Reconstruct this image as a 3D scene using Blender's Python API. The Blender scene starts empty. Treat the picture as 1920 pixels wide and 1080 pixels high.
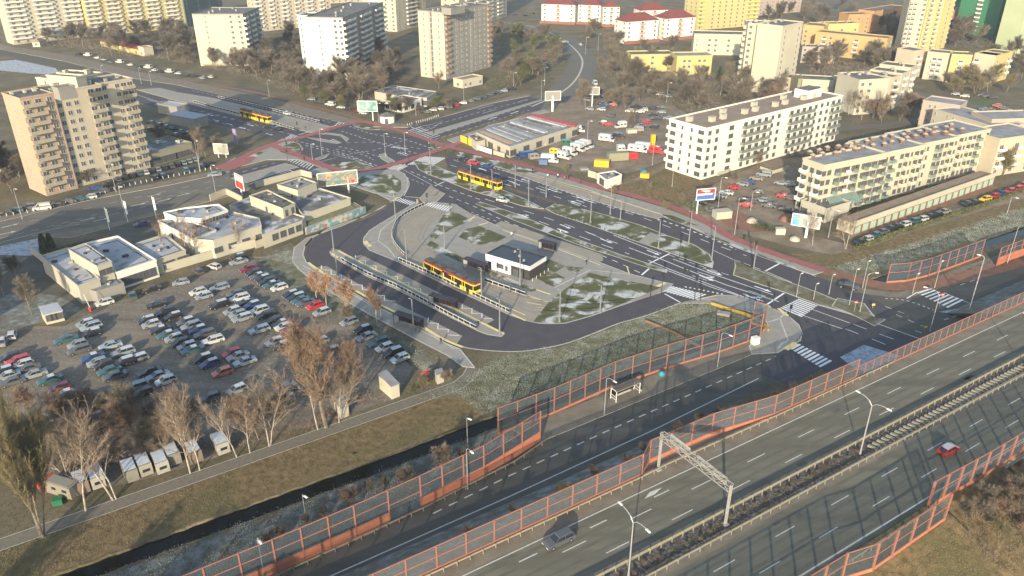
import bpy, bmesh, math, random
from mathutils import Vector, Matrix
from mathutils.geometry import tessellate_polygon
R = math.radians
sc = bpy.context.scene
COL = sc.collection
# ---------------------------------------------------------------- camera
FPX, PITCH, CAMH = 1460.0, R(26.5), 85.0
cam_d = bpy.data.cameras.new("camera"); cam = bpy.data.objects.new("camera", cam_d); COL.objects.link(cam)
cam.location = (0, 0, CAMH); cam.rotation_euler = (R(90) - PITCH, 0, 0)
cam_d.sensor_width = 36.0; cam_d.lens = FPX / 1920 * 36; cam_d.clip_end = 6000; cam_d.clip_start = 1
sc.camera = cam
# ---------------------------------------------------------------- sky, sun, exposure
SUN_EL, SUN_AZ = R(16.5), R(193)        # azimuth of the sun clockwise from +Y
w = bpy.data.worlds.new("World"); sc.world = w; w.use_nodes = True
nt = w.node_tree; bg = nt.nodes['Background']
sky = nt.nodes.new('ShaderNodeTexSky'); sky.sky_type = 'NISHITA'; sky.sun_disc = False
sky.sun_elevation = SUN_EL; sky.sun_rotation = SUN_AZ; sky.air_density = 1.1; sky.dust_density = 1.0; sky.ozone_density = 1.0
nt.links.new(sky.outputs[0], bg.inputs[0]); bg.inputs[1].default_value = 0.15
sd = bpy.data.lights.new("sun", 'SUN'); sd.energy = 4.1; sd.angle = R(0.5); sd.color = (1.0, 0.85, 0.63)
sun = bpy.data.objects.new("sun", sd); COL.objects.link(sun)
sv = Vector((math.sin(SUN_AZ) * math.cos(SUN_EL), math.cos(SUN_AZ) * math.cos(SUN_EL), math.sin(SUN_EL)))
sun.rotation_euler = sv.to_track_quat('Z', 'Y').to_euler(); sun.location = sv * 300
sc.view_settings.view_transform = 'Standard'; sc.view_settings.look = 'None'
sc.view_settings.exposure = 1.12; sc.view_settings.gamma = 1
sc.cycles.max_bounces = 5; sc.cycles.transparent_max_bounces = 16; sc.cycles.volume_bounces = 0
sc.cycles.diffuse_bounces = 2; sc.cycles.glossy_bounces = 2

# ---------------------------------------------------------------- pixel of the survey photograph -> point on the plane z = h
CP, SP = math.cos(PITCH), math.sin(PITCH)
def P(px, py, h=0.0):
    x = (px - 960) / FPX; v = (py - 540) / FPX
    t = (h - CAMH) / (-SP - v * CP)
    return Vector((x * t, (CP - v * SP) * t, h))
def ZD(p): return p.y * CP + (CAMH - p.z) * SP
def PW(s, h=0.0):
    """'x,y x,y ...' -> world points"""
    return [P(float(a.split(',')[0]), float(a.split(',')[1]), h) for a in s.split()]
# ---------------------------------------------------------------- tagging
def tag(o, label=None, cat=None, group=None, kind=None):
    if label: o['label'] = label
    if cat: o['category'] = cat
    if group: o['group'] = group
    if kind: o['kind'] = kind
    return o
def thing(name, label, cat, loc=(0, 0, 0), rz=0, group=None):
    o = bpy.data.objects.new(name, None); COL.objects.link(o)
    o.empty_display_size = 0.5; o.location = loc; o.rotation_euler = (0, 0, rz)
    return tag(o, label, cat, group)
def dup(root, loc, rz, label=None, group=None, scale=None, matmap=None):
    r = root.copy(); COL.objects.link(r); r.location = loc; r.rotation_euler = (0, 0, rz)
    if label: r['label'] = label
    if group: r['group'] = group
    if scale: r.scale = scale
    for ch in list(root.children):
        c = ch.copy(); COL.objects.link(c); c.parent = r
        for g in ch.children:
            d = g.copy(); COL.objects.link(d); d.parent = c
    return r
def put(name, me, parent, loc=(0, 0, 0), rz=0.0):
    o = bpy.data.objects.new(name, me); COL.objects.link(o); o.location = loc; o.rotation_euler = (0, 0, rz)
    if parent: o.parent = parent
    return o
# ---------------------------------------------------------------- mesh builder
class MB:
    def __init__(s): s.v = []; s.f = []; s.m = []; s.k = 0
    def mat(s, k): s.k = k; return s
    def face(s, pts):
        n = len(s.v); s.v += [tuple(p) for p in pts]; s.f.append(tuple(range(n, n + len(pts)))); s.m.append(s.k)
    def box(s, c, d, rz=0.0, taper=1.0, tx=None):
        cx, cy, cz = c; hx, hy, hz = d[0] / 2, d[1] / 2, d[2] / 2
        ca, sa = math.cos(rz), math.sin(rz); n = len(s.v)
        for z in (-hz, hz):
            t = taper if z > 0 else 1.0; t2 = (tx if tx is not None else t) if z > 0 else 1.0
            for x, y in ((-hx, -hy), (hx, -hy), (hx, hy), (-hx, hy)):
                X, Y = x * t2, y * t
                s.v.append((cx + X * ca - Y * sa, cy + X * sa + Y * ca, cz + z))
        for q in ((3, 2, 1, 0), (4, 5, 6, 7), (0, 1, 5, 4), (1, 2, 6, 5), (2, 3, 7, 6), (3, 0, 4, 7)):
            s.f.append(tuple(n + i for i in q)); s.m.append(s.k)
        return s
    def tube(s, p0, p1, r0, r1=None, n=6, cap=True):
        p0 = Vector(p0); p1 = Vector(p1); r1 = r0 if r1 is None else r1
        d = (p1 - p0); L = d.length
        if L < 1e-6: return s
        d /= L; a = d.orthogonal().normalized(); b = d.cross(a); k = len(s.v)
        for p, r in ((p0, r0), (p1, r1)):
            for i in range(n):
                t = 2 * math.pi * i / n; s.v.append(tuple(p + a * (r * math.cos(t)) + b * (r * math.sin(t))))
        for i in range(n):
            j = (i + 1) % n; s.f.append((k + i, k + j, k + n + j, k + n + i)); s.m.append(s.k)
        if cap: s.f.append(tuple(k + n + i for i in range(n))); s.m.append(s.k); s.f.append(tuple(k + n - 1 - i for i in range(n))); s.m.append(s.k)
        return s
    def path(s, pts, r, n=6):
        for a, b in zip(pts, pts[1:]): s.tube(a, b, r, r, n)
        return s
    def prism(s, poly, z0, z1, top=True, bottom=False, sides=True, side_k=None):
        poly = [(p[0], p[1]) for p in poly]
        A = sum(a[0] * b[1] - b[0] * a[1] for a, b in zip(poly, poly[1:] + poly[:1]))
        if A < 0: poly = poly[::-1]
        n = len(poly); k = len(s.v)
        s.v += [(x, y, z0) for x, y in poly] + [(x, y, z1) for x, y in poly]
        if sides:
            for i in range(n):
                j = (i + 1) % n; s.f.append((k + i, k + j, k + n + j, k + n + i)); s.m.append(s.k if side_k is None else side_k)
        if top or bottom:
            for t in tessellate_polygon([[Vector((x, y, 0)) for x, y in poly]]):
                a, b, c = t
                pa, pb, pc = poly[a], poly[b], poly[c]
                if (pb[0] - pa[0]) * (pc[1] - pa[1]) - (pb[1] - pa[1]) * (pc[0] - pa[0]) < 0: b, c = c, b
                if top: s.f.append((k + n + a, k + n + b, k + n + c)); s.m.append(s.k)
                if bottom: s.f.append((k + c, k + b, k + a)); s.m.append(s.k)
        return s
    def ribbon(s, pts, wd, z=None, off=0.0):
        """flat strip along a polyline, wd wide, shifted off to the left"""
        pts = [Vector(p) for p in pts]; L = []; n = len(pts)
        for i, p in enumerate(pts):
            a = pts[max(i - 1, 0)]; b = pts[min(i + 1, n - 1)]
            d = (b - a); d.z = 0
            d.normalize(); nn = Vector((-d.y, d.x, 0)); L.append((p + nn * (off + wd / 2), p + nn * (off - wd / 2)))
        for (a, b), (c, d) in zip(L, L[1:]):
            q = [b, d, c, a]
            if z is not None: q = [(p.x, p.y, z) for p in q]
            s.face(q)
        return s
    def mesh(s, name, mats, smooth=False):
        me = bpy.data.meshes.new(name); me.from_pydata(s.v, [], s.f); 
        for m in (mats if isinstance(mats, (list, tuple)) else [mats]): me.materials.append(m)
        me.polygons.foreach_set('material_index', s.m)
        if smooth: me.polygons.foreach_set('use_smooth', [True] * len(s.f))
        me.update(); return me
    def build(s, name, mats, parent=None, loc=(0, 0, 0), rz=0.0, smooth=False):
        return put(name, s.mesh(name, mats, smooth), parent, loc, rz)
def struct(name, mb, mats): return tag(mb.build(name, mats), kind='structure')
# ---------------------------------------------------------------- materials
def ramp_mat(name, stops, scale=1.0, detail=5.0, rough=0.9, bump=0.0, scale2=None, mix2=None, w2=0.5, distort=0.0, spec=0.3, stretch=None, bscale=None, metal=0.0):
    m = bpy.data.materials.new(name); m.use_nodes = True; t = m.node_tree; b = t.nodes['Principled BSDF']
    b.inputs['Roughness'].default_value = rough; b.inputs['Specular IOR Level'].default_value = spec; b.inputs['Metallic'].default_value = metal
    tc = t.nodes.new('ShaderNodeTexCoord'); src = tc.outputs['Object']
    if stretch:
        mp = t.nodes.new('ShaderNodeMapping'); mp.inputs['Rotation'].default_value = (0, 0, stretch[0]); mp.inputs['Scale'].default_value = stretch[1]
        t.links.new(src, mp.inputs[0]); src = mp.outputs[0]
    n = t.nodes.new('ShaderNodeTexNoise'); n.inputs['Scale'].default_value = scale; n.inputs['Detail'].default_value = detail; n.inputs['Distortion'].default_value = distort
    t.links.new(src, n.inputs['Vector'])
    cr = t.nodes.new('ShaderNodeValToRGB'); e = cr.color_ramp.elements
    while len(e) < len(stops): e.new(0.5)
    for i, (p, c) in enumerate(stops): e[i].position = p; e[i].color = (*c, 1)
    t.links.new(n.outputs[0], cr.inputs[0]); out = cr.outputs[0]
    if mix2:
        n2 = t.nodes.new('ShaderNodeTexNoise'); n2.inputs['Scale'].default_value = scale2; n2.inputs['Detail'].default_value = 6
        t.links.new(tc.outputs['Object'], n2.inputs['Vector'])
        c2 = t.nodes.new('ShaderNodeValToRGB'); c2.color_ramp.elements[0].position = mix2[0]; c2.color_ramp.elements[1].position = mix2[1]
        t.links.new(n2.outputs[0], c2.inputs[0])
        mx = t.nodes.new('ShaderNodeMix'); mx.data_type = 'RGBA'; mx.inputs['B'].default_value = (*mix2[2], 1)
        mm = t.nodes.new('ShaderNodeMath'); mm.operation = 'MULTIPLY'; mm.inputs[1].default_value = w2
        t.links.new(c2.outputs[0], mm.inputs[0]); t.links.new(mm.outputs[0], mx.inputs['Factor']); t.links.new(out, mx.inputs['A']); out = mx.outputs['Result']
    t.links.new(out, b.inputs['Base Color'])
    if bump:
        bp = t.nodes.new('ShaderNodeBump'); bp.inputs['Strength'].default_value = 1.0; bp.inputs['Distance'].default_value = bump
        n3 = t.nodes.new('ShaderNodeTexNoise'); n3.inputs['Scale'].default_value = bscale or scale * 4; n3.inputs['Detail'].default_value = 4
        t.links.new(tc.outputs['Object'], n3.inputs['Vector']); t.links.new(n3.outputs[0], bp.inputs['Height']); t.links.new(bp.outputs[0], b.inputs['Normal'])
    return m
def g(c, k): return tuple(max(0, x * k) for x in c)
def plain(name, c, rough=0.8, var=0.12, scale=0.8, metal=0.0, spec=0.3, bump=0.0):
    return ramp_mat(name, [(0.3, g(c, 1 - var)), (0.7, g(c, 1 + var))], scale, 4, rough, bump, spec=spec, metal=metal)
def glassy(name, c, rough=0.08, coat=0.0):
    m = bpy.data.materials.new(name); m.use_nodes = True; b = m.node_tree.nodes['Principled BSDF']
    b.inputs['Base Color'].default_value = (*c, 1); b.inputs['Roughness'].default_value = rough; b.inputs['Specular IOR Level'].default_value = 0.6
    if coat: b.inputs['Coat Weight'].default_value = coat
    return m
M = {}
M['winter_grass'] = ramp_mat('winter_grass', [(0.3, (0.085, 0.072, 0.042)), (0.5, (0.135, 0.108, 0.068)), (0.68, (0.185, 0.15, 0.10))], 0.09, 8, 0.95, 0.12, scale2=1.3, mix2=(0.45, 0.62, (0.06, 0.068, 0.022)), w2=0.6, bscale=5)
M['frost_grass'] = ramp_mat('frost_grass', [(0.30, (0.08, 0.078, 0.035)), (0.45, (0.125, 0.118, 0.065)), (0.58, (0.17, 0.17, 0.125)), (0.72, (0.23, 0.24, 0.21))], 0.5, 10, 0.95, 0.05, scale2=0.16, mix2=(0.46, 0.62, (0.115, 0.09, 0.042)), w2=0.6, bscale=9)
M['frost_shade'] = ramp_mat('frost_shade', [(0.30, (0.09, 0.092, 0.065)), (0.5, (0.15, 0.16, 0.14)), (0.68, (0.24, 0.26, 0.26))], 0.6, 10, 0.95, 0.05, scale2=0.25, mix2=(0.45, 0.65, (0.12, 0.095, 0.06)), w2=0.7, bscale=9)
M['median_soil'] = ramp_mat('median_soil', [(0.36, (0.05, 0.045, 0.035)), (0.52, (0.10, 0.085, 0.065)), (0.66, (0.17, 0.18, 0.19))], 2.2, 9, 0.95, 0.10, scale2=0.3, mix2=(0.5, 0.65, (0.075, 0.06, 0.045)), w2=0.8, bscale=7)
M['brown_grass'] = ramp_mat('brown_grass', [(0.3, (0.085, 0.066, 0.032)), (0.5, (0.17, 0.12, 0.058)), (0.72, (0.245, 0.175, 0.09))], 0.9, 10, 0.95, 0.16, scale2=0.09, mix2=(0.48, 0.64, (0.10, 0.098, 0.04)), w2=0.65, bscale=7)
M['snowy_grass'] = ramp_mat('snowy_grass', [(0.30, (0.06, 0.063, 0.025)), (0.49, (0.095, 0.10, 0.045)), (0.54, (0.20, 0.20, 0.15)), (0.60, (0.46, 0.47, 0.46))], 0.22, 9, 0.95, 0.06, bscale=6, distort=0.6, scale2=3.0, mix2=(0.5, 0.62, (0.075, 0.08, 0.03)), w2=0.45)
M['snow'] = ramp_mat('snow', [(0.35, (0.20, 0.225, 0.25)), (0.55, (0.36, 0.40, 0.44))], 0.7, 8, 0.9, 0.05, scale2=2.5, mix2=(0.56, 0.66, (0.12, 0.11, 0.08)), w2=0.5)
M['dirt'] = ramp_mat('dirt', [(0.3, (0.10, 0.085, 0.062)), (0.5, (0.155, 0.13, 0.095)), (0.7, (0.21, 0.175, 0.13))], 0.10, 10, 0.95, 0.05, scale2=1.6, mix2=(0.52, 0.68, (0.25, 0.26, 0.275)), w2=0.6, bscale=3, stretch=(R(-38), (.35, 2.4, 1)))
M['dirt_dry'] = ramp_mat('dirt_dry', [(0.3, (0.15, 0.118, 0.08)), (0.5, (0.20, 0.158, 0.112)), (0.7, (0.26, 0.21, 0.155))], 0.15, 9, 0.95, 0.03, scale2=0.5, mix2=(0.5, 0.7, (0.12, 0.105, 0.065)), w2=0.6, bscale=3)
M['new_asphalt'] = ramp_mat('new_asphalt', [(0.3, (0.055, 0.051, 0.056)), (0.7, (0.070, 0.065, 0.071))], 0.3, 8, 0.85, 0.01, scale2=9, mix2=(0.4, 0.7, (0.085, 0.078, 0.09)), w2=0.4, bscale=20)
M['old_asphalt'] = ramp_mat('old_asphalt', [(0.34, (0.098, 0.092, 0.07)), (0.5, (0.132, 0.125, 0.094)), (0.66, (0.155, 0.146, 0.112))], 0.22, 10, 0.9, 0.01, scale2=1.1, mix2=(0.5, 0.75, (0.115, 0.11, 0.092)), w2=0.4, bscale=14, stretch=(R(-32), (0.18, 1.6, 1)))
M['side_asphalt'] = ramp_mat('side_asphalt', [(0.3, (0.06, 0.058, 0.05)), (0.7, (0.10, 0.095, 0.08))], 0.2, 8, 0.9, 0.01, scale2=5, mix2=(0.45, 0.7, (0.11, 0.10, 0.085)), w2=0.4, bscale=14, stretch=(R(-35), (0.15, 1.6, 1)))
M['street_asphalt'] = ramp_mat('street_asphalt', [(0.3, (0.105, 0.098, 0.08)), (0.7, (0.145, 0.135, 0.11))], 0.16, 8, 0.9, 0.01, stretch=(R(-25), (0.2, 1.4, 1)), scale2=3, mix2=(0.5, 0.7, (0.09, 0.085, 0.075)), w2=0.4)
M['paving'] = ramp_mat('paving', [(0.3, (0.24, 0.226, 0.198)), (0.7, (0.30, 0.283, 0.248))], 0.5, 8, 0.9, 0.01, scale2=4, mix2=(0.45, 0.7, (0.20, 0.184, 0.155)), w2=0.5, bscale=10)
M['paving_warm'] = ramp_mat('paving_warm', [(0.3, (0.245, 0.218, 0.172)), (0.7, (0.30, 0.268, 0.21))], 0.4, 8, 0.9, 0.01, scale2=5, mix2=(0.45, 0.7, (0.20, 0.19, 0.17)), w2=0.5, bscale=10)
M['paving_old'] = ramp_mat('paving_old', [(0.3, (0.14, 0.12, 0.09)), (0.7, (0.21, 0.18, 0.14))], 0.4, 8, 0.95, 0.02, scale2=3, mix2=(0.5, 0.7, (0.12, 0.11, 0.08)), w2=0.6, bscale=8)
M['kerb'] = plain('kerb', (0.42, 0.40, 0.35), 0.85, 0.15, 3)
M['red_path'] = ramp_mat('red_path', [(0.3, (0.25, 0.085, 0.08)), (0.7, (0.31, 0.115, 0.108))], 0.5, 8, 0.85, scale2=4, mix2=(0.5, 0.7, (0.24, 0.10, 0.09)), w2=0.5)
M['red_old'] = ramp_mat('red_old', [(0.3, (0.17, 0.085, 0.055)), (0.7, (0.25, 0.13, 0.085))], 0.5, 8, 0.9, scale2=4, mix2=(0.5, 0.7, (0.18, 0.13, 0.09)), w2=0.5)
M['paint'] = ramp_mat('road_paint', [(0.3, (0.62, 0.62, 0.60)), (0.6, (0.74, 0.74, 0.72))], 2, 6, 0.8, scale2=6, mix2=(0.58, 0.68, (0.42, 0.42, 0.41)), w2=0.5)
M['paint_worn'] = ramp_mat('worn_road_paint', [(0.3, (0.40, 0.40, 0.36)), (0.6, (0.52, 0.52, 0.47))], 2, 6, 0.8, scale2=6, mix2=(0.5, 0.65, (0.25, 0.25, 0.22)), w2=0.5)
M['yellow_tactile'] = plain('yellow_tactile', (0.66, 0.54, 0.24), 0.85, 0.1, 3)
M['rail'] = plain('rail_steel', (0.10, 0.095, 0.09), 0.5, 0.2, 2, metal=0.3)
M['water'] = glassy('water', (0.004, 0.006, 0.005), 0.12); M['water'].node_tree.nodes['Principled BSDF'].inputs['Specular IOR Level'].default_value = .12
M['steel'] = plain('galvanised_steel', (0.36, 0.37, 0.37), 0.5, 0.12, 2, metal=0.4)
M['steel_dk'] = plain('dark_steel', (0.035, 0.036, 0.04), 0.5, 0.2, 2)
M['white_metal'] = plain('white_metal', (0.62, 0.62, 0.58), 0.5, 0.08, 2)
M['concrete'] = ramp_mat('concrete', [(0.3, (0.24, 0.23, 0.20)), (0.7, (0.34, 0.325, 0.28))], 0.6, 8, 0.9, 0.01, scale2=0.25, mix2=(0.5, 0.7, (0.20, 0.185, 0.155)), w2=0.6)
M['black'] = plain('black_paint', (0.02, 0.02, 0.022), 0.5)
M['glass'] = glassy('window_glass', (0.07, 0.078, 0.085), 0.15)
M['white'] = plain('white_paint', (0.70, 0.69, 0.65), 0.7, 0.06)

def poly(name, s, z, mat, z0=None, kerb=False):
    pts = PW(s) if isinstance(s, str) else s
    mb = MB()
    if z0 is None: mb.prism(pts, z - 0.01, z, sides=False)
    else: mb.mat(0).prism(pts, z0, z, side_k=1)
    if kerb:
        mb.mat(1); c = pts + [pts[0], pts[1]]
        mb.ribbon(c, 0.32, z + 0.006)
    return struct(name, mb, [mat, M['kerb']] if (z0 is not None or kerb) else mat)
def smooth(pts, k=5):
    if isinstance(pts, str): pts = PW(pts)
    out = []; n = len(pts)
    for i in range(n - 1):
        a, b, c, d = pts[max(i - 1, 0)], pts[i], pts[i + 1], pts[min(i + 2, n - 1)]
        for j in range(k):
            t = j / k
            out.append(0.5 * ((2 * b) + (c - a) * t + (2 * a - 5 * b + 4 * c - d) * t * t + (3 * b - a - 3 * c + d) * t ** 3))
    out.append(pts[-1]); return out
def dashes(mb, pts, on, gap, wd, z=None, start=0.0):
    pts = [Vector(p) for p in pts]; d = -start
    for a, b in zip(pts, pts[1:]):
        L = (b - a).length; u = (b - a) / max(L, 1e-6); t = 0.0
        while t < L:
            ph = (d + t) % (on + gap)
            if ph < on:
                e = min(L, t + on - ph); mb.ribbon([a + u * t, a + u * e], wd, z); t = e + 1e-4
            else: t += on + gap - ph + 1e-4
        d += L
    return mb
# ================================================================= GROUND
HA, GA = R(32.1), R(33.0)
def HW(a, c, z=5.0): return Vector((a * math.cos(HA) - c * math.sin(HA), a * math.sin(HA) + c * math.cos(HA), z))
def GR(a, c, z=0.0): return Vector((a * math.cos(GA) - c * math.sin(GA), a * math.sin(GA) + c * math.cos(GA), z))
HZ = 5.0
CN = [(-400, 105), (-150, 103), (-10, 102.3), (37, 101), (134, 100.2), (173, 98.3), (235, 96), (420, 90), (900, 80)]
cn = [GR(a, c) for a, c in CN]; cs_ = [GR(a, c - 3.6) for a, c in CN]
def rag(pts, amp, step=1.3, seed=1):
    rr = random.Random(seed); out = []
    for a, b in zip(pts, pts[1:]):
        L = (b - a).length
        if L > 320: out.append(a); continue
        n = max(1, int(L / step)); u = (b - a) / L; nn = Vector((-u.y, u.x, 0))
        for i in range(n): out.append(a + u * (L * i / n) + nn * rr.uniform(-amp, amp))
    out.append(pts[-1]); return out
cnr, csr = rag(cn, 0.16, 1.3, 3), rag(cs_, 0.14, 1.3, 5)
mb = MB(); mb.prism(cnr + [Vector((2100, 1100, 0)), Vector((2100, 2550, 0)), Vector((-2100, 2550, 0)), Vector((-2100, -250, 0))], -1, 0, sides=False)
mb.prism(csr[::-1] + [Vector((-2100, -255, 0)), Vector((-2100, -780, 0)), Vector((2100, -780, 0)), Vector((2100, 1000, 0))], -1, 0, sides=False)
for a, b, k in ((cnr, 1, -1), (csr, 1, 1)):
    for p, q in zip(a, a[1:]):
        o = GR(0, 0.25 * k) ; mb.face([p, q, (q.x + o.x, q.y + o.y, -1.1), (p.x + o.x, p.y + o.y, -1.1)])
struct('ground', mb, M['winter_grass'])
mb = MB(); mb.prism([p + GR(0, .3) for p in cn] + [p - GR(0, .3) for p in cs_[::-1]], -.5, -0.38, sides=False); struct('canal_water', mb, M['water'])
mb = MB(); mb.face([GR(134, 101.5, .003), GR(134, 95.5, .003), GR(171, 94, .003), GR(171, 99.8, .003)]); struct('culvert_cover', mb, M['winter_grass'])

# ---- grass fields with their own look
poly('near_bank_grass', [GR(-60, 113), GR(64, 113), GR(66, 102), GR(62, 101.3), GR(37, 101.3), GR(-10, 102.6), GR(-60, 102.9)], .004, M['brown_grass'])
poly('far_bank_grass', '775,745 850,725 885,700 960,662 1060,648 1160,610 1270,570 1345,566 1430,590 1425,594 1040,744 952,770 900,778 870,745', .005, M['frost_grass'])
poly('frosted_strip', [GR(-60, 98.9), GR(37, 97.0), GR(60, 96.7), GR(62, 90), GR(50, 87), GR(16, 85.4), GR(-60, 84.6)], .005, M['frost_shade'])
poly('barrier_backfill', [GR(60, 96.3), GR(134, 96.3), GR(131, 95.4), GR(121, 93.8), GR(99, 95.4), GR(60, 95.2)], .006, M['frost_shade'])
poly('verge_by_parking', '560,575 600,590 640,600 700,640 745,660 790,690 835,700 870,728 850,738 800,700 775,690 745,650 700,590 690,565 640,545 585,520 572,480 545,455 500,478 470,500 530,530', .004, M['frost_grass'])
poly('snowy_verge', '0,455 60,442 100,455 62,480 0,478', .012, M['snow'])
poly('avenue_snow_strip', '-60,120 30,112 105,128 112,140 60,138 0,132', .012, M['snow'])
poly('snowy_field', '0,480 62,482 130,560 160,590 75,605 0,625', .008, M['frost_shade'])
poly('barred_lane', '0,560 30,545 110,555 175,590 205,575 95,480 60,478 20,505 0,520', .014, M['side_asphalt'])
poly('right_verge', '1560,500 1920,385 1920,425 1640,512 1600,520 1545,500', .006, M['frost_grass'])
poly('right_verge_dry', '1480,475 1540,478 1920,366 1920,392 1600,492 1545,498', .0065, M['brown_grass'])
poly('snow_by_viaduct', '1575,670 1620,647 1690,668 1640,705 1600,690', .05, M['snow'])
poly('snow_under_barrier', '1760,585 1820,575 1920,540 1920,590 1850,600', .05, M['snow'])
poly('allotment_field', '1180,330 1255,300 1330,345 1350,375 1320,415 1240,385 1150,350', .006, M['brown_grass'])
# ---- parking lots
poly('gravel_car_park', '-120,640 60,612 120,612 190,575 250,556 330,536 420,498 462,480 500,500 520,520 560,552 600,575 640,598 690,628 745,660 775,690 760,715 735,750 700,760 620,790 520,815 400,860 250,905 100,930 0,900 -150,860', .012, M['dirt'])
poly('dirt_yard', '885,255 945,232 1020,190 1060,178 1150,165 1250,190 1290,215 1250,260 1252,300 1190,322 1140,330 1060,318 1000,300 930,275', .012, M['dirt_dry'])
poly('flats_yard', '1255,398 1300,375 1340,345 1440,300 1560,290 1530,330 1500,400 1510,440 1600,460 1700,425 1830,378 1920,350 1920,372 1700,438 1640,460 1560,478 1480,462 1400,440 1330,425 1290,410', .012, M['dirt_dry'])
poly('garage_forecourt', '1595,455 1870,360 1920,342 1920,354 1820,384 1700,420 1620,452', .025, M['street_asphalt'])
poly('garage_brick_strip', '1600,432 1860,345 1872,352 1612,444', .03, M['red_old'])
poly('rust_leaf_patch', '1340,402 1380,392 1420,415 1450,430 1410,436 1365,425', .02, M['red_old'])
poly('school_green', '1790,190 1850,180 1920,215 1920,240 1850,230', .01, plain('lawn', (0.09, 0.105, 0.035)))
poly('tower_lawn', '55,350 150,318 190,330 120,352 60,368', .012, plain('lawn', (0.085, 0.085, 0.03)))
poly('green_strip', '425,365 470,350 520,360 440,385', .011, M['winter_grass'])
poly('street_car_park', '-20,398 60,383 110,372 175,350 250,336 330,315 370,305 395,300 400,312 330,330 240,358 170,377 100,395 0,418', .02, M['side_asphalt'])
poly('showroom_court', '205,424 262,411 300,432 240,462 205,440', .024, M['side_asphalt'])
# ---- old roads
poly('left_street', '-200,455 0,417 175,375 325,347 432,322 463,342 467,351 435,357 400,368 275,400 230,415 120,437 0,462 -200,520', .03, M['street_asphalt'])
poly('left_street_pavement', '-200,438 0,402 170,368 325,337 430,315 432,322 325,346 175,374 0,416 -200,454', .10, M['paving_old'], 0)
poly('lower_street_pavement', '60,442 120,437 230,414 275,400 400,368 440,357 470,351 470,356 440,364 410,373 300,402 262,410 230,421 130,446', .094, M['paving_old'], 0)
poly('avenue_far', '-200,83 0,93 120,116 250,148 330,160 480,194 478,201 340,170 250,160 110,127 0,103 -200,92', .03, M['side_asphalt'])
poly('avenue_far_pavement', '-200,76 0,84 130,104 260,135 340,150 480,178 560,197 640,218 680,228 655,233 560,212 480,193 330,159 250,147 120,115 0,92 -200,82', .07, M['paving_old'], 0)
poly('avenue_near_lane', '253,170 330,190 420,212 500,232 600,255 560,262 545,265 500,258 440,240 400,232 300,205 255,190', .035, M['new_asphalt'])
poly('avenue_north_lane', '400,166 480,184 560,205 640,226 622,236 560,222 480,202 330,172 330,166', .036, M['new_asphalt'])
poly('tram_median', '328,172 400,184 480,203 620,237 600,252 500,231 420,211 330,189 255,168 300,165', .10, M['paving'], 0)
poly('tram_bed', '372,185 440,200 480,208 610,240 598,248 490,226 420,209 365,194', .112, M['paving_warm'])
poly('north_bus_park', '430,166 450,160 500,172 510,182 490,184 450,176', .03, M['side_asphalt'])
# the road curving away north
rd = smooth('985,205 1020,190 1050,175 1075,155 1090,130 1090,108 1070,85 1045,68 1005,52 960,44 900,40', 5)
mb = MB(); mb.ribbon(rd, 17, .03); struct('north_street', mb, M['street_asphalt'])
mb = MB(); mb.ribbon(rd[2:], 1.0, .10); struct('north_street_kerb_median', mb, M['kerb'])
mb = MB(); mb.ribbon(smooth('1085,100 1120,92 1180,88 1240,92 1290,100', 4), 8, .028); struct('side_street', mb, M['street_asphalt'])
mb = MB(); mb.ribbon(smooth('560,-20 540,10 520,40 500,60 470,80', 4), 7, .03); mb.ribbon(smooth('1920,225 1870,215 1800,190 1720,175 1650,180', 4), 6, .03); mb.ribbon(smooth('1440,262 1540,245 1640,235 1750,225', 4), 6, .03); struct('estate_lanes', mb, M['street_asphalt'])
# ---- new roads
J = '543,265 560,258 600,246 658,234 690,242 730,247 775,257 806,264 806,276 826,284 770,302 727,309 700,316 660,306 613,310 590,303 560,292 571,281 563,268'
poly('junction_asphalt', J, .045, M['new_asphalt'])
poly('north_east_road_out', '795,252 1012,188 1022,192 1012,207 960,218 880,240 832,254 812,262', .044, M['new_asphalt'])
poly('north_east_road_in', '764,240 843,217 927,194 993,181 1012,187 795,250 780,256', .043, M['new_asphalt'])
poly('south_west_road_out', '430,322 517,302 533,306 545,316 463,342 432,334', .046, M['new_asphalt'])
poly('south_west_road_in', '463,342 540,312 590,300 613,308 600,315 560,326 467,352', .047, M['new_asphalt'])
poly('main_carriageway', '728,308 775,301 800,328 835,340 880,358 930,372 977,387 1040,402 1107,424 1190,453 1233,467 1273,482 1337,504 1373,516 1417,532 1472,550 1532,572 1595,590 1652,610 1727,637 1790,668 1700,700 1640,715 1560,705 1540,692 1480,722 1420,700 1440,688 1458,664 1470,657 1491,645 1500,630 1504,618 1497,608 1479,593 1452,580 1427,568 1389,555 1347,553 1300,562 1277,569 1235,548 1262,532 1235,528 1180,514 1122,492 940,428 927,422 888,403 857,384 818,378 835,363 807,348 787,372 752,372 765,355 767,345 763,333 745,318', .048, M['new_asphalt'])
poly('link_road', '1338,493 1337,505 1373,517 1376,498 1377,487 1330,470', .049, M['new_asphalt'])
poly('north_carriageway', '835,300 850,291 870,297 940,316 1023,346 1107,374 1190,399 1232,411 1238,407 1283,422 1317,437 1350,452 1400,472 1450,490 1483,502 1527,518 1600,540 1640,560 1680,590 1650,602 1550,560 1485,530 1440,511 1377,487 1338,474 1300,457 1250,440 1207,423 1140,403 1090,390 1040,377 990,362 940,347 880,330 840,315', .047, M['new_asphalt'])
poly('roundabout_asphalt', '1560,548 1600,542 1640,545 1660,555 1720,558 1760,548 1920,480 1920,530 1850,560 1810,582 1790,610 1760,640 1727,640 1652,612 1640,590 1600,570', .042, M['side_asphalt'])
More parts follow.
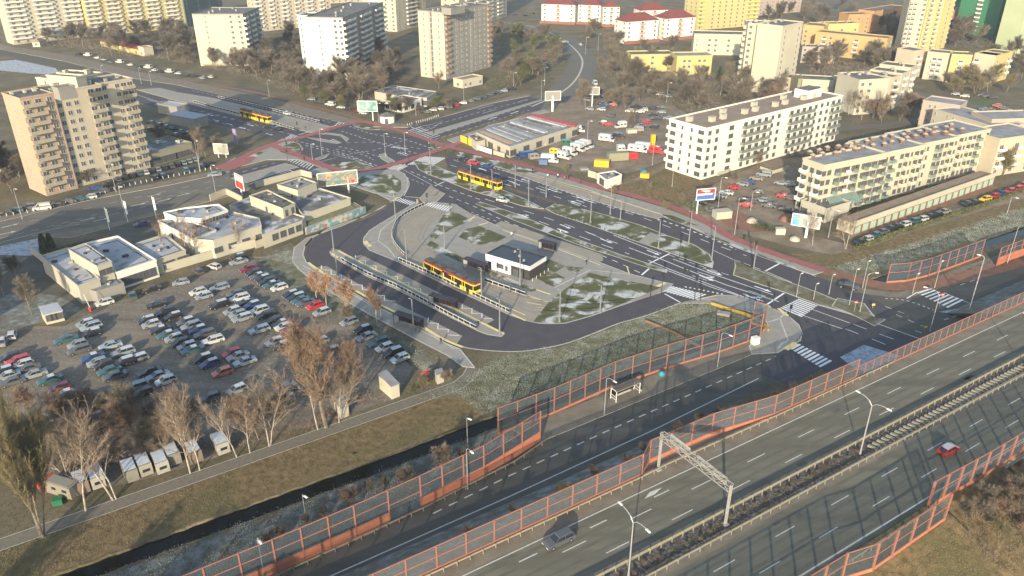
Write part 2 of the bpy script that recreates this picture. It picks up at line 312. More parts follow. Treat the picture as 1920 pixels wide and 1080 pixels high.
poly('loop_road', '760,367 752,372 740,378 713,397 680,413 660,418 620,431 590,447 577,461 572,477 578,490 592,502 633,527 673,548 707,568 780,605 830,635 863,650 888,655 930,659 963,660 1000,657 1010,657 1060,645 1110,627 1160,607 1210,593 1277,568 1300,560 1262,536 1243,548 1160,575 1110,593 1060,607 1030,608 1010,607 987,602 957,592 927,578 860,547 747,492 693,470 682,458 682,447 693,433 713,420 747,400 777,380 787,372', .046, M['new_asphalt'])
poly('track_bed_east', '790,322 835,318 880,332 940,352 1042,382 1023,392 940,370 880,352 820,330', .04, M['new_asphalt'])
# old side road below the noise barrier
mb = MB(); mb.prism([GR(-80, 79.6), GR(134, 79.6), GR(134, 89.6), GR(63, 89.4), GR(50, 86.6), GR(-80, 84.7)], 0, .03, sides=False); struct('side_road', mb, M['side_asphalt'])
poly('bus_stop_pavement', [GR(63, 89.5), GR(131, 89.5), GR(133, 93.5), GR(121, 93.4), GR(99, 95.0), GR(71, 94.9), GR(62, 95.0)], .12, M['paving_old'], 0)
# ---- pavements (raised slabs with kerbs)
poly('left_platform_pavement', '585,447 572,462 568,478 574,492 590,505 640,536 700,572 740,592 790,620 830,642 862,655 890,690 868,688 840,668 770,632 700,594 640,560 590,530 560,505 548,490 552,465 575,447 640,425 700,398 735,378 700,360 690,345 740,330 756,340 757,358 745,370 715,391 680,408 650,417 620,427', .125, M['paving'], 0, kerb=True)
poly('corner_island_north_west', '640,328 690,322 740,318 758,326 764,338 763,356 750,371 742,371 700,362 650,345', .14, M['paving'], 0, kerb=True)
CI = '857,384 888,403 927,422 940,428 1122,492 1180,514 1235,528 1262,533 1243,548 1160,575 1110,593 1060,607 1030,608 1010,607 987,602 957,592 927,578 860,547 747,492 693,470 682,458 682,447 693,433 713,420 747,400 777,382 797,384 818,380'
poly('central_island', CI, .13, M['paving'], 0, kerb=True)
poly('fork_island', '807,348 835,363 818,379 797,383 787,373 797,362', .13, M['paving_warm'], 0, kerb=True)
poly('tram_loop_bed', '797,384 855,385 820,410 800,430 790,450 800,465 830,480 900,520 960,545 1035,570 1010,607 987,602 920,560 860,535 760,490 742,468 738,445 750,425 770,405', .138, M['paving_warm'])
poly('bus_bay', '927,422 940,415 1030,445 1130,478 1131,490 1122,492', .14, M['paving_warm'])
poly('zebra_corner', '1277,569 1305,562 1347,554 1389,556 1427,569 1452,581 1479,594 1497,610 1504,625 1500,640 1491,644 1468,656 1458,662 1410,665 1405,650 1440,612 1432,592 1340,570', .13, M['paving'], 0, kerb=True)
poly('avenue_divider', '892,383 900,379 960,399 1003,416 1073,446 1157,476 1200,490 1252,507 1250,512 1200,498 1148,480 1107,468 1040,443 960,412', .13, M['snowy_grass'], 0, kerb=True)
poly('tram_green', '1042,382 1090,392 1140,405 1207,425 1250,442 1300,459 1330,478 1337,493 1336,503 1273,481 1233,466 1190,452 1107,423 1040,401 1023,392', .12, M['snowy_grass'], 0, kerb=True)
poly('tram_green_path', '1195,455 1220,436 1240,444 1215,462', .135, M['paving'])
poly('west_tram_green', '775,302 800,305 850,325 880,335 940,356 985,374 1020,392 977,386 930,371 880,357 835,339 800,326 785,318', .12, M['snowy_grass'], 0, kerb=True)
poly('triangle_island', '1377,488 1410,503 1467,525 1530,548 1590,572 1640,592 1600,589 1532,571 1472,549 1417,531 1375,516 1379,500', .12, M['frost_grass'], 0, kerb=True)
poly('round_verge', '1640,596 1660,600 1640,612 1595,589 1560,575 1570,560 1620,570', .134, M['frost_grass'], 0, kerb=True)
poly('north_verge', '860,285 930,300 1010,322 985,330 940,315 870,296', .118, M['snowy_grass'], 0)
poly('north_bus_bay', '985,325 1107,360 1240,402 1243,407 1232,411 1190,400 1107,375 1023,347 940,319', .12, M['paving_warm'], 0, kerb=True)
poly('north_pavement', '870,288 960,308 1040,330 1140,360 1240,388 1320,420 1400,460 1480,487 1545,510 1525,516 1480,500 1400,470 1350,450 1283,420 1243,405 1107,358 985,324 900,303 856,291', .11, M['paving'], 0)
poly('verge_north_a', '1240,402 1262,405 1310,424 1290,424 1262,414', .125, M['snowy_grass'])
poly('verge_north_b', '1318,436 1350,448 1440,484 1500,505 1480,501 1400,472 1340,448', .125, M['snowy_grass'])
poly('snowy_lawn_nw', '660,335 700,328 735,328 752,340 752,356 742,366 705,360 672,348', .155, M['snowy_grass'])
poly('junction_corner_west', '525,268 545,264 560,270 568,280 560,290 545,283 525,275', .12, M['snowy_grass'], 0, kerb=True)
poly('junction_corner_south', '600,314 640,305 670,304 700,313 680,318 655,322 620,318', .12, M['snowy_grass'], 0, kerb=True)
poly('junction_corner_north', '662,233 712,243 690,244 665,238', .12, M['snowy_grass'], 0, kerb=True)
poly('junction_corner_east', '803,266 825,268 830,278 822,283 806,277', .12, M['snowy_grass'], 0, kerb=True)
poly('refuge_a', '590,252 610,249 638,252 654,260 650,266 640,256 615,252', .10, M['paving'], 0, kerb=True)
poly('refuge_b', '575,258 600,260 640,268 632,270 600,265', .10, M['paving'], 0, kerb=True)
poly('refuge_c', '711,290 722,287 727,295 740,302 728,306 715,298', .10, M['paving'], 0, kerb=True)
poly('refuge_d', '590,297 620,287 610,296 595,302', .10, M['paving'], 0, kerb=True)
poly('north_east_median', '800,248 1012,187 1016,189 812,254', .12, M['paving'], 0, kerb=True)
poly('north_east_pavement', '838,262 1020,205 1030,210 960,225 905,250 880,262 850,268', .11, M['paving'], 0)
poly('north_east_pavement_far', '700,228 780,235 843,214 960,180 995,176 993,180 927,193 843,216 764,239 700,238', .11, M['paving_old'], 0)
poly('south_west_median', '432,334 533,306 545,309 560,314 545,318 463,343', .11, M['paving'], 0, kerb=True)
poly('west_pavement', '405,316 440,296 480,283 510,270 530,260 545,264 525,285 560,296 600,312 640,328 600,330 560,326 600,314 560,300 530,300 500,300 430,318', .105, M['paving'], 0)
poly('west_verge', '445,293 500,283 470,300 430,310', .12, M['snowy_grass'])
# lawns inside the central island
LI = ['806,444 830,405 845,397 862,402 885,415 870,420 850,428 830,440 815,450 808,447', '860,445 875,430 900,425 950,445 930,455 900,460 888,458', '808,452 850,475 900,500 960,525 1010,545 995,548 940,525 870,495 815,470 800,460',
      '1000,495 1030,487 1060,500 1040,512 1025,535 1010,520', '1000,520 1035,510 1060,522 1040,540', '1035,560 1105,512 1180,528 1240,540 1160,573 1110,592 1060,606 1030,607 1000,604', '1060,500 1095,503 1080,513 1066,508']
for i, s in enumerate(LI): poly('island_lawn', s, .15 + i * .002, M['snowy_grass'])
poly('tram_end_path', '1182,548 1240,541 1232,552 1185,568', .158, M['paving_warm'])
# bus platform inside the loop
poly('bus_platform', '618,472 623,467 635,470 657,482 707,507 757,532 813,561 847,579 913,612 937,622 945,628 940,632 913,628 897,622 847,597 780,562 737,540 690,520 640,492 622,480', .16, M['paving'], 0, kerb=True)
for s in ('663,481 677,478 860,567 927,600 913,608 813,560 707,507', '596,501 612,499 700,548 867,630 855,647 780,606 707,569 640,531'): poly('bus_lay_by', s, .052, M['paving_warm'])
# red cycle paths
RP = ['405,316 440,303 475,286 515,270 550,262 600,248 640,236 680,228', '508,272 540,284 580,300 620,315 650,321 700,318 750,305 800,289 840,276', '680,228 730,240 780,255 840,275 900,290 960,305 1040,326 1100,345 1200,371 1290,400 1330,420 1370,445 1420,465 1480,486 1545,508',
      '840,275 870,266 920,250 960,232 1000,214']
mb = MB()
for i, s in enumerate(RP): mb.ribbon(smooth(s, 5), 3.4 if i != 2 else 3.0, .165 + i * .004)
mb.prism(PW('408,318 435,303 458,293 480,296 470,305 440,318'), 0, .182, sides=False)
struct('cycle_path', mb, M['red_path'])
mb = MB(); mb.ribbon(smooth('1545,508 1590,520 1640,533 1680,537 1760,530 1920,490', 5), 4.5, .07); mb.ribbon(smooth('680,226 640,213 560,194 480,174 400,160', 5), 2.6, .09); struct('old_cycle_path', mb, M['red_old'])
mb = MB(); mb.ribbon(smooth('1600,543 1680,553 1720,545 1800,510 1920,470', 5), 3, .05); struct('roundabout_pavement', mb, M['paving_old'])
# near footpath along the canal
pth = [GR(-90, 113.2), GR(14, 112.8), GR(60, 112.9)] + PW('860,722 880,705 888,690')
mb = MB(); mb.ribbon(pth, 2.6, .03); struct('canal_path', mb, plain('path_asphalt', (0.15, 0.132, 0.10), .9, .15, 1.5))
mb = MB(); mb.ribbon(pth, .14, .05, 1.37); mb.ribbon(pth, .14, .05, -1.37); struct('canal_path_edging', mb, M['kerb'])
mb = MB(); mb.ribbon(smooth('460,482 500,483 560,482 568,500', 4), 1.2, .012); mb.ribbon(smooth('1175,250 1195,240 1240,225 1300,215', 3), 4, .02); mb.ribbon(smooth('1160,345 1200,335 1245,312 1262,300', 3), 2.5, .03); struct('trodden_paths', mb, M['dirt_dry'])
# corner road at the far bottom right
poly('corner_road', [P(1800, 1110), P(1920, 1036), P(2050, 960), P(2200, 1000), P(2000, 1200)], .03, M['side_asphalt'])

# ================================================================= HIGHWAY on its embankment
a0, a1 = -60.0, 420.0; b0, b1 = 118.0, 168.0        # b0..b1: the span over the avenue
mb = MB(); mb.mat(0)
mb.face([HW(a0, 57.2), HW(a1, 57.2), HW(a1, 67.4), HW(a0, 67.4)][::1]); mb.face([HW(a0, 42.6), HW(a1, 42.6), HW(a1, 53.1), HW(a0, 53.1)])
struct('highway', mb, M['old_asphalt'])
mb = MB()
for c in (65.2, 61.8, 58.6, 51.6, 48.3, 44.9):
    for o_ in (-.8, .8): mb.ribbon([HW(a0, c + o_), HW(a1, c + o_)], .55, 5.0012)
struct('tyre_tracks', mb, plain('tyre_darkened_asphalt', (0.112, 0.105, 0.08), .85, .12, .4))
mb = MB(); rr = random.Random(9)
for k in range(9): a = rr.uniform(40, 150); c = rr.choice((65.2, 61.8, 58.6, 51.6, 48.3, 44.9)) + rr.uniform(-.5, .5); mb.box(tuple(HW(a, c, 5.0006)), (rr.uniform(1, 6), rr.uniform(.6, 1.6), .0032), HA)
for a in (60, 101, 117, 117.6, 138, 139): mb.ribbon([HW(a, 57.4), HW(a + 1.5, 67.3)], .12, 5.0026); mb.ribbon([HW(a, 43), HW(a + 1.5, 53)], .12, 5.0026)
for c in (60.2, 63.5, 46.6, 50.0): mb.ribbon([HW(a0, c + .22), HW(a1, c + .22)], .05, 5.0024)
struct('asphalt_patches', mb, plain('patched_asphalt', (0.098, 0.094, 0.08), .9, .2, 1.0))
mb = MB(); mb.face([HW(a0, 67.4), HW(a1, 67.4), HW(a1, 69.4), HW(a0, 69.4)]); mb.face([HW(a0, 53.1), HW(a1, 53.1), HW(a1, 54.0), HW(a0, 54.0)]); mb.face([HW(66, 69.4), HW(100, 69.4), HW(96, 71.4), HW(71, 71.4)])
struct('highway_shoulder', mb, M['paving_old'])
mb = MB(); mb.face([HW(a0, 54.0, 4.95), HW(a1, 54.0, 4.95), HW(a1, 57.2, 4.95), HW(a0, 57.2, 4.95)]); struct('highway_median', mb, M['median_soil'])
mb = MB()
def slope(a, b, n0, n1, s0, s1):
    mb.face([HW(a, 71.6 if n0 else 69.4, 4.96), HW(a, 80.5, 0), HW(b, 80.5, 0), HW(b, 71.6 if n0 else 69.4, 4.96)])
    if n0: mb.face([HW(a, 69.4, 4.97), HW(a, 71.6, 4.97), HW(b, 71.6, 4.97), HW(b, 69.4, 4.97)])
    mb.mat(1); mb.face([HW(a, 42.6, 4.97), HW(a, 39, 4.97), HW(b, 39, 4.97), HW(b, 42.6, 4.97)][::-1]); mb.face([HW(a, 39, 4.97), HW(a, 24, 0.0), HW(b, 24, 0.0), HW(b, 39, 4.97)][::-1]); mb.mat(0)
mb.mat(0); slope(a0, 100, True, True, 0, 0)
mb.face([HW(100, 69.4, 4.96), HW(100, 80.5, 0), HW(b0, 70.5, 0), HW(b0, 69.4, 4.96)])
mb.mat(1).face([HW(100, 42.6, 4.97), HW(100, 24, 0), HW(b0, 24, 0), HW(b0, 42.6, 4.97)][::-1]); mb.mat(0); slope(b1, a1, False, True, 0, 0)
struct('highway_bank', mb, [M['frost_shade'], M['brown_grass']])
mb = MB()
mb.box(tuple(HW((b0 + b1) / 2, 55.5, 4.2)), (b1 - b0 + 2, 28, 1.4), HA)
for a in (b0, b1): mb.box(tuple(HW(a, 55.5, 1.9)), (1.5, 27.6, 3.8), HA)
for k in range(5): mb.tube(HW((b0 + b1) / 2, 45 + k * 5.5, 0), HW((b0 + b1) / 2, 45 + k * 5.5, 3.6), .5, .5, 10)
for c in (42.9, 68.6): mb.box(tuple(HW(b0 + 80, c, 5.05)), (2, .3, .2), HA)
struct('highway_viaduct', mb, M['concrete'])
poly('south_slope_grass', [HW(50, 42.3, 0), HW(132, 41.2, 0), HW(132, 30, 0), HW(50, 30, 0)], 4.975, M['brown_grass']) if False else None

# ================================================================= MARKINGS
pm = MB(); zt = .056
def line(s, wd=.2, z=zt, m=pm): m.ribbon(PW(s) if isinstance(s, str) else s, wd, z)
def dash(s, on=2, gap=2, wd=.15, z=zt, start=0., m=pm): dashes(m, smooth(s, 3) if isinstance(s, str) else s, on, gap, wd, z, start)
def bars(s0, s1, n, wd=.5, z=zt, m=pm, t0=0., t1=1.):
    a, b = PW(s0); c, d = PW(s1)
    for i in range(n):
        t = t0 + (t1 - t0) * (i / (n - 1)); p, q = a.lerp(c, t), b.lerp(d, t); m.ribbon([p, q], wd, z)
def arrow(px, py, px2, py2, wd=.4, kind='s', m=pm, L=4.5):
    a = P(px, py); u = (P(px2, py2) - a).normalized(); n = Vector((-u.y, u.x, 0)); z = zt + .001
    def f(*q): m.face([(a.x + u.x * x + n.x * y, a.y + u.y * x + n.y * y, z) for x, y in q])
    f((-L / 2, -wd / 2), (L / 2 - 1.4, -wd / 2), (L / 2 - 1.4, wd / 2), (-L / 2, wd / 2))
    f((L / 2 - 1.4, -.6), (L / 2, 0), (L / 2 - 1.4, .6))
    if kind != 's':
        k = 1 if kind == 'l' else -1
        q = [(-.6, 0), (.5, k * 1.1), (.2, k * 1.3), (-.9, k * .3)]; f(*(q if k > 0 else q[::-1]))
        q = [(.9, k * .8), (1.1, k * 1.6), (-.2, k * 1.5)]; f(*(q if k > 0 else q[::-1]))
# zebra crossings
bars('1227,542 1253,535', '1298,561 1323,552', 13, .5)
bars('1464,577 1504,594', '1496,561 1532,574', 9, .5)
bars('1483,655 1500,646', '1536,688 1558,676', 9, .55)
bars('743,377 753,372', '771,386 783,380', 8, .45, z=.065); bars('798,386 804,381', '836,397 847,388', 10, .45, z=.165)
bars('722,315 742,306', '745,321 764,311', 8, .45)
bars('765,309 795,293', '812,309 835,296', 12, .45)
bars('522,268 548,252', '536,270 560,256', 5, .4); bars('560,253 590,244', '600,243 628,236', 3, .4); bars('628,236 640,226', '655,234 668,228', 6, .4)
bars('535,300 548,292', '578,318 592,306', 10, .4)
bars('765,246 790,238', '800,262 825,254', 9, .4)
bars('1720,550 1745,542', '1775,577 1805,562', 8, .5)
# stop lines
for s in ('1320,446 1320,446',): pass
line('1248,493 1254,477', .5) if False else None
line('1218,494 1255,476', .45); line('1203,516 1217,504', .45); line('1437,572 1470,550', .45); line('1436,508 1464,493', .45); line('1246,551 1275,567', .35)
line('815,349 833,341', .35); line('760,369 788,371', .25); line('1720,548 1700,560', .3)
line('530,314 556,325', .3); line('770,238 790,246', .3)
# main carriageway lanes
dash('770,322 800,334 830,350 870,364 905,376', 2, 1.6, .24); line('755,318 812,348', .14); dash('763,333 800,348', 1.5, 1.2)
dash('905,372 960,389 1010,404 1080,428 1180,465', 4, 4, .22, start=1); dash('900,380 960,398 1010,415 1080,441 1180,477', 4, 4, .22)
line('1150,441 1240,476', .24); line('1180,465 1230,484', .24); line('1100,436 1130,448', .13)
for s in ('1225,480 1273,500 1360,534 1460,566', '1215,488 1260,507 1340,537 1445,575', '1253,508 1290,522 1340,541 1390,556', '1262,486 1330,512 1400,536 1455,555'): line(s, .24)
dash('1254,478 1310,498 1373,518', 2, 1.2, .16)
for s in ('1318,503 1350,513', '1308,510 1340,520', '1298,517 1325,526', '1415,537 1445,548', '1403,545 1435,556', '1393,551 1425,563'): line(s, .2)
line('1497,589 1580,617', .16); line('1522,580 1593,606', .16); dash('1585,617 1640,638 1680,655', 3, 3, .18); dash('1600,608 1650,627 1720,652', 3, 3, .18)
line('1532,572 1595,590 1652,610 1727,637', .2)
for x, y, x2, y2, k in ((1225, 474, 1240, 480, 's'), (1137, 452, 1150, 457, 's'), (1215, 452, 1200, 446, 's'), (1325, 522, 1340, 528, 'l'), (1340, 512, 1355, 517, 's'), (1430, 542, 1445, 547, 's'), (1415, 560, 1430, 565, 'l'), (1060, 425, 1075, 431, 's'), (1055, 433, 1070, 439, 'r'), (980, 405, 995, 411, 'l')): arrow(x, y, x2, y2, kind=k)
# bus lane beside the bay
dash('842,368 900,392 940,412 1030,446 1130,480 1200,512', 2, 2, .22); dash('857,386 900,405 940,418', 1.2, 1.2, .2)
dash('1284,538 1310,543 1360,553', .5, .6, .5)
# north carriageway
dash('850,300 940,328 1040,358 1140,388 1230,417 1330,455 1400,480', 3, 4, .22); dash('845,310 940,338 1020,362 1100,388', 3, 3, .22); dash('868,298 940,319 1023,347 1107,375 1190,400 1240,413 1330,446 1380,468', 1.1, 1.1, .42)
line('1338,470 1375,487', .16); dash('1377,487 1440,511', 2, 1, .16); line('1440,511 1485,530', .16)
line('1376,489 1467,526 1530,549 1560,560', .14); line('1483,502 1530,519', .14)
for s in ('965,336 980,341', '960,342 975,347', '1005,352 1022,358', '1080,375 1095,380', '1070,380 1087,386', '950,338 965,343', '945,345 958,349', '1090,370 1105,375', '1030,352 1046,357'): line(s, .35)
for x, y, x2, y2 in ((905, 318, 890, 313), (985, 338, 970, 333), (1035, 357, 1020, 352), (1090, 372, 1075, 367), (1102, 377, 1087, 372), (1080, 380, 1065, 375)): arrow(x, y, x2, y2)
# junction
for s in ('655,237 700,252 760,262 815,281', '640,246 700,265 770,285 800,292', '635,275 680,285 730,300 740,304', '555,264 600,276 650,290 700,310', '573,273 620,285 680,302 710,312'): dash(s, 1.6, 1.4, .26)
for s in ('650,268 700,267 740,272 790,279', '640,290 700,282 760,262', '630,280 680,290 700,300'): dash(s, 1.4, 1.6, .24)
line('625,290 665,300 700,312', .14); line('560,308 610,293', .14); line('575,310 630,296', .14)
bars('733,277 742,274', '760,279 768,280', 6, .5, t1=.9); bars('745,288 752,285', '760,292 768,289', 4, .4); bars('620,264 626,261', '634,269 640,267', 5, .4)
# north-east road
for s in ('800,258 860,240 960,208 1000,196', '815,262 880,242 960,216 1000,205'): dash(s, 2, 2, .2)
dash('800,240 860,222 930,202 990,188', 2, 2, .2); dash('820,250 900,226', 2, 2, .2)
for s in ('770,243 800,234', '785,248 815,239', '800,236 830,227 815,238', '895,205 925,197', '905,213 930,205', '970,192 990,186'): line(s, .2)
for x, y, x2, y2 in ((831, 247, 850, 241), (924, 222, 940, 217), (965, 211, 980, 206)): arrow(x, y, x2, y2, .5, 's', L=6)
# west avenue
for s in ('300,190 400,214 500,240 560,256', '290,196 380,222 470,245', '360,206 440,225'): dash(s, 2.5, 3, .2)
for s in ('360,170 480,197 560,215', '420,178 520,202 620,230'): dash(s, 2, 2, .2)
line('258,178 300,192', .2); line('275,186 303,195 345,188', .2); line('328,178 345,188 470,222', .15)
for x, y in ((330, 200), (395, 216), (385, 222), (405, 226), (455, 240), (470, 235), (505, 252), (430, 233)): arrow(x, y, x + 14, y + 3.6, .35)
# south-west street
for s in ('460,338 530,315', '467,346 545,320', '470,350 560,325'): line(s, .16)
for s in ('435,328 515,306', ): dash(s, 2, 2, .2)
wm = MB()
for s in ('0,428 175,388 325,356 430,333', ): dash(s, 2.5, 5, .18, .04, m=wm)
for s in ('0,447 120,418 230,390 330,365 430,345', '100,425 230,398 300,380'): dash(s, 2, 2, .18, .04, m=wm)
line('0,455 90,432 150,420', .2, .04, wm); line('100,428 180,410', .15, .04, wm)
for x, y in ((165, 411), (190, 412), (290, 366), (260, 384), (345, 365), (310, 375), (15, 437), (20, 423)): arrow(x, y, x + 14, y - 3.2, .35, m=wm)
# side road, yellow bay line and edge line
dashes(wm, [GR(-60, 85.0), GR(55, 85.2), GR(75, 85.6), GR(117, 86.2), GR(125, 86.4)], 1.6, 1.5, .28, .04) if False else dashes(wm, [GR(40, 84.0), GR(55, 85.0), GR(75, 85.6), GR(117, 86.2), GR(125, 86.4)], 1.6, 1.3, .26, .04)
wm.ribbon([GR(-60, 80.7), GR(52, 80.8), GR(82, 81.3), GR(112, 82.6)], .22, .04)
for s in ('1780,520 1830,500 1900,478', '1800,535 1870,510 1920,492'): dash(s, 2, 2, .2, .05, m=wm)
for s in ('1715,620 1760,635', '1660,575 1700,590', '1770,600 1800,590', '1680,590 1730,612'): dash(s, 1.5, 1.5, .25, .05, m=wm)
dash('1660,560 1690,562 1720,570 1750,582', .6, .6, .4, .05, m=wm); line('1770,549 1820,570', .3, .05, wm)
# highway: lane lines, edge lines
def hdash(c, on=4, gap=8, st=0., z=5.004, wd=.17): dashes(hm, [HW(a0, c), HW(a1, c)], on, gap, wd, z, st)
hm = MB()
hdash(63.5, st=-(61 - a0) % 12 * -1 + 2 if False else 0); hdash(60.2, st=5); hdash(50.0, st=3); hdash(46.6, st=8)
hm.ribbon([HW(a0, 67.1), HW(a1, 67.1)], .2, 5.004); hm.ribbon([HW(a0, 57.8), HW(a1, 57.8)], .12, 5.004) if False else None
hm.ribbon([HW(78, 43.4), HW(a1, 43.2)], .22, 5.004); hm.ribbon([HW(a0, 43.4), HW(78, 43.4)], .22, 5.004)
for a in (54, 66, 42): hm.ribbon([HW(a, 65.2), HW(a + 3, 65.2)], .2, 5.006)
hm.face([HW(64.5, 65.7, 5.007), HW(66.5, 65.6, 5.007), HW(68.5, 66.2, 5.007), HW(66.2, 66.4, 5.007)])
struct('lane_markings', pm, M['paint']); struct('worn_lane_markings', wm, M['paint_worn']); struct('highway_markings', hm, M['paint_worn'])
# kerbs of the loop road and main road, outer side
km = MB()
for s in ('863,650 888,655 930,659 963,660 1000,657 1060,645 1110,627 1160,607 1210,593 1277,568', '867,296 940,316 985,326', '1243,407 1283,422 1350,452 1400,472 1483,502 1530,519', '1532,572 1595,590 1652,610 1727,637', '757,368 764,355 767,345 762,333 745,319'): km.ribbon(smooth(s, 4), .35, .10)
struct('road_kerb', km, M['kerb'])
# yellow tactile and bay edge lines
ym = MB()
for s, wd, z in (('635,471 657,483 707,508 757,533 813,561 913,611 945,627', .7, .175), ('578,493 592,503 633,528 673,549 707,569 780,606 830,636 868,652', .7, .15), ('942,432 1010,455 1040,466 1110,492 1125,498', .3, .155), ('985,327 1107,361 1240,403', .3, .14), ('762,488 800,505 850,530 905,556 985,592', .3, .16), ('912,521 960,543 1000,560 1033,568', .25, .16), ('960,590 985,602', .5, .155)): ym.ribbon(smooth(s, 4), wd, z)
for s, wd, z in (('1226,541 1247,531', .9, .14), ('1459,579 1477,593', .8, .14), ('1473,656 1492,644', 1.3, .14), ('737,378 745,372', .8, .14), ('783,381 782,374', .6, .14), ('684,453 694,463', 1.2, .14), ('880,413 890,407', .6, .14), ('898,423 915,418', .5, .14), ('622,476 634,484', .7, .175), ('1306,563 1345,554', .3, .14), ('988,555 1020,565', .5, .16), ('1005,544 1032,553', .5, .16), ('988,568 1015,573', .3, .165), ('747,317 760,308', .5, .14), ('1175,500 1180,514', .3, .16)): ym.ribbon(PW(s), wd, z)
struct('tactile_paving', ym, M['yellow_tactile'])
# zigzag bus bay markings, pale guide strips
zz = MB()
def zig(p0, p1, n, amp):
    a, b = P(*p0), P(*p1); u = (b - a).normalized(); q = Vector((-u.y, u.x, 0)); pts = []
    L = (b - a).length
    for i in range(n + 1): pts += [a + u * (L * i / n) + q * (amp if i % 2 == 0 else -amp)]
    zz.ribbon(pts, .25, .062)
zig((662, 481), (806, 555), 14, .8); zig((862, 572), (918, 600), 6, .8); zig((598, 500), (737, 567), 14, .8); zig((798, 598), (855, 632), 6, .8)
gs = MB()
for s in ('740,412 714,432 709,453 685,460', '709,453 727,465 740,482 800,508', '1040,540 1107,507 1180,515', '568,498 640,540 700,576', '785,612 850,654 858,655', '1330,566 1410,592', '1440,605 1462,598 1475,585', '1462,598 1478,640 1466,645 1458,655', '830,392 880,412', '1305,561 1345,562'): gs.ribbon(PW(s), .35, .145)
struct('bay_markings', zz, M['paint']); struct('guide_strips', gs, plain('pale_guide', (0.42, 0.41, 0.37)))
# tram rails
rm = MB()
def rails(s, z, k=6):
    c = smooth(s, k)
    rm.ribbon(c, .09, z, .72); rm.ribbon(c, .09, z, -.72)
rails('815,385 775,408 750,432 745,455 758,475 790,492 850,515 905,540 960,566 1010,588', .146); rails('838,390 806,415 793,435 790,450 808,468 850,490 910,520 960,545 1010,565 1040,572', .147)
rails('800,322 860,337 943,359 1030,385', .125); rails('800,316 860,331 950,355 1035,381', .125); rails('372,190 480,215 610,247', .118); rails('372,186 480,210 610,241', .118)
struct('tram_rails', rm, M['rail'])
sm = MB()
for s in ('1005,577 1060,580 1120,578', '1000,582 1060,584 1110,583', '1060,562 1120,566 1190,560', '1060,568 1120,571 1190,565'): sm.ribbon(smooth(s, 4), .25, .16)
struct('track_kerbs', sm, M['kerb'])
# ================================================================= BUILDINGS
def wallmat(name, c):
    c = g(c, .74); return ramp_mat(name, [(0.3, g(c, .93)), (0.7, g(c, 1.05))], 0.12, 6, 0.9, 0.01, scale2=0.9, mix2=(0.52, 0.75, g(c, .82)), w2=0.4, bscale=6)
WM = dict(cream=wallmat('cream_render', (0.56, 0.52, 0.40)), white=wallmat('white_render', (0.80, 0.78, 0.69)), peach=wallmat('peach_render', (0.50, 0.36, 0.26)), beige=wallmat('beige_render', (0.55, 0.485, 0.365)),
          yellow=wallmat('yellow_render', (0.58, 0.49, 0.21)), ochre=wallmat('ochre_render', (0.55, 0.38, 0.17)), orange=wallmat('orange_render', (0.56, 0.32, 0.15)), pink=wallmat('pale_pink_render', (0.48, 0.39, 0.32)),
          grey=wallmat('grey_panel_and_shaded_side', (0.30, 0.29, 0.26)), ivory=wallmat('ivory_render', (0.54, 0.51, 0.39)), lime=wallmat('pale_green_render', (0.45, 0.52, 0.32)), green=wallmat('green_cladding', (0.05, 0.22, 0.11)), shaded_green=wallmat('shaded_green_wall', (0.10, 0.17, 0.15)),  # grey and dark green here also put shade into the wall colour
          brick=wallmat('brick_wall', (0.30, 0.13, 0.085)), olive=wallmat('olive_render', (0.30, 0.29, 0.20)), offwhite=wallmat('stained_white_wall', (0.50, 0.47, 0.38)), dark=wallmat('graphite_cladding', (0.055, 0.052, 0.052)), pure=wallmat('white_cladding', (0.78, 0.77, 0.76)))
RM = dict(felt=ramp_mat('dark_felt_roof', [(0.3, (0.075, 0.075, 0.068)), (0.7, (0.15, 0.145, 0.125))], 0.25, 8, 0.9, scale2=0.8, mix2=(0.55, 0.68, (0.30, 0.31, 0.31)), w2=0.5),
          snow=ramp_mat('snowy_flat_roof', [(0.3, (0.25, 0.265, 0.28)), (0.6, (0.36, 0.37, 0.385))], 0.25, 8, 0.9, scale2=0.3, mix2=(0.58, 0.66, (0.16, 0.15, 0.14)), w2=0.8),
          patchy=ramp_mat('patchy_snow_roof', [(0.40, (0.10, 0.10, 0.095)), (0.55, (0.17, 0.165, 0.16)), (0.63, (0.42, 0.44, 0.46))], 0.22, 8, 0.9),
          brown=ramp_mat('brown_gravel_roof', [(0.3, (0.20, 0.15, 0.11)), (0.7, (0.27, 0.21, 0.155))], 0.3, 8, 0.9), red=plain('red_tile_roof', (0.16, 0.045, 0.038), 0.7, .2, 1.2), grey=ramp_mat('pale_grey_roof', [(0.3, (0.17, 0.17, 0.175)), (0.7, (0.27, 0.27, 0.275))], 0.3, 8, 0.9),
          olive=plain('olive_sheet_roof', (0.16, 0.155, 0.09), .9, .2), black=plain('black_membrane', (0.018, 0.02, 0.024), 0.35, .2, .6), redsheet=plain('red_sheet_roof', (0.36, 0.06, 0.05), .6), bluegrey=plain('blue_grey_roof', (0.30, 0.33, 0.36), .8))
FR = plain('window_frame', (0.42, 0.41, 0.38), .6, .05); FRD = plain('dark_window_frame', (0.12, 0.115, 0.11), .6, .05)
GLB = glassy('green_balcony_glass', (0.16, 0.22, 0.19), .2); GL2 = glassy('balcony_glass', (0.16, 0.19, 0.17), .2)
BALM = dict(w=plain('white_balustrade', (0.58, 0.57, 0.52), .7), c=plain('cream_balustrade', (0.50, 0.46, 0.34), .7), g=GLB, o=GL2, y=plain('yellow_balustrade', (0.60, 0.48, 0.12), .7), b=plain('brown_balustrade', (0.30, 0.19, 0.13), .7), d=plain('dull_balustrade', (0.30, 0.265, 0.195), .8), r=plain('pink_balustrade', (0.50, 0.25, 0.20), .7))
_wc = {}
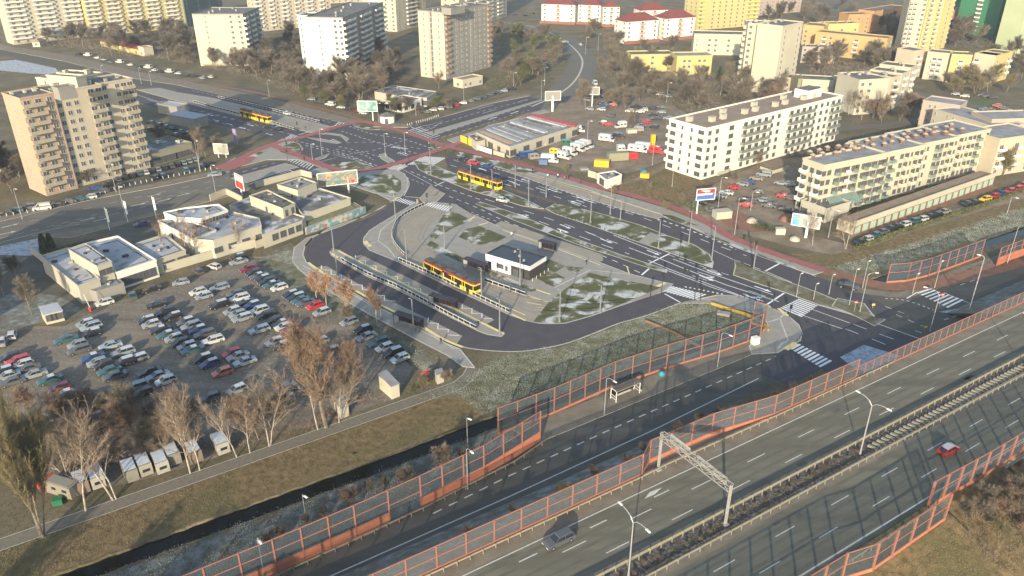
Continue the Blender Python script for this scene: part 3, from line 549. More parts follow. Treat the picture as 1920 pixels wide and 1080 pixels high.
def winmesh(k):
    if k in _wc: return _wc[k]
    W_, H_ = {'w': (1.45, 1.4), 'W': (2.3, 1.45), 'n': (.75, 1.35), 's': (.7, .7), 'v': (1.3, 2.6), 'D': (1.9, 1.75), 'S': (3.2, 2.1), 'N': (0.95, 1.75)}[k]
    mb = MB(); mb.mat(0)
    for x, z, sx, sz in ((-W_ / 2, 0, .1, H_), (W_ / 2, 0, .1, H_), (0, -H_ / 2, W_ + .1, .1), (0, H_ / 2, W_ + .1, .1), (0, 0, .08, H_)) : mb.box((x, -.02, z), (sx, .12, sz))
    mb.box((0, -.07, -H_ / 2 - .06), (W_ + .2, .2, .05)); mb.mat(1); mb.face([(-W_ / 2, -.015, -H_ / 2), (W_ / 2, -.015, -H_ / 2), (W_ / 2, -.015, H_ / 2), (-W_ / 2, -.015, H_ / 2)])
    _wc[k] = mb; return mb
def balmesh(L, col, dep=1.25):
    mb = MB(); mb.mat(0).box((0, -dep / 2, -.09), (L, dep, .16)); mb.mat(1).box((0, -dep, .5), (L, .08, 1.0)); mb.box((-L / 2 + .04, -dep / 2, .5), (.08, dep - .1, .98)); mb.box((L / 2 - .04, -dep / 2, .5), (.08, dep - .1, .98)); return mb
_bc = {}
SLAB = plain('balcony_slab', (0.36, 0.35, 0.31))
class Bld:
    def __init__(s, name, label, cat, group=None):
        s.n, s.l, s.c, s.g = name, label, cat, group; s.boxes = []; s.items = []; s.o = None; s.ex = []
    def box(s, p0, p1, p2, h, wall, roof, fa='', fb='', floors=1, fh=2.8, base=False, z0=.9, L=None, D=None, du=0., dv=0., parapet=.5, bal='w', zb=0., frame=None, hip=0, side=None, ang=None):
        hh = 0 if base else h
        A, B, C = P(*p0, hh), P(*p1, hh), P(*p2, hh)
        u = (B - A); u.z = 0; L0 = u.length; u.normalize()
        if ang is not None: u = Vector((math.cos(R(ang)), math.sin(R(ang)), 0))
        v = Vector((-u.y, u.x, 0)); dd = (C - A).dot(v)
        if dd < 0: v = -v; dd = -dd
        L = L or L0; D = D or max(dd, 3); A = Vector((A.x, A.y, 0)) + u * du + v * dv
        if s.o is None:
            s.A0 = A.copy(); s.o = thing(s.n, s.l, s.c, (A.x, A.y, 0), 0, s.g)
        A = A - s.A0; A.z = 0; Q = [A, A + u * L, A + u * L + v * D, A + v * D]
        mb = MB(); mb.mat(0)
        for i in range(4):
            a, b = Q[i], Q[(i + 1) % 4]; q = [(a.x, a.y, zb), (b.x, b.y, zb), (b.x, b.y, h), (a.x, a.y, h)]
            mb.face(q if u.cross(v).z > 0 else q[::-1])
        wl = mb.build('wall', WM[wall], s.o); ctr = (Q[0] + Q[2]) / 2; ang_ = math.atan2(u.y, u.x)
        mb = MB()
        if hip:
            e = .5; E = [Q[0] - u * e - v * e, Q[1] + u * e - v * e, Q[2] + u * e + v * e, Q[3] - u * e + v * e]; E = [Vector((q.x, q.y, h)) for q in E]
            k = min(L, D) / 2
            if L > D: r0, r1 = (E[0] + E[3]) / 2 + u * k, (E[1] + E[2]) / 2 - u * k
            else: r0, r1 = (E[0] + E[1]) / 2 + v * k, (E[2] + E[3]) / 2 - v * k
            r0.z = r1.z = h + hip
            F = [[E[0], E[1], r1, r0], [E[1], E[2], r1], [E[2], E[3], r0, r1], [E[3], E[0], r0]] if L > D else [[E[0], E[1], r0], [E[1], E[2], r1, r0], [E[2], E[3], r1], [E[3], E[0], r0, r1]]
            for f in F: mb.face(f)
            mb.face([E[3], E[2], E[1], E[0]])
            mb.build('roof', RM[roof], s.o)
        else:
            mb.prism([(q.x, q.y) for q in Q], h - .3, h - .12, bottom=False, sides=False); mb.build('roof', RM[roof], s.o)
            if parapet:
                mb = MB(); c2 = Vector((ctr.x, ctr.y, h + parapet / 2 - .1))
                for (off, ln, r) in ((-v * (D / 2), L + .3, 0), (v * (D / 2), L + .3, 0), (-u * (L / 2), D - .3, 1), (u * (L / 2), D - .3, 1)):
                    mb.box((c2.x + off.x, c2.y + off.y, c2.z), (ln, .3, parapet), ang_ + (math.pi / 2 if r else 0))
                mb.build('parapet', WM[wall], s.o)
        s.last = dict(A=A, u=u, v=v, L=L, D=D, h=h)
        for spec, (a, d, n, LL) in ((fa, (A, u, -v, L)), (fb, (A, v, -u, D)), (side or '', (A + u * L, v, u, D))):
            if not spec: continue
            if spec == fb and d is v: pass
            cw = LL / len(spec); ra = math.atan2(n.x, -n.y)   # local -Y points along n
            for f in range(floors):
                z = zb + z0 + f * fh + .7
                for i, ch in enumerate(spec):
                    if ch == '.': continue
                    p = a + d * (cw * (i + .5)); p = Vector((p.x, p.y, z))
                    if ch in 'BLGM':
                        if f == 0 and z0 < 3 and ch != 'G': s.items.append(('w', p, n, ra)); continue
                        s.items.append(('D', p + Vector((0, 0, -.2)), n, ra)); s.items.append(('b' + (bal if ch != 'G' else 'g') + ('%.2f' % (cw * .99 if ch == 'L' else min(cw * .85, 3.4))), p + Vector((0, 0, -1.25)), n, ra))
                    else: s.items.append((ch, p, n, ra))
        return s
    def poly(s, px, h, wall, roof, zb=0., parapet=.4):
        pts = [Vector((q.x, q.y, 0)) for q in PW(px, h)]
        if s.o is None: s.A0 = sum(pts, Vector()) / len(pts); s.o = thing(s.n, s.l, s.c, (s.A0.x, s.A0.y, 0), 0, s.g)
        pts = [q - s.A0 for q in pts]
        mb = MB(); mb.prism(pts, zb, h, top=False); mb.build('wall', WM[wall], s.o)
        mb = MB(); mb.prism(pts, h - .2, h - .1, sides=False); mb.build('roof', RM[roof], s.o)
        if parapet:
            mb = MB(); c = [Vector((q.x, q.y, 0)) for q in pts]; c += [c[0]]
            for a, b in zip(c, c[1:]):
                m_ = (a + b) / 2; d = b - a; mb.box((m_.x, m_.y, h + parapet / 2 - .1), (d.length + .2, .22, parapet), math.atan2(d.y, d.x))
            mb.build('parapet', WM[wall], s.o)
        s.pts = pts; s.ph = h; c0 = sum(pts, Vector()) / len(pts); rr = random.Random(len(s.items) + int(h * 10))
        for k in range(4 if roof != 'olive' else 0):
            q = c0.lerp(pts[k % len(pts)], rr.uniform(.15, .6)); mb = MB(); hh = rr.uniform(.3, .8); mb.box((0, 0, hh / 2), (rr.uniform(.5, 1.4), rr.uniform(.5, .9), hh)); mb.build('roof_vent', M['concrete'] if k % 2 else M['steel_dk'], s.o, (q.x, q.y, h - .12), k * .5)
        for k in range(3):
            a, b = c0.lerp(pts[k % len(pts)], .8), c0.lerp(pts[(k + 1) % len(pts)], .8); d = b - a; mb = MB(); m_ = (a + b) / 2; mb.box((m_.x, m_.y, h - .06), (d.length, .16, .08), math.atan2(d.y, d.x)); mb.build('roof_pipe', M['steel_dk'], s.o)
        return s
    def front(s, i, spec, h0, fh=3, floors=1):
        """windows on edge i of the last polygon"""
        a, b = s.pts[i], s.pts[(i + 1) % len(s.pts)]; d = (b - a); LL = d.length; d.normalize(); n = Vector((d.y, -d.x, 0)); c = sum(s.pts, Vector()) / len(s.pts)
        if (c - a).dot(n) > 0: n = -n
        ra = math.atan2(n.x, -n.y); cw = LL / len(spec)
        for f in range(floors):
            for j, ch in enumerate(spec):
                if ch != '.':
                    p = a + d * (cw * (j + .5)); s.items.append((ch, Vector((p.x, p.y, h0 + f * fh)), n, ra))
        return s
    def vents(s, n, kind='vent', seed=0, size=1.0, col=None):
        rr = random.Random(seed + n); q = s.last
        for i in range(n):
            p = q['A'] + q['u'] * (q['L'] * (i + .5 + rr.uniform(-.2, .2)) / n) + q['v'] * (q['D'] * rr.choice((.3, .5, .7))); mb = MB()
            w_, d_, h_ = size * rr.uniform(.8, 1.6), size * rr.uniform(.6, 1.), size * rr.uniform(.7, 1.3)
            mb.mat(0).box((0, 0, h_ / 2), (w_, d_, h_)); mb.box((0, 0, h_ + .08), (w_ + .2, d_ + .2, .12)); mb.build('chimney', WM[col] if col else M['concrete'], s.o, (p.x, p.y, q['h'] - .12), math.atan2(q['u'].y, q['u'].x))
        return s
    def done(s, frame=None):
        fr = frame or FR; wins = [i for i in s.items if i[0][0] != 'b']; bals = [i for i in s.items if i[0][0] == 'b']
        for lst, nm in ((wins, 'window'), (bals, 'balcony')):
            lst.sort(key=lambda i: ZD(i[1] + s.A0)); extra = MB()
            for k, (ch, p, n, ra) in enumerate(lst):
                if nm == 'window': src = winmesh(ch); mats = [fr, M['glass']]; key = (ch, fr.name)
                else: src = balmesh(float(ch[2:]), ch[1]); mats = [SLAB, BALM[ch[1]]]; key = (ch,)
                if k < 100:
                    if key not in _bc: _bc[key] = src.mesh(nm, mats)
                    q = p + n * .02; put(nm, _bc[key], s.o, (q.x, q.y, q.z), ra)
                else:
                    ca, sa = math.cos(ra), math.sin(ra); q = p + n * .02; b = len(extra.v)
                    extra.v += [(q.x + x * ca - y * sa, q.y + x * sa + y * ca, q.z + z) for x, y, z in src.v]; extra.f += [tuple(b + j for j in f) for f in src.f]
                    if nm == 'window': extra.m += src.m
                    else: extra.m += [m + 'wcgoybdr'.index(ch[1]) * 1 if m else 0 for m in src.m]
            if extra.f:
                o = extra.build(nm, [fr, M['glass']] if nm == 'window' else [SLAB] + [BALM[c] for c in 'wcgoybdr'], s.o)
                if nm == 'balcony': o.data.polygons.foreach_set('material_index', [m if m == 0 else m for m in extra.m])
                o['kind'] = 'stuff'
        return s.o
def fixbal():  # the balustrade colour index in merged balconies: 1 + position in the list
    pass

# 1 -- left tower block in three steps
b = Bld('apartment_tower', 'beige eleven storey tower with peach end wall beside the left street', 'apartment block')
A1, B1, C1 = (37, 186), (248, 150), (6, 175)
b.box(A1, B1, C1, 31, 'peach', 'felt', 'LLw', '.nn', 11, 2.8, L=10, D=12.5, bal='d'); b.vents(3, size=.9, col='cream')
b.box(A1, B1, C1, 31, 'beige', 'felt', 'www.LL', '', 11, 2.8, L=15.5, D=12.5, du=10, dv=1.0, bal='d'); b.vents(4, size=1.0)
b.box(A1, B1, C1, 31, 'beige', 'felt', 'w.wLL', '', 11, 2.8, L=11, D=11.5, du=25.5, dv=2.0, bal='d'); b.vents(2)
b.box((133, 152), (185, 139), (82, 142), 31, 'cream', 'felt', 'ww', 'nn', 11, 2.8, L=14, D=15); b.vents(4, size=1.2, col='cream')
b.box((133, 152), (185, 139), (82, 142), 34, 'cream', 'felt', '', '', 1, L=4, D=12, du=4, dv=2, zb=30.5)
b.box(A1, B1, C1, 34, 'grey', 'felt', '', '', 1, L=5, D=4, du=13, dv=5, zb=30.5); b.done()
b = Bld('apartment_tower', 'balconied tower cut by the left edge of the view', 'apartment block')
b.box((2, 158), (60, 148), (-60, 140), 31, 'cream', 'felt', '', 'LL', 11, 2.8, L=8, D=24, bal='w', du=-17, side='LLwLLw'); b.done()
# out-of-view neighbours whose shade falls on the left street
b = Bld('apartment_tower', 'tower block left of the view that shades the showroom roofs', 'apartment block'); b.A0 = Vector((0, 0, 0)); b.o = thing(b.n, b.l, b.c)
def worldbox(b, x, y, L, D, h, ang, wall, fa, fb, floors):
    u = Vector((math.cos(R(ang)), math.sin(R(ang)), 0)); v = Vector((-u.y, u.x, 0)); A = Vector((x, y, 0)); Q = [A, A + u * L, A + u * L + v * D, A + v * D]
    mb = MB(); mb.prism(Q, 0, h, top=False); mb.build('wall', WM[wall], b.o); mb = MB(); mb.prism(Q, h - .3, h - .1, sides=False); mb.build('roof', RM['felt'], b.o)
    for spec, (a, d, n, LL) in ((fa, (A, u, -v, L)), (fb, (A + u * L, v, u, D))):
        for f in range(floors):
            for i, ch in enumerate(spec):
                p = a + d * (LL / len(spec) * (i + .5)); b.items.append((ch, Vector((p.x, p.y, 1.6 + f * 2.8)), n, math.atan2(n.x, -n.y)))
worldbox(b, -160, 102, 33, 13, 33, 12, 'beige', 'wwwwww', 'ww', 11); b.done()
# 2 -- shop under the tower
b = Bld('shop_pavilion', 'single storey shop with dark flat roof at the foot of the peach tower', 'shop')
b.box((275, 290), (359, 268), (228, 278), 4.6, 'olive', 'patchy', 'SSSSSSSS', '.N.N.', 1, z0=.8, parapet=.5); b.vents(4, size=.8, col='white'); b.done(FRD)
# 3 -- white showroom group by the car park
b = Bld('showroom', 'white flat roofed showroom covered in snow beside the gravel car park', 'showroom')
b.poly('77,482 130,466 187,524 147,538', 4.6, 'offwhite', 'snow', parapet=.5)
b.poly('160,458 221,444 293,489 218,513 206,492', 4.4, 'white', 'snow', parapet=.5); b.front(2, '.S.S.S.', 1.8)
b.poly('128,467 160,456 209,490 182,499', 7.6, 'offwhite', 'snow', parapet=.2); b.front(2, 'ww', 5.6)
b.poly('254,458 310,440 348,470 294,488', 4.0, 'offwhite', 'snow', parapet=.4); b.front(2, 'S.S.', 1.8)
b.poly('155,540 187,524 222,521 232,530 180,546', 3.0, 'grey', 'grey', parapet=0)
b.done(FRD)
b = Bld('showroom', 'white car showroom with parapet walls and rusty bare trees in front', 'showroom')
b.poly('297,415 330,407 405,432 362,449', 5.4, 'white', 'snow'); b.front(3, 'n.n.', 3)
b.poly('307,399 345,391 410,384 427,395 378,411 330,408', 6.6, 'white', 'snow'); b.front(3, 'nnnnnnnn', 5.4)
b.poly('362,449 378,411 427,396 486,410 490,424 400,452', 5.0, 'offwhite', 'snow'); b.front(4, 'W.W.W.W', 2.2)
b.done(FRD)
# 5 -- workshops
b = Bld('workshop', 'old workshop with cream upper block and patchy snow roof beside the mural wall', 'workshop')
b.poly('430,386 470,370 530,394 572,408 566,415 492,442 487,418', 3.8, 'ivory', 'patchy'); b.front(4, 'DDDD.', 2.2)
b.poly('505,360 560,367 600,354 657,372 568,404 553,383', 4.0, 'ivory', 'patchy')
b.poly('468,368 501,357 553,382 530,392', 6.6, 'ivory', 'felt'); b.front(2, 'NN', 5.0); b.front(3, '..n..', 4.6)
b.poly('520,347 563,333 593,343 558,358', 6.4, 'ivory', 'grey'); b.done(FRD)
b = Bld('lean_to_shed', 'long lean to shed with olive and grey sheet roof behind the painted wall', 'shed')
b.poly('575,406 612,390 655,374 678,387 640,402 577,424', 2.0, 'offwhite', 'olive', parapet=0); b.done()
# 6 -- centre tower
b = Bld('apartment_tower', 'twelve storey tower with bright blank cream end wall above the small shops', 'apartment block')
b.box((832, 24), (920, 8), (770, 22), 33.6, 'grey', 'felt', 'B.wwsvwwsB', '.n.v.n.', 12, 2.8, bal='b'); b.vents(9, size=1.1)  # long side grey for its grazing sun: weaker light put into the colour
mb = MB(); q = b.last; mb.face([(-.02, 0, 0)] * 3) if False else None
A_, u_, v_ = q['A'], q['u'], q['v']; n_ = -u_
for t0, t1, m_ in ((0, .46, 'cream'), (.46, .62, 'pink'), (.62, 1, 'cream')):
    a = A_ + v_ * (q['D'] * t0) + n_ * .012; c = A_ + v_ * (q['D'] * t1) + n_ * .012; mb = MB(); mb.face([(c.x, c.y, 0), (a.x, a.y, 0), (a.x, a.y, 33.4), (c.x, c.y, 33.4)]); mb.build('end_wall', WM[m_], b.o)  # end wall overlaid in cream, its full sunlight put into the colour
b.box((832, 24), (920, 8), (770, 22), 36, 'grey', 'felt', '', '', 1, L=12, D=6, du=14, dv=6, zb=33); b.done()
b = Bld('apartment_tower', 'white tower with narrow window strips on its left end above the grey tree belt', 'apartment block')
b.box((642, 34), (718, 5), (577, 31), 31, 'grey', 'felt', 'LLwLLwLL', 'ww..n..', 11, 2.8, bal='w'); b.vents(6)  # grey long side puts weaker sunlight into the colour of a white tower
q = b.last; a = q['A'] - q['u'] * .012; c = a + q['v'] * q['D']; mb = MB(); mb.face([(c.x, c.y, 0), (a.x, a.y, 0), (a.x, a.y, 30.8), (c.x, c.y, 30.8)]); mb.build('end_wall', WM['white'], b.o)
b.box((642, 34), (718, 5), (577, 31), 31, 'white', 'felt', '', 'nn', 11, 2.8, L=13, D=6, du=4, dv=q['D']); b.done()
b = Bld('apartment_tower', 'cream tower between the yellow slab and the white tower', 'apartment block')
b.box((455, 27), (500, 8), (388, 17), 28, 'grey', 'felt', 'LwLwL', 'ww..n.', 10, 2.8, bal='w', L=30); b.vents(5)  # long side greyed: less sun put into the colour of a cream tower
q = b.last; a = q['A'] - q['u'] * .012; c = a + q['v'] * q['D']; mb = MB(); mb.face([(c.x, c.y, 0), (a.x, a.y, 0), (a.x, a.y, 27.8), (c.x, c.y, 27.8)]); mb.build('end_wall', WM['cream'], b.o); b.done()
b = Bld('slab_block', 'long grey slab block with balconies behind the white tower', 'apartment block')
b.box((484, 60), (560, 52), (470, 40), 30, 'beige', 'felt', 'LwBwLwBwLwBw', 'ww', 10, 2.8, base=True, L=60, D=12); b.done()
b = Bld('slab_block', 'tall yellow and white banded slab at the top left corner', 'apartment block')
b.box((172, 70), (350, 50), (60, 30), 46, 'yellow', 'felt', 'LLwLLwLLwLLwLLw', '', 16, 2.8, base=True, D=14, bal='w')
b.box((172, 70), (350, 50), (60, 30), 46, 'cream', 'felt', 'LLwLLwLL', '', 16, 2.8, base=True, L=46, D=14, du=-47, dv=5, bal='w'); b.done()
b = Bld('slab_block', 'dark shaded green grey slab at the top beside the yellow slab', 'apartment block')
b.box((352, 50), (420, 30), (340, 30), 40, 'shaded_green', 'felt', 'w.w.w.w', '', 14, 2.8, base=True, D=16); b.done()  # dark green stands for a shaded side, its shade put into the colour
b = Bld('slab_block', 'cream slab filling the gap behind the white tower at the top edge', 'apartment block')
b.box((745, 60), (800, 45), (700, 52), 38, 'cream', 'felt', 'wwLLww', 'wwLLw', 13, 2.8, base=True, bal='w'); b.done()
b = Bld('slab_block', 'pale slab behind the centre tower at the top edge', 'apartment block')
b.box((862, 60), (950, 30), (800, 50), 44, 'beige', 'felt', 'wLwLwLwLw', 'ww', 15, 2.8, base=True, D=14, bal='w'); b.done()
b = Bld('slab_block', 'distant beige slab along the top edge left of the white tower', 'apartment block')
b.box((560, 10), (700, 2), (550, -10), 30, 'beige', 'felt', 'wLwLwLwLwLwL', '', 10, 2.8, base=True, D=12); b.done()
# 12 -- red roofed white blocks
gRR = 'white blocks with red hipped roofs'
for (p0, p1, p2, hp, lab) in (((1015, 43), (1077, 46), (1008, 36), 4, 'leftmost white block with red hipped roof at the top'), ((1083, 45), (1125, 47), (1078, 38), 4, 'second white red roofed block from the left at the top'), ((1130, 50), (1160, 50), (1126, 42), 4, 'white red roofed block behind the large front one'),
                              ((1172, 83), (1232, 78), (1158, 70), 4.5, 'front white block with red hipped roof nearest the junction'), ((1245, 76), (1300, 72), (1235, 64), 4.5, 'rightmost white red roofed block beside the yellow slab'), ((1200, 58), (1250, 56), (1190, 48), 4.5, 'white red roofed block between and behind the two front ones')):
    b = Bld('red_roofed_block', lab, 'apartment block', gRR); b.box(p0, p1, p2, 14, 'white', 'red', 'w.B.w', 'w.w', 5, 2.8, base=True, hip=hp, bal='r', D=14, z0=.9); 
    q = b.last; mb = MB(); mb.box(tuple(q['A'] + q['u'] * q['L'] / 2 + Vector((0, 0, .9)) - q['v'] * .9), (q['L'] + 2, 1.6, 1.8), math.atan2(q['u'].y, q['u'].x)); mb.build('plinth', WM['brick'], b.o); b.done()
b = Bld('slab_block', 'tall pale yellow slab beside the red roofed blocks', 'apartment block')
b.box((1305, 57), (1417, 48), (1280, 30), 42, 'yellow', 'felt', 'L.wwwwwwLL', 'www', 14, 2.8, base=True, D=16, bal='y'); b.done()
b = Bld('slab_block', 'pale slab at the top edge right of the yellow slab', 'apartment block')
b.box((1420, 30), (1500, 22), (1415, 10), 30, 'pink', 'felt', 'wwwwwwww', '', 10, 2.8, base=True, D=14); b.done()
b = Bld('school_block', 'low cream block with dark roof below the yellow slab', 'block')
b.box((1302, 64), (1398, 66), (1310, 55), 12, 'ivory', 'felt', 'n.ww.w.n', '', 3, 3, D=14, z0=2); b.done()
b = Bld('school_block', 'low yellow block behind bare trees by the side street', 'block')
b.box((1270, 106), (1336, 105), (1262, 92), 10, 'yellow', 'grey', '.ww.ww.', '', 3, 3, D=12)
b.box((1270, 106), (1336, 105), (1262, 92), 9, 'yellow', 'felt', 'w.w.w', '', 3, 3, D=12, L=24, du=-24, dv=6); b.done()
# 16 -- cream stepped tower
b = Bld('apartment_tower', 'cream stepped tower with stacked corner balconies above the white flats', 'apartment block')
b.box((1403, 45), (1462, 46), (1398, 38), 31, 'ivory', 'felt', 'w.B.w', 'B', 11, 2.8, D=12, bal='c'); b.vents(4)
b.box((1468, 50), (1506, 42), (1462, 46), 32, 'cream', 'felt', 'w.w', '', 11, 2.8, D=13, side='BBB', bal='c'); b.vents(3); b.done()
# 17, 18, 20
b = Bld('terraced_block', 'long ochre block with dark flat roof right of the cream stepped tower', 'apartment block')
b.box((1530, 60), (1664, 73), (1535, 50), 13, 'ochre', 'felt', '.Bw.w.B.w.w', 'w.w', 4, 2.9, D=11, bal='c', side='w.w')
b.box((1507, 47), (1545, 50), (1510, 40), 14, 'ochre', 'felt', 'w.w', '', 4, 2.9, D=14); b.box((1548, 46), (1612, 44), (1550, 38), 14, 'yellow', 'felt', 'w.w.w', '', 4, 2.9, D=10); b.vents(3); b.done()
b = Bld('terraced_block', 'pale pink low block below the long ochre block', 'apartment block')
b.box((1505, 88), (1568, 90), (1500, 80), 9, 'pink', 'felt', 'w.B.w.', '', 3, 2.9, D=10, bal='w'); b.vents(3); b.done()
b = Bld('terraced_block', 'orange block with dark roof left of the yellow tower', 'apartment block')
b.box((1592, 28), (1632, 27), (1595, 20), 13, 'orange', 'felt', 'w.w.w', '', 4, 2.9, D=12); b.box((1640, 22), (1700, 12), (1640, 8), 14, 'orange', 'felt', 'w.ww.w', '', 4, 2.9, D=12); b.done()
b = Bld('terraced_block', 'orange block tucked right behind the yellow tower', 'apartment block')
b.box((1776, 22), (1812, 16), (1776, 12), 14, 'orange', 'felt', 'w.B', '', 4, 2.9, D=12); b.done()
b = Bld('apartment_tower', 'tall yellow tower with white balcony stacks and grey side panel', 'apartment block')
b.box((1684, 105), (1716, 106), (1683, 96), 37, 'beige', 'felt', 'BB.w', '', 12, 2.8, base=True, D=13, bal='c'); b.vents(2)
b.box((1720, 97), (1750, 95), (1720, 88), 39, 'yellow', 'felt', 'BB', '', 12, 2.8, base=True, D=13, bal='c'); b.box((1752, 93), (1770, 90), (1750, 86), 41, 'yellow', 'felt', 'w', '', 13, 2.8, base=True, D=12, side='BBB', bal='w'); b.done()
# 21
b = Bld('slab_block', 'tall block with dark green side wall near the top right corner', 'apartment block')
b.box((1862, 72), (1880, 70), (1862, 60), 38, 'green', 'felt', '', 'B', 12, 2.8, base=True, D=30, bal='w'); b.box((1790, 40), (1865, 36), (1790, 20), 34, 'green', 'felt', '.s.s.s.', '', 12, 2.8, base=True, D=12); b.done()
b = Bld('slab_block', 'pale green block with yellow balconies at the top right corner', 'apartment block')
b.box((1876, 80), (1905, 82), (1880, 70), 36, 'lime', 'felt', 'BB', '', 12, 2.8, base=True, D=14, bal='y'); b.box((1906, 88), (1980, 76), (1906, 76), 38, 'lime', 'felt', 's..s..s', '', 12, 2.8, base=True, D=14); b.done()
# 22
b = Bld('terraced_block', 'folded yellow and beige block with white balconies near the right edge', 'apartment block')
for (p0, p1, wl, fa) in (((1714, 96), (1736, 93), 'beige', 'B'), ((1740, 97), (1781, 101), 'beige', '.BB.'), ((1785, 102), (1824, 104), 'yellow', '.B.'), ((1828, 100), (1868, 105), 'beige', 'B..'), ((1868, 105), (1900, 97), 'yellow', 'w.B')):
    b.box(p0, p1, (p0[0] + 2, p0[1] - 8), 14, wl, 'felt', fa, '', 4, 3.0, D=10, bal='w', parapet=.4)
b.done()
b = Bld('low_hall', 'low green roofed hall at the right edge under the pale green block', 'hall'); b.box((1905, 93), (1990, 90), (1905, 85), 5, 'lime', 'felt', '', '', 1, D=12); b.done()
# 23
b = Bld('terraced_block', 'cream stepped block with long dark roof between the two white blocks of flats', 'apartment block')
b.box((1612, 151), (1668, 148), (1612, 140), 15, 'ivory', 'felt', 'ww..', '', 5, 2.9, D=16, bal='w', side='B.'); b.vents(3, size=1.3)
for k, (p0, p1) in enumerate((((1673, 146), (1689, 142)), ((1692, 139), (1706, 133)), ((1708, 128), (1720, 122)))): b.box(p0, p1, (p0[0], p0[1] - 10), 15, 'beige' if k % 2 == 0 else 'cream', 'felt', 'B', '', 5, 2.9, D=14, bal='w'); b.vents(2, size=1.2)
b.box((1470, 146), (1500, 148), (1470, 140), 8, 'pink', 'felt', 'ww', '', 2, 3, D=10); b.box((1505, 149), (1565, 152), (1505, 142), 8, 'ivory', 'felt', 'nWn', '', 2, 3, D=11, parapet=.4); b.box((1573, 151), (1612, 152), (1573, 143), 9, 'pink', 'felt', 'nWn', '', 2, 3, D=11)
b.box((1497, 149), (1504, 149), (1498, 143), 9.5, 'olive', 'felt', '', '', 1, D=10); b.box((1565, 151), (1573, 152), (1566, 143), 9.5, 'olive', 'felt', '', '', 1, D=10); b.done()
# 24 -- white flats
b = Bld('apartment_block', 'white six storey flats with brown roof and pale green glass balconies', 'apartment block')
b.box((1325, 242), (1580, 180), (1253, 224), 17.5, 'white', 'brown', 'ww.W.LLLLww.LLLLwwwLL', 'WnnW', 6, 2.85, bal='o'); q = dict(b.last)
for i in range(13):
    t = (i + .6) / 13.5; p = q['A'] + q['u'] * (q['L'] * t) + q['v'] * (q['D'] * (.35 + .3 * (i % 3 == 0))); mb = MB(); mb.box((0, 0, .8), (2.0, 1.6, 1.6)); mb.box((0, 0, 1.65), (2.3, 1.9, .15)); mb.build('chimney', WM['offwhite'], b.o, (p.x, p.y, 17.4), math.atan2(q['u'].y, q['u'].x))
p = q['A'] + q['u'] * (q['L'] * .86) + q['v'] * 8; mb = MB(); mb.mat(0).box((0, 0, 1.6), (9, 6, 3.2)); mb.mat(1).box((0, 0, 3.25), (8.6, 5.6, .1)); mb.build('roof_house', [WM['white'], RM['felt']], b.o, (p.x, p.y, 17.4), math.atan2(q['u'].y, q['u'].x))
# wrap-round end balconies on the bright gable
for f in range(5):
    mb = balmesh(q['D'] * .98, 'w', 1.3); p = q['A'] + q['v'] * (q['D'] / 2) - q['u'] * .02; mb.build('long_balcony', [SLAB, WM['white']], b.o, (p.x, p.y, 3.2 + f * 2.85), math.atan2(-q['u'].x, q['u'].y))
b.done(FRD)
# 25 -- ivory flats with garages
b = Bld('apartment_block', 'ivory stepped flats with clustered terracotta roof stacks above a row of garages', 'apartment block')
b.box((1545, 312), (1873, 247), (1520, 303), 15.5, 'ivory', 'grey', 'w.w..GnnwB.nGw.nGwnnG.wwG', 'BwB', 5, 2.9, L=27, D=8, parapet=.6); q0 = dict(b.last)
for k in range(1, 4): b.box((1545, 312), (1873, 247), (1520, 303), 15.5 - .2 * k, 'ivory', 'grey', ('nG.wBnBw', 'Bn.GwwBn', 'wBnBwG.w')[k - 1], '', 5, 2.9, L=18.5, D=14, du=27 + 18.5 * (k - 1), dv=1.2 * k - .6, parapet=.5, bal='c')
for i in range(34):
    rr = random.Random(i); t = (i + .5) / 34; p = q0['A'] + q0['u'] * (3 + 72 * t) + q0['v'] * (7.5 + 4.5 * (i % 2) + rr.uniform(-1, 1)); mb = MB(); mb.mat(0).box((0, 0, .5), (1.7, 1.1, 1.0)); mb.mat(1).tube((0, 0, 1.0), (0, 0, 1.5), .95, .2, 8); mb.build('chimney', [bpy.data.materials.get('dark_stack') or plain('dark_stack', (0.15, 0.085, 0.065)), M['concrete']], b.o, (p.x, p.y, 15.2), rr.uniform(0, 2))
b.box((1545, 418), (1610, 398), (1495, 400), 4.2, 'offwhite', 'felt', '', 'W.W', 1, base=True, L=11, D=9, du=0); 
u_ = q0['u']; v_ = q0['v']; p = q0['A'] + u_ * 3 - v_ * 3.5
mb = MB()
for k in range(14): x = k * .9; mb.face([(x, 0, 3.2), (x + .8, 0, 3.2), (x + .8, 3.4, 5.4), (x, 3.4, 5.4)]); mb.box((x + .85, 1.7, 4.3), (.08, 3.6, .1))
mb.build('glass_canopy', GLB, b.o, (p.x, p.y, 0), math.atan2(u_.y, u_.x)); b.done(FRD)
A_ = P(1598, 440); B_ = P(1862, 345); u_ = (B_ - A_); LG = u_.length; u_.normalize(); ag = math.atan2(u_.y, u_.x)
gr_ = thing('garage_row', 'long cream garage row with pale green doors below the ivory flats', 'garages', tuple(A_), ag)
mb = MB(); mb.mat(0).box((LG / 2, 2.6, 1.6), (LG, 5.2, 3.2)); mb.mat(0).box((LG / 2, -.05, 3.5), (LG, .3, 1.2)); mb.build('wall', WM['ivory'], gr_)
mb = MB(); mb.box((LG / 2, -.03, 1.15), (LG - .2, .1, 2.3)); mb.build('brick_base', WM['brick'], gr_)
mb = MB(); mb.box((LG / 2, 2.7, 3.25), (LG - .3, 4.9, .12)); mb.build('roof', RM['brown'], gr_)
md = MB(); md.box((0, 0, 1.1), (2.5, .1, 2.2)); md = md.mesh('garage_door', plain('garage_door_paint', (0.28, 0.40, 0.31)))
nD = 21
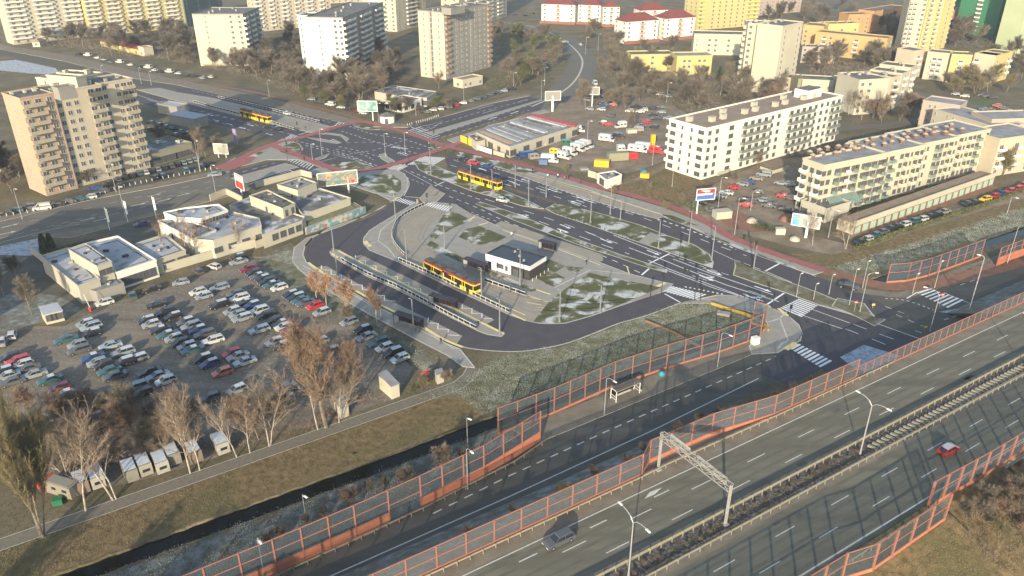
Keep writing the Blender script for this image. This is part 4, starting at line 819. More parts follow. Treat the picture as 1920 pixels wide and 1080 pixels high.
for k in range(nD):
    if k % 3 != 9: put('garage_door', md, gr_, (2.0 + k * (LG - 4) / (nD - 1), -.10, 0))
# 26, 27
b = Bld('terraced_block', 'beige low block with grey roof behind the ivory flats', 'apartment block')
b.box((1731, 189), (1800, 199), (1735, 184), 12, 'pink', 'grey', '.nn....', 'B', 4, 2.9, D=11); b.box((1750, 205), (1868, 240), (1760, 200), 11, 'beige', 'grey', 'n.nn......', '', 2, 3, D=14, z0=6); b.done()
b = Bld('terraced_block', 'beige block with balconies at the right edge behind the ivory flats', 'apartment block')
b.box((1875, 262), (1960, 250), (1868, 250), 13, 'beige', 'grey', 'B.B.B.', 'B', 4, 2.9, D=14, bal='w'); b.box((1860, 225), (1960, 222), (1858, 215), 12, 'pink', 'grey', 'w.w.w', '', 4, 2.9, D=12); b.done()
# 28 -- covered market
b = Bld('market_hall', 'low covered market with grey and rust striped sheet roof beside the north east road', 'market')
b.poly('893,248 915,235 1002,216 1083,235 956,275', 4.2, 'offwhite', 'grey', parapet=0)
pp = PW('893,248 956,275 1083,235 1002,216', 4.35); o0 = b.A0
for t in (.06, .16, .26, .36, .46, .56, .66, .76, .86):
    a = pp[0].lerp(pp[3], t); c = pp[1].lerp(pp[2], t); a2 = pp[0].lerp(pp[3], t + .055); c2 = pp[1].lerp(pp[2], t + .055); q = [a - o0, c.lerp(a, .12) - o0, c2.lerp(a2, .12) - o0, a2 - o0]
    mb = MB(); zz_ = 4.22 + .2 * (round(t * 100) % 3); mb.prism([(x.x, x.y) for x in q], 4.12, zz_, sides=True); mb.build('roof_strip', [RM['snow'], plain('rust_strip', (0.42, 0.27, 0.15)), RM['grey'], RM['patchy']][(1, 0, 2, 0, 3, 0, 2, 3, 0)[int(t * 10)]], b.o)
mb = MB()
for q in ('1003,214 1083,233 1078,237 1000,218',): mb.prism([(x.x - o0.x, x.y - o0.y) for x in PW(q, 4.6)], 4.3, 4.7)
mb.build('edge_strip', RM['redsheet'], b.o)
b.front(4, 'D.D.S..D', 1.6); b.front(3, 'S.S.S.S.S.S', 1.6) ; b.done(FRD)
b = Bld('market_kiosk', 'kiosk with yellow poster panels at the corner of the covered market', 'kiosk'); b.poly('878,254 893,250 910,262 893,266', 3.4, 'offwhite', 'brown', parapet=.2); b.done()
yp = plain('yellow_poster', (0.70, 0.45, 0.03), .6, .25, 1.5)
for (x0, y0, x1, y1, hgt, m_, lab, nm) in ((864, 266, 876, 271, 2.6, yp, 'yellow poster board at the market corner', 'poster_board'), (878, 272, 896, 279, 2.6, yp, 'yellow and white poster board beside the market kiosk', 'poster_board'), (896, 281, 922, 290, 1.8, M['white'], 'white site hoarding beside the red cycle path', 'hoarding'), (925, 290, 946, 296, 1.6, WM['beige'], 'beige fence panels beyond the white hoarding', 'fence')):
    a, c = P(x0, y0), P(x1, y1); d = c - a; mb = MB(); mb.box((d.length / 2, 0, hgt / 2 + .1), (d.length, .1, hgt)); o = tag(mb.build(nm, m_, None, tuple(a), math.atan2(d.y, d.x)), lab, nm.replace('_', ' '))
# 29 -- small shops under the centre tower
b = Bld('small_shops', 'low shops with dark roof and rust canopy under the centre tower', 'shops')
b.poly('702,172 735,160 818,172 800,184 745,180', 4, 'offwhite', 'patchy', parapet=.3); b.front(3, 'S.S.S', 1.7)
b.poly('720,188 755,178 790,184 755,193', 4.4, 'white', 'brown', parapet=.2); b.front(3, 'DDD', 1.8); b.front(2, 'DDD', 1.8); b.done(FRD)
b = Bld('kiosk', 'small round white kiosk at the red path corner', 'kiosk')
a = P(727, 229); b.A0 = a; b.o = thing('kiosk', b.l, 'kiosk', tuple(a)); mb = MB(); mb.tube((0, 0, 0), (0, 0, 3), 3.2, 3.2, 10); mb.build('wall', WM['white'], b.o); mb = MB(); mb.tube((0, 0, 3), (0, 0, 4.3), 3.6, .4, 10); mb.build('roof', RM['felt'], b.o); mb = MB(); mb.box((0, -3.1, 1.1), (1.4, .25, 2.2)); mb.build('door', M['glass'], b.o)
b = Bld('corner_shop', 'small house with pale gables at the foot of the centre tower', 'house'); b.box((868, 166), (905, 158), (862, 160), 4, 'cream', 'brick' if False else 'brown', 'ww.w', 'w', 1, base=True, D=7); b.done()
# 30
b = Bld('market_hall', 'row of small shops with a long red roof near the top left', 'shops')
b.box((190, 87), (262, 104), (200, 76), 3.4, 'yellow', 'redsheet', 'D.D.D.D', '', 1, base=True, D=8, hip=1.2); b.box((262, 104), (272, 106), (268, 98), 5, 'cream', 'redsheet', 'w', 'w', 1, base=True, L=6, D=6); b.done()
b = Bld('bungalow', 'small pale house by the verge near the top left', 'house'); b.box((62, 88), (76, 88), (64, 80), 3, 'cream', 'brown', 'w', '', 1, base=True, D=8, hip=1.8); b.done()
# 33
b = Bld('storage_hall', 'blue grey hall with rounded roof in the tower shade by the avenue', 'hall'); b.box((318, 232), (372, 226), (320, 215), 4.2, 'grey', 'bluegrey', '', '', 1, base=True, hip=.8, ang=-30, L=16, D=7); b.done()
b = Bld('storage_hall', 'blue grey annex hall beside the rounded hall in shade', 'hall'); b.box((298, 212), (340, 208), (300, 200), 4.0, 'grey', 'bluegrey', '', '', 1, base=True, ang=-30, L=13, D=6); b.done()
# 32
b = Bld('site_office', 'small white building with one big window behind the red path', 'building'); b.poly('1120,326 1152,321 1166,328 1138,338', 3.2, 'white', 'grey', parapet=.35); b.front(3, '.S.', 1.6); b.done(FRD)
for s_, hgt, lab in (('1103,331 1115,334 1126,340', 2.2, 'cream wall stub beside the small white building'), ('1345,330 1368,322', 1.2, 'low pale wall beside the car rows of the white flats'), ('1425,318 1448,326 1478,317', 1.2, 'low white terrace wall in front of the white flats')):
    pts = PW(s_); mb = MB()
    for p, q in zip(pts, pts[1:]): m_ = (p + q) / 2 - pts[0]; d = q - p; mb.box((m_.x, m_.y, hgt / 2), (d.length + .2, .25, hgt), math.atan2(d.y, d.x))
    tag(mb.build('garden_wall', WM['ivory'], None, tuple(pts[0])), lab, 'wall')
# 31 -- the dispatcher pavilion in the loop
b = Bld('pavilion', 'small black and white station pavilion in the middle of the loop island', 'pavilion')
b.box((993, 500), (1024, 481), (923, 468), 3.9, 'dark', 'black', '', '', 1, parapet=.1, zb=0, D=13.5, L=7.2); q = b.last; A_, u_, v_ = q['A'], q['u'], q['v']; au = math.atan2(u_.y, u_.x); av = math.atan2(v_.y, v_.x)
def strip(nm, a, c, z0, z1, m_, th=.12, off=.06):
    d = c - a; mm = (a + c) / 2; mb = MB(); mb.box((mm.x, mm.y, (z0 + z1) / 2), (d.length, th, z1 - z0), math.atan2(d.y, d.x)); return mb.build(nm, m_, b.o)
strip('white_wall', A_ + v_ * 13.5 - u_ * .1, A_ + v_ * 5.6 - u_ * .1, .15, 4.0, WM['pure'], .16); strip('fascia', A_ + v_ * 5.6 - u_ * .1, A_ - v_ * .1 - u_ * .1, 2.9, 4.0, WM['pure'], .18); strip('fascia', A_ - v_ * .12 - u_ * .1, A_ + u_ * 7.3 - v_ * .12, 2.9, 4.0, WM['pure'], .16)
for t, w_, z0, z1 in ((12.2, 1.0, .1, 2.2), (8.9, 2.2, 1.1, 2.4), (6.9, .8, .9, 2.3), (4.0, 1.6, .1, 2.2), (2.4, 1.0, .1, 2.2)):
    c = A_ + v_ * t - u_ * .22; strip('window', c - v_ * w_ / 2, c + v_ * w_ / 2, z0, z1, M['glass'], .06)
for k in range(5): mb = MB(); p = A_ + u_ * (k * 1.8) - v_ * .9; mb.tube((p.x, p.y, 0), (p.x, p.y, 1.0), .05); mb.build('bollard', M['white_metal'], b.o)
for k in range(3): mb = MB(); p = A_ + u_ * (2 + k * 1.6) + v_ * (3 + k * 2.5); mb.box((p.x, p.y, 4.1), (.5, .5, .5), au); mb.build('roof_vent', M['steel'], b.o)
# 34 -- booth, sheds
def shed(lab, s_, h, wall, roof, nm='shed', cat='shed', fr=None, slope=.5):
    pts = PW(s_, 0); c = sum(pts, Vector()) / 4; o = thing(nm, lab, cat, tuple(c)); q = [p - c for p in pts]; mb = MB(); mb.prism(q, 0, h, top=False); mb.build('wall', WM[wall], o)
    mb = MB(); e = [Vector((p.x * 1.08, p.y * 1.08, h + (slope if i in (2, 3) else 0))) for i, p in enumerate(q)]; mb.face(e); lo = [p - Vector((0, 0, .12)) for p in e]; mb.face(lo[::-1])
    for i in range(4): mb.face([lo[i], lo[(i + 1) % 4], e[(i + 1) % 4], e[i]])
    mb.build('roof', RM[roof], o)
    d = (q[1] - q[0]); n = Vector((d.y, -d.x, 0)).normalized(); n = n if n.y < 0 else -n
    for t in (fr or ()):
        p = q[0] + d * t + n * .04; put('window', _bc.setdefault(('w', FRD.name), winmesh('w').mesh('window', [FRD, M['glass']])), o, (p.x, p.y, 1.5), math.atan2(n.x, -n.y))
    return o
shed('car park attendant hut with a row of small windows by the barred lane', '88,609 122,601 113,590 80,597', 2.6, 'ivory', 'bluegrey', 'hut', 'hut', (.25, .5, .75))
shed('cream metal shed with pale green roof beside the canal path', '735,749 750,743 727,722 712,729', 3.0, 'cream', 'lime' if 'lime' in RM else 'grey', 'shed', 'shed')
shed('small weathered hut between bare trunks beside the canal path', '640,786 655,779 642,762 627,768', 2.3, 'offwhite', 'grey', 'hut', 'hut')
shed('pale green portable toilet cabin by the path end', '820,721 833,716 829,709 816,713', 2.3, 'offwhite', 'grey', 'toilet_cabin', 'cabin', slope=.1)
# walls
def wallrun(lab, s_, h, m_, nm='boundary_wall', cat='wall', th=.25):
    pts = PW(s_); o0 = pts[0]; mb = MB()
    for p, q in zip(pts, pts[1:]): m2 = (p + q) / 2 - o0; d = q - p; mb.box((m2.x, m2.y, h / 2), (d.length + th * .5, th, h), math.atan2(d.y, d.x)); mb.box((m2.x, m2.y, h + .05), (d.length + th * .5, th + .12, .1), math.atan2(d.y, d.x))
    return tag(mb.build(nm, m_, None, tuple(o0)), lab, cat)
wallrun('white boundary wall between the showrooms and the gravel car park', '166,560 235,537 310,511 400,484 480,463', 2.2, WM['ivory'])
wallrun('white wall along the barred lane beside the showroom', '163,557 110,515 60,475', 2.0, WM['offwhite'])
wallrun('cream street wall around the workshop yard', '395,377 425,365 440,372 455,380', 2.0, WM['cream'])
wallrun('cream wall of the workshop yard along the street', '480,352 540,336 565,329 585,334', 2.0, WM['cream'])
mur = bpy.data.materials.new('mural_paint'); mur.use_nodes = True; t = mur.node_tree; vo = t.nodes.new('ShaderNodeTexVoronoi'); vo.inputs['Scale'].default_value = .9; tc = t.nodes.new('ShaderNodeTexCoord'); t.links.new(tc.outputs['Object'], vo.inputs['Vector'])
sp = t.nodes.new('ShaderNodeSeparateColor'); t.links.new(vo.outputs['Color'], sp.inputs[0]); cr = t.nodes.new('ShaderNodeValToRGB'); cr.color_ramp.interpolation = 'CONSTANT'; E_ = cr.color_ramp.elements
cols = [(0.0, (0.09, 0.24, 0.27)), (0.2, (0.33, 0.32, 0.28)), (0.36, (0.28, 0.21, 0.17)), (0.5, (0.14, 0.20, 0.23)), (0.64, (0.36, 0.34, 0.28)), (0.8, (0.17, 0.27, 0.28)), (0.92, (0.24, 0.14, 0.11))]
while len(E_) < len(cols): E_.new(.5)
for e, (p, c) in zip(E_, cols): e.position = p; e.color = (*c, 1)
t.links.new(sp.outputs[0], cr.inputs[0]); t.links.new(cr.outputs[0], t.nodes['Principled BSDF'].inputs['Base Color']); t.nodes['Principled BSDF'].inputs['Roughness'].default_value = .85
wallrun('long wall painted with turquoise and pink murals beside the loop road', '574,440 620,424 660,410 686,399', 2.1, mur, 'mural_wall')
wallrun('stained white wall of the workshop with small windows', '480,466 497,460 565,436 575,432', 2.0, WM['offwhite'])
# ================================================================= NOISE BARRIERS, GUARD RAILS, GANTRY
def see_through(name, c, tint, k=0.30):
    m = bpy.data.materials.new(name); m.use_nodes = True; t = m.node_tree; b = t.nodes['Principled BSDF']; out = t.nodes['Material Output']
    b.inputs['Base Color'].default_value = (*c, 1); b.inputs['Roughness'].default_value = .25; b.inputs['Specular IOR Level'].default_value = .4
    tr = t.nodes.new('ShaderNodeBsdfTransparent'); tr.inputs[0].default_value = (*tint, 1); mx = t.nodes.new('ShaderNodeMixShader'); mx.inputs[0].default_value = k
    t.links.new(tr.outputs[0], mx.inputs[1]); t.links.new(b.outputs[0], mx.inputs[2]); t.links.new(mx.outputs[0], out.inputs[0]); return m
M['orange'] = plain('salmon_steel', (0.28, 0.118, 0.088), .55, .08, 1); M['orange_panel'] = ramp_mat('salmon_panel', [(0.3, (0.35, 0.12, 0.072)), (0.7, (0.43, 0.165, 0.098))], 1.0, 4, .7, stretch=(0, (.15, .15, 5)), scale2=.3, mix2=(.5, .7, (0.44, 0.235, 0.12)), w2=.7)
M['acrylic'] = see_through('barrier_acrylic', (0.17, 0.17, 0.175), (0.93, 0.94, 0.94), .30); M['acrylic_dk'] = see_through('tinted_acrylic', (0.13, 0.155, 0.175), (0.92, 0.94, 0.94), .20)
M['bird'] = M['black']
def barrier(label, pts, height, solid, glassm, bay=4.0, post=.16, lean=None, glass_rows=2, solid_gap=()):
    """pts: world points at the wall's foot; posts, rails, clear panels and solid foot panels are parts"""
    o0 = Vector(pts[0]); th = thing('noise_barrier', label, 'noise barrier', tuple(o0)); segs = []
    for a, b in zip(pts, pts[1:]):
        a, b = Vector(a) - o0, Vector(b) - o0; n = max(1, round((b - a).length / bay))
        for i in range(n): segs.append((a.lerp(b, i / n), a.lerp(b, (i + 1) / n)))
    pm_ = MB(); pm_.box((0, 0, height / 2), (post, post * 1.2, height)); pm_ = pm_.mesh('post', M['orange']); cache = {}
    for i, (a, b) in enumerate(segs):
        d = b - a; L = d.length; r = math.atan2(d.y, d.x)
        put('post', pm_, th, tuple(a), r)
        if i == len(segs) - 1: put('post', pm_, th, tuple(b), r)
        key = (round(L, 1), i in solid_gap)
        if key not in cache:
            s_ = .5 if i in solid_gap else solid
            rows = glass_rows; step = (height - s_) / rows; q = MB(); q.box((L / 2, 0, 0), (L - post, .1, .13)); q = (q.mesh('rail', M['orange']), [s_ + step * k - (.06 if k == rows else 0) for k in range(rows + 1)]); gm = MB(); gm.box((L / 2, 0, s_ + (height - s_) / 2), (L - post, .03, height - s_ - .1)); gm = gm.mesh('clear_panel', glassm)
            bm_ = None
            if s_ > .05: bm_ = MB(); bm_.box((L / 2, 0, s_ / 2 - .03), (L - post, .14, s_ - .07)); bm_ = bm_.mesh('solid_panel', M['orange_panel'])
            cache[key] = (q, gm, bm_)
        q, gm, bm_ = cache[key]
        [put('rail', q[0], th, (a.x, a.y, a.z + z_), r) for z_ in q[1]]; put('clear_panel', gm, th, tuple(a), r)
        if bm_: put('solid_panel', bm_, th, tuple(a), r)
    return th
barrier('tall noise barrier with solid salmon lower panels along the canal bank side road', [GR(-30, 84.9), GR(16, 85.1), GR(28, 85.3), GR(39, 85.9), GR(51, 86.9), GR(64, 89.6)], 6.6, 2.3, M['acrylic_dk'], 4.6, .2, solid_gap=(14,))
barrier('clear noise barrier with thin salmon foot behind the side road bus shelter', [GR(59, 95.3), GR(71, 95.1), GR(86, 96.0), GR(99, 95.2), GR(112, 93.8), GR(121, 93.5), GR(125, 93.6), GR(129, 95.9), GR(128, 98.5)], 5.8, .45, M['acrylic_dk'], 4.0, .18)
barrier('noise barrier with kink along the north edge of the highway', [HW(-30, 69.5), HW(67.3, 69.6), HW(70.5, 71.6), HW(84, 71.5), HW(97, 69.6), HW(119, 69.5)], 4.6, .75, M['acrylic'], 4.4, .18)
barrier('low clear noise screen on the viaduct parapet', [HW(119, 69.5), HW(235, 69.5)], 3.0, .2, M['acrylic'], 2.4, .12, glass_rows=1)
barrier('clear noise barrier along the south edge of the highway, left run', [HW(20, 40.2), HW(76, 40.0), HW(81, 38.9), HW(98, 39.3)], 5.0, .6, M['acrylic_dk'], 4.0, .24)
barrier('clear noise barrier along the south edge of the highway, right run', [HW(98.5, 42.1), HW(112, 41.6), HW(240, 41.2)], 5.0, .6, M['acrylic_dk'], 3.8, .24)
barrier('clear noise barrier with salmon foot beside the red pavement of the roundabout', PW('1662,531 1700,528 1740,518 1790,500 1838,482'), 5.2, .5, M['acrylic_dk'], 4.0, .18)
barrier('noise barrier with tall solid salmon panels at the right edge', PW('1868,499 1895,488 1925,478 2010,446'), 5.2, 2.4, M['acrylic_dk'], 4.4, .18)
def guard(label, pts, nm='guard_rail', h=.75, step=2.0, m_='steel_y', beam=.32, lo=True):
    o0 = Vector(pts[0]); th = thing(nm, label, 'guard rail', tuple(o0)); pm_ = MB(); pm_.box((0, 0, h / 2), (.1, .14, h)); pm_ = pm_.mesh('post', M[m_]); n = 0; allp = MB(); bm_ = MB()
    for a, b in zip(pts, pts[1:]):
        a, b = Vector(a) - o0, Vector(b) - o0; d = b - a; L = d.length; r = math.atan2(d.y, d.x); nn = Vector((-d.y, d.x, 0)).normalized()
        m2 = (a + b) / 2; bm_.box((m2.x + nn.x * .1, m2.y + nn.y * .1, m2.z + h - beam / 2), (L, .06, beam), r); bm_.box((m2.x + nn.x * .14, m2.y + nn.y * .14, m2.z + h - beam / 2), (L, .04, .1), r)
        k = int(L / step)
        for i in range(k):
            p = a + d * (i / k)
            if n < 100: put('post', pm_, th, tuple(p), r); n += 1
            else: allp.box((p.x, p.y, p.z + h / 2), (.1, .14, h), r)
    bm_.build('beam', M[m_], th)
    if allp.f: allp.build('post', M[m_], th)['kind'] = 'stuff'
    return th
M['steel_y'] = plain('weathered_rail_steel', (0.27, 0.25, 0.19), .6, .12, 1.5, metal=.2)
guard('double guard rail on the north side of the highway median', [HW(-20, 57.0), HW(210, 56.9)], h=1.0, beam=.5)
guard('guard rail on the south side of the highway median', [HW(-20, 53.8), HW(210, 53.2)], h=.8)
guard('guard rail in front of the highway north barrier', [HW(-20, 69.0), HW(67, 69.1), HW(72, 69.3), HW(97, 69.0), HW(130, 69.0)], h=.75)
guard('guard rail at the foot of the solid salmon noise barrier', [GR(-10, 84.2), GR(16, 84.4), GR(39, 85.3), GR(57, 86.9), GR(66, 89.1)], h=.8)
guard('guard rail on the south edge of the highway beside the right barrier', [HW(60, 40.9), HW(98, 41.4), HW(104, 42.6), HW(180, 42.2)], h=.75)
# median trough / concrete kerb with pipes
mb = MB(); mb.ribbon([HW(104, 54.6, 5.3), HW(230, 54.6, 5.3)], .12); mb.ribbon([HW(-20, 54.2, 5.02), HW(230, 54.2, 5.02)], .25)
for k in range(90): p = HW(104 + k * 1.2, 55.2, 5.15); mb.box(tuple(p), (.5, 1.5, .3), HA + .25)
struct('median_blocks', mb, M['steel_y'])
M['gantry'] = plain('gantry_steel', (0.26, 0.26, 0.245), .6, .12, 2)
# sign gantry
gx = thing('sign_gantry', 'grey steel sign gantry spanning the upper highway carriageway', 'gantry', tuple(HW(70.7, 69.6)), HA)
A_ = HW(70.7, 69.6); B_ = HW(70.7, 55.4)
gx.rotation_euler = (0, 0, math.atan2(B_.y - A_.y, B_.x - A_.x)); LG = (B_ - A_).length; Hg = 6.3
for x in (0, LG): mb = MB(); mb.box((x, 0, Hg / 2 + .5), (.3, .34, Hg + 1.0)); mb.box((x, 0, .15), (.8, .8, .3)); mb.build('column', M['gantry'], gx)
mb = MB()
for y in (-.45, .45):
    for z in (Hg, Hg + .95): mb.box((LG / 2, y, z), (LG, .1, .1))
n = 12
for i in range(n):
    x0, x1 = LG * i / n, LG * (i + 1) / n
    for y in (-.45, .45): mb.tube((x0, y, Hg + (.95 if i % 2 else 0)), (x1, y, Hg + (0 if i % 2 else .95)), .045, n=4)
    mb.tube((x0, -.45, Hg), (x1, .45, Hg), .04, n=4); mb.box((x0, 0, Hg + .95), (.08, .9, .08))
mb.build('truss', M['gantry'], gx)
for x0, w_, h_ in ((3.4, 4.2, 1.7), (8.6, 3.2, 1.3), (11.6, 2.6, 1.2)): mb = MB(); mb.box((x0, .58, Hg + .5), (w_, .08, h_)); mb.box((x0, .52, Hg + .5), (w_ - .4, .1, .12)); mb.build('sign_back', M['gantry'], gx)
# ================================================================= LAMPS, SIGNALS, SHELTERS, BILLBOARDS
WL = glassy('lamp_glass', (0.75, 0.75, 0.72), .3)
def lamp(lab, x, y, h, arms=1, ang=90, z=0., m_='steel', name='street_lamp', pos=None, armL=1.6, rise=.5, group=None, r=.09, slim=False):
    p = pos if pos is not None else P(x, y, z); o = thing(name, lab, 'street lamp', tuple(p), 0, group)
    mb = MB(); mb.tube((0, 0, 0), (0, 0, h), r, r * .6, 8); mb.tube((0, 0, 0), (0, 0, .8), r * 1.5, r * 1.4, 8); mb.build('pole', M[m_], o)
    for k in range(arms):
        a = R(ang + 180 * k); dx, dy = math.cos(a), math.sin(a); mb = MB(); pts = [(0, 0, h - .1), (dx * armL * .25, dy * armL * .25, h + rise * .6), (dx * armL * .6, dy * armL * .6, h + rise * .9), (dx * armL, dy * armL, h + rise)]
        mb.path(pts, r * .55, 6); mb.build('arm', M[m_], o)
        mb = MB(); mb.box((dx * (armL + .4), dy * (armL + .4), h + rise), (.5, .16, .08) if slim else (.85, .3, .14), a, .7); mb.build('lamp_head', M['steel' if slim else 'white_metal'], o)
    return o
# highway lamps (double), side road lamps (single)
lamp('double armed highway lamp in the median nearest the camera', 0, 0, 9.5, 2, 120, pos=HW(52.8, 55.3), armL=2.4, rise=1.0, r=.12)
lamp('double armed highway lamp in the median behind the sign gantry', 0, 0, 9.5, 2, 120, pos=HW(100.8, 55.2), armL=2.4, rise=1.0, r=.12)
lamp('double armed highway lamp in the median near the right edge', 0, 0, 9.5, 2, 120, pos=HW(150, 55.0), armL=2.4, rise=1.0, r=.12)
lamp('single armed lamp on the side road beside the white bus shelter', 1133, 778, 8.0, 1, -55, armL=1.8)
lamp('single armed lamp at the end of the clear barrier by the zebra corner', 1345, 689, 8.0, 1, -55, armL=1.8)
lamp('single armed lamp in front of the solid salmon barrier', 877, 917, 8.0, 1, -55, armL=1.2)
lamp('single armed lamp at the bottom edge before the solid salmon barrier', 497, 1085, 7.5, 1, -55, armL=1.0)
lamp('white topped lamp on the frosted canal strip lower left', 574, 975, 5.0, 1, -40, armL=.4, rise=.1, r=.07)
lamp('white topped lamp on the frosted canal strip beside the upper barrier end', 877, 846, 7.0, 1, -40, armL=.3, rise=.1, r=.07)
lamp('tall lamp on the roundabout verge by the viaduct', 1612, 585, 9.5, 1, 0, armL=1.5)
lamp('tall lamp leaning over the roundabout crossing', 1743, 622, 9, 1, 150, armL=2.6, rise=1.2)
lamp('tallest lamp behind the viaduct at the right', 1815, 588, 14, 1, 150, armL=.8, r=.12)
lamp('tall lamp beside the solid barrier at the right edge', 1888, 495, 10.5, 1, -40, armL=1.8)
# the new slim poles of the interchange: every one a pole with a top bracket
M['slim'] = plain('slim_pole_grey', (0.17, 0.175, 0.18), .6, .1, 2)
gN = 'slim grey poles of the tram interchange'
SP_ = [(626, 470, 7.0, 'slim pole at the sharp tip of the bus platform'), (742, 417, 9.0, 'slim pole on the paved wedge south of the zebra'), (834, 468, 7.0, 'slim pole on the lawn between the two loop tracks'), (763, 492, 9.0, 'slim pole where the near platform railing begins'), (903, 560, 8.0, 'slim pole on the tram platform behind the tram shelter'), (937, 626, 8.5, 'slim pole at the rounded end of the bus platform'),
       (776, 626, 8.5, 'slim pole beside the nearest bus shelter'), (975, 535, 9.5, 'slim pole in front of the black and white pavilion'), (1049, 604, 8.0, 'slim pole on the snowy lawn near the curve, left one'), (1125, 587, 7.0, 'slim pole on the snowy lawn near the curve, right one'), (808, 328, 9.0, 'slim pole on the lawn behind the upper zebra'), (883, 356, 9.0, 'slim pole in front of the north tram, left one'), (923, 369, 9.0, 'slim pole in front of the north tram, right one'),
       (966, 351, 7.5, 'slim pole on the north kerb behind the tram'), (991, 387, 9.0, 'slim pole at the end of the tram tracks'), (1024, 370, 7.5, 'slim pole on the north carriageway kerb over the lane arrows'), (1107, 418, 8.5, 'slim pole on the tram green, middle'), (1144, 402, 9.0, 'slim pole on the north kerb at mid length'), (1234, 466, 8.0, 'slim pole with short arm at the end of the tram green'), (1291, 458, 9.5, 'slim pole on the north kerb above the green tip'), (1334, 488, 9.5, 'slim pole at the nose of the tram green'), (1413, 502, 6.5, 'slim pole on the frosted triangle island'),
       (633, 516, 6.5, 'slim pole on the lower bus lay by'), (715, 600, 5.5, 'slim pole beside the orange leaved trees'), (1163, 413, 6.0, 'slim pole beside the north lay by')]
for x, y, h, lab in SP_: lamp(lab, x, y, h * 1.0, 1, 143, armL=.25, rise=.02, group=gN, r=.18, m_='slim', z=.1, slim=True)
gL = 'street lamps along the older streets'
for x, y, h, lab in ((42, 411, 9.5, 'tall lamp at the left street near the left edge'), (218, 361, 9.5, 'lamp between the tower and the left street'), (236, 410, 10, 'tall lamp on the south kerb of the left street'), (405, 366, 10, 'lamp left of the red billboard'), (375, 322, 11, 'lamp beside the tall leafless poplar by the pink pavement'), (195, 152, 8, 'lamp by the far avenue above the tower roof'), (265, 157, 8, 'lamp on the far avenue left of the tram stop'), (284, 160, 7, 'second lamp on the far avenue'), (505, 182, 8, 'lamp on the verge above the tram stop'), (710, 229, 8, 'lamp left of the round kiosk'), (780, 216, 8, 'lamp right of the small shops'), (870, 196, 8, 'lamp on the verge of the north east road, left'), (1015, 187, 9, 'lamp at the end of the north east median'), (1021, 160, 9, 'lamp on the outside of the curving street'), (963, 167, 8, 'lamp by the parked rows above the north east road'),
                      (604, 292, 10, 'tall pole at the junction left of centre'), (586, 300, 6, 'short pole at the junction crossing'), (723, 296, 9, 'tall pole at the junction right of centre'), (760, 288, 8, 'tall pole at the junction near the refuge'), (1098, 102, 10, 'tall pole by the far side street junction'), (1121, 95, 10, 'second tall pole by the far side street junction'), (1250, 192, 9, 'pole in the upper dirt yard'), (1110, 208, 11, 'pole beside the parked cars of the dirt yard'), (1101, 270, 9, 'pole in the middle of the dirt yard'), (1223, 310, 7, 'pole by the buried pipe trench'), (1377, 440, 11, 'timber pole on the rusty leaf patch'), (1407, 395, 6, 'pole beside the red car of the flats yard'), (1345, 398, 11, 'dark pole just left of the blue billboard'), (1260, 350, 7, 'pole by the white flats corner'), (1888, 400, 5, 'pole on the verge by the garages'), (1553, 445, 8, 'pole under the sloping sign board')):
    lamp(lab, x, y, h, 1, -30, armL=1.0, rise=.2, group=gL, r=.09)
for x, y, lab in ((206, 432, 'banner pole with pale flag left of the showroom yard'), (240, 417, 'middle banner pole of the showroom yard'), (293, 409, 'banner pole with pale flag at the white showroom corner')):
    p = P(x, y); o = thing('banner_pole', lab, 'flag pole', tuple(p), 0, 'banner poles at the showroom yard'); mb = MB(); mb.tube((0, 0, 0), (0, 0, 7), .1, .07, 8); mb.build('pole', M['white_metal'], o); mb = MB(); mb.box((.35, -.1, 4.6), (.7, .04, 4.0), -.3); mb.build('banner', M['white_metal'], o)
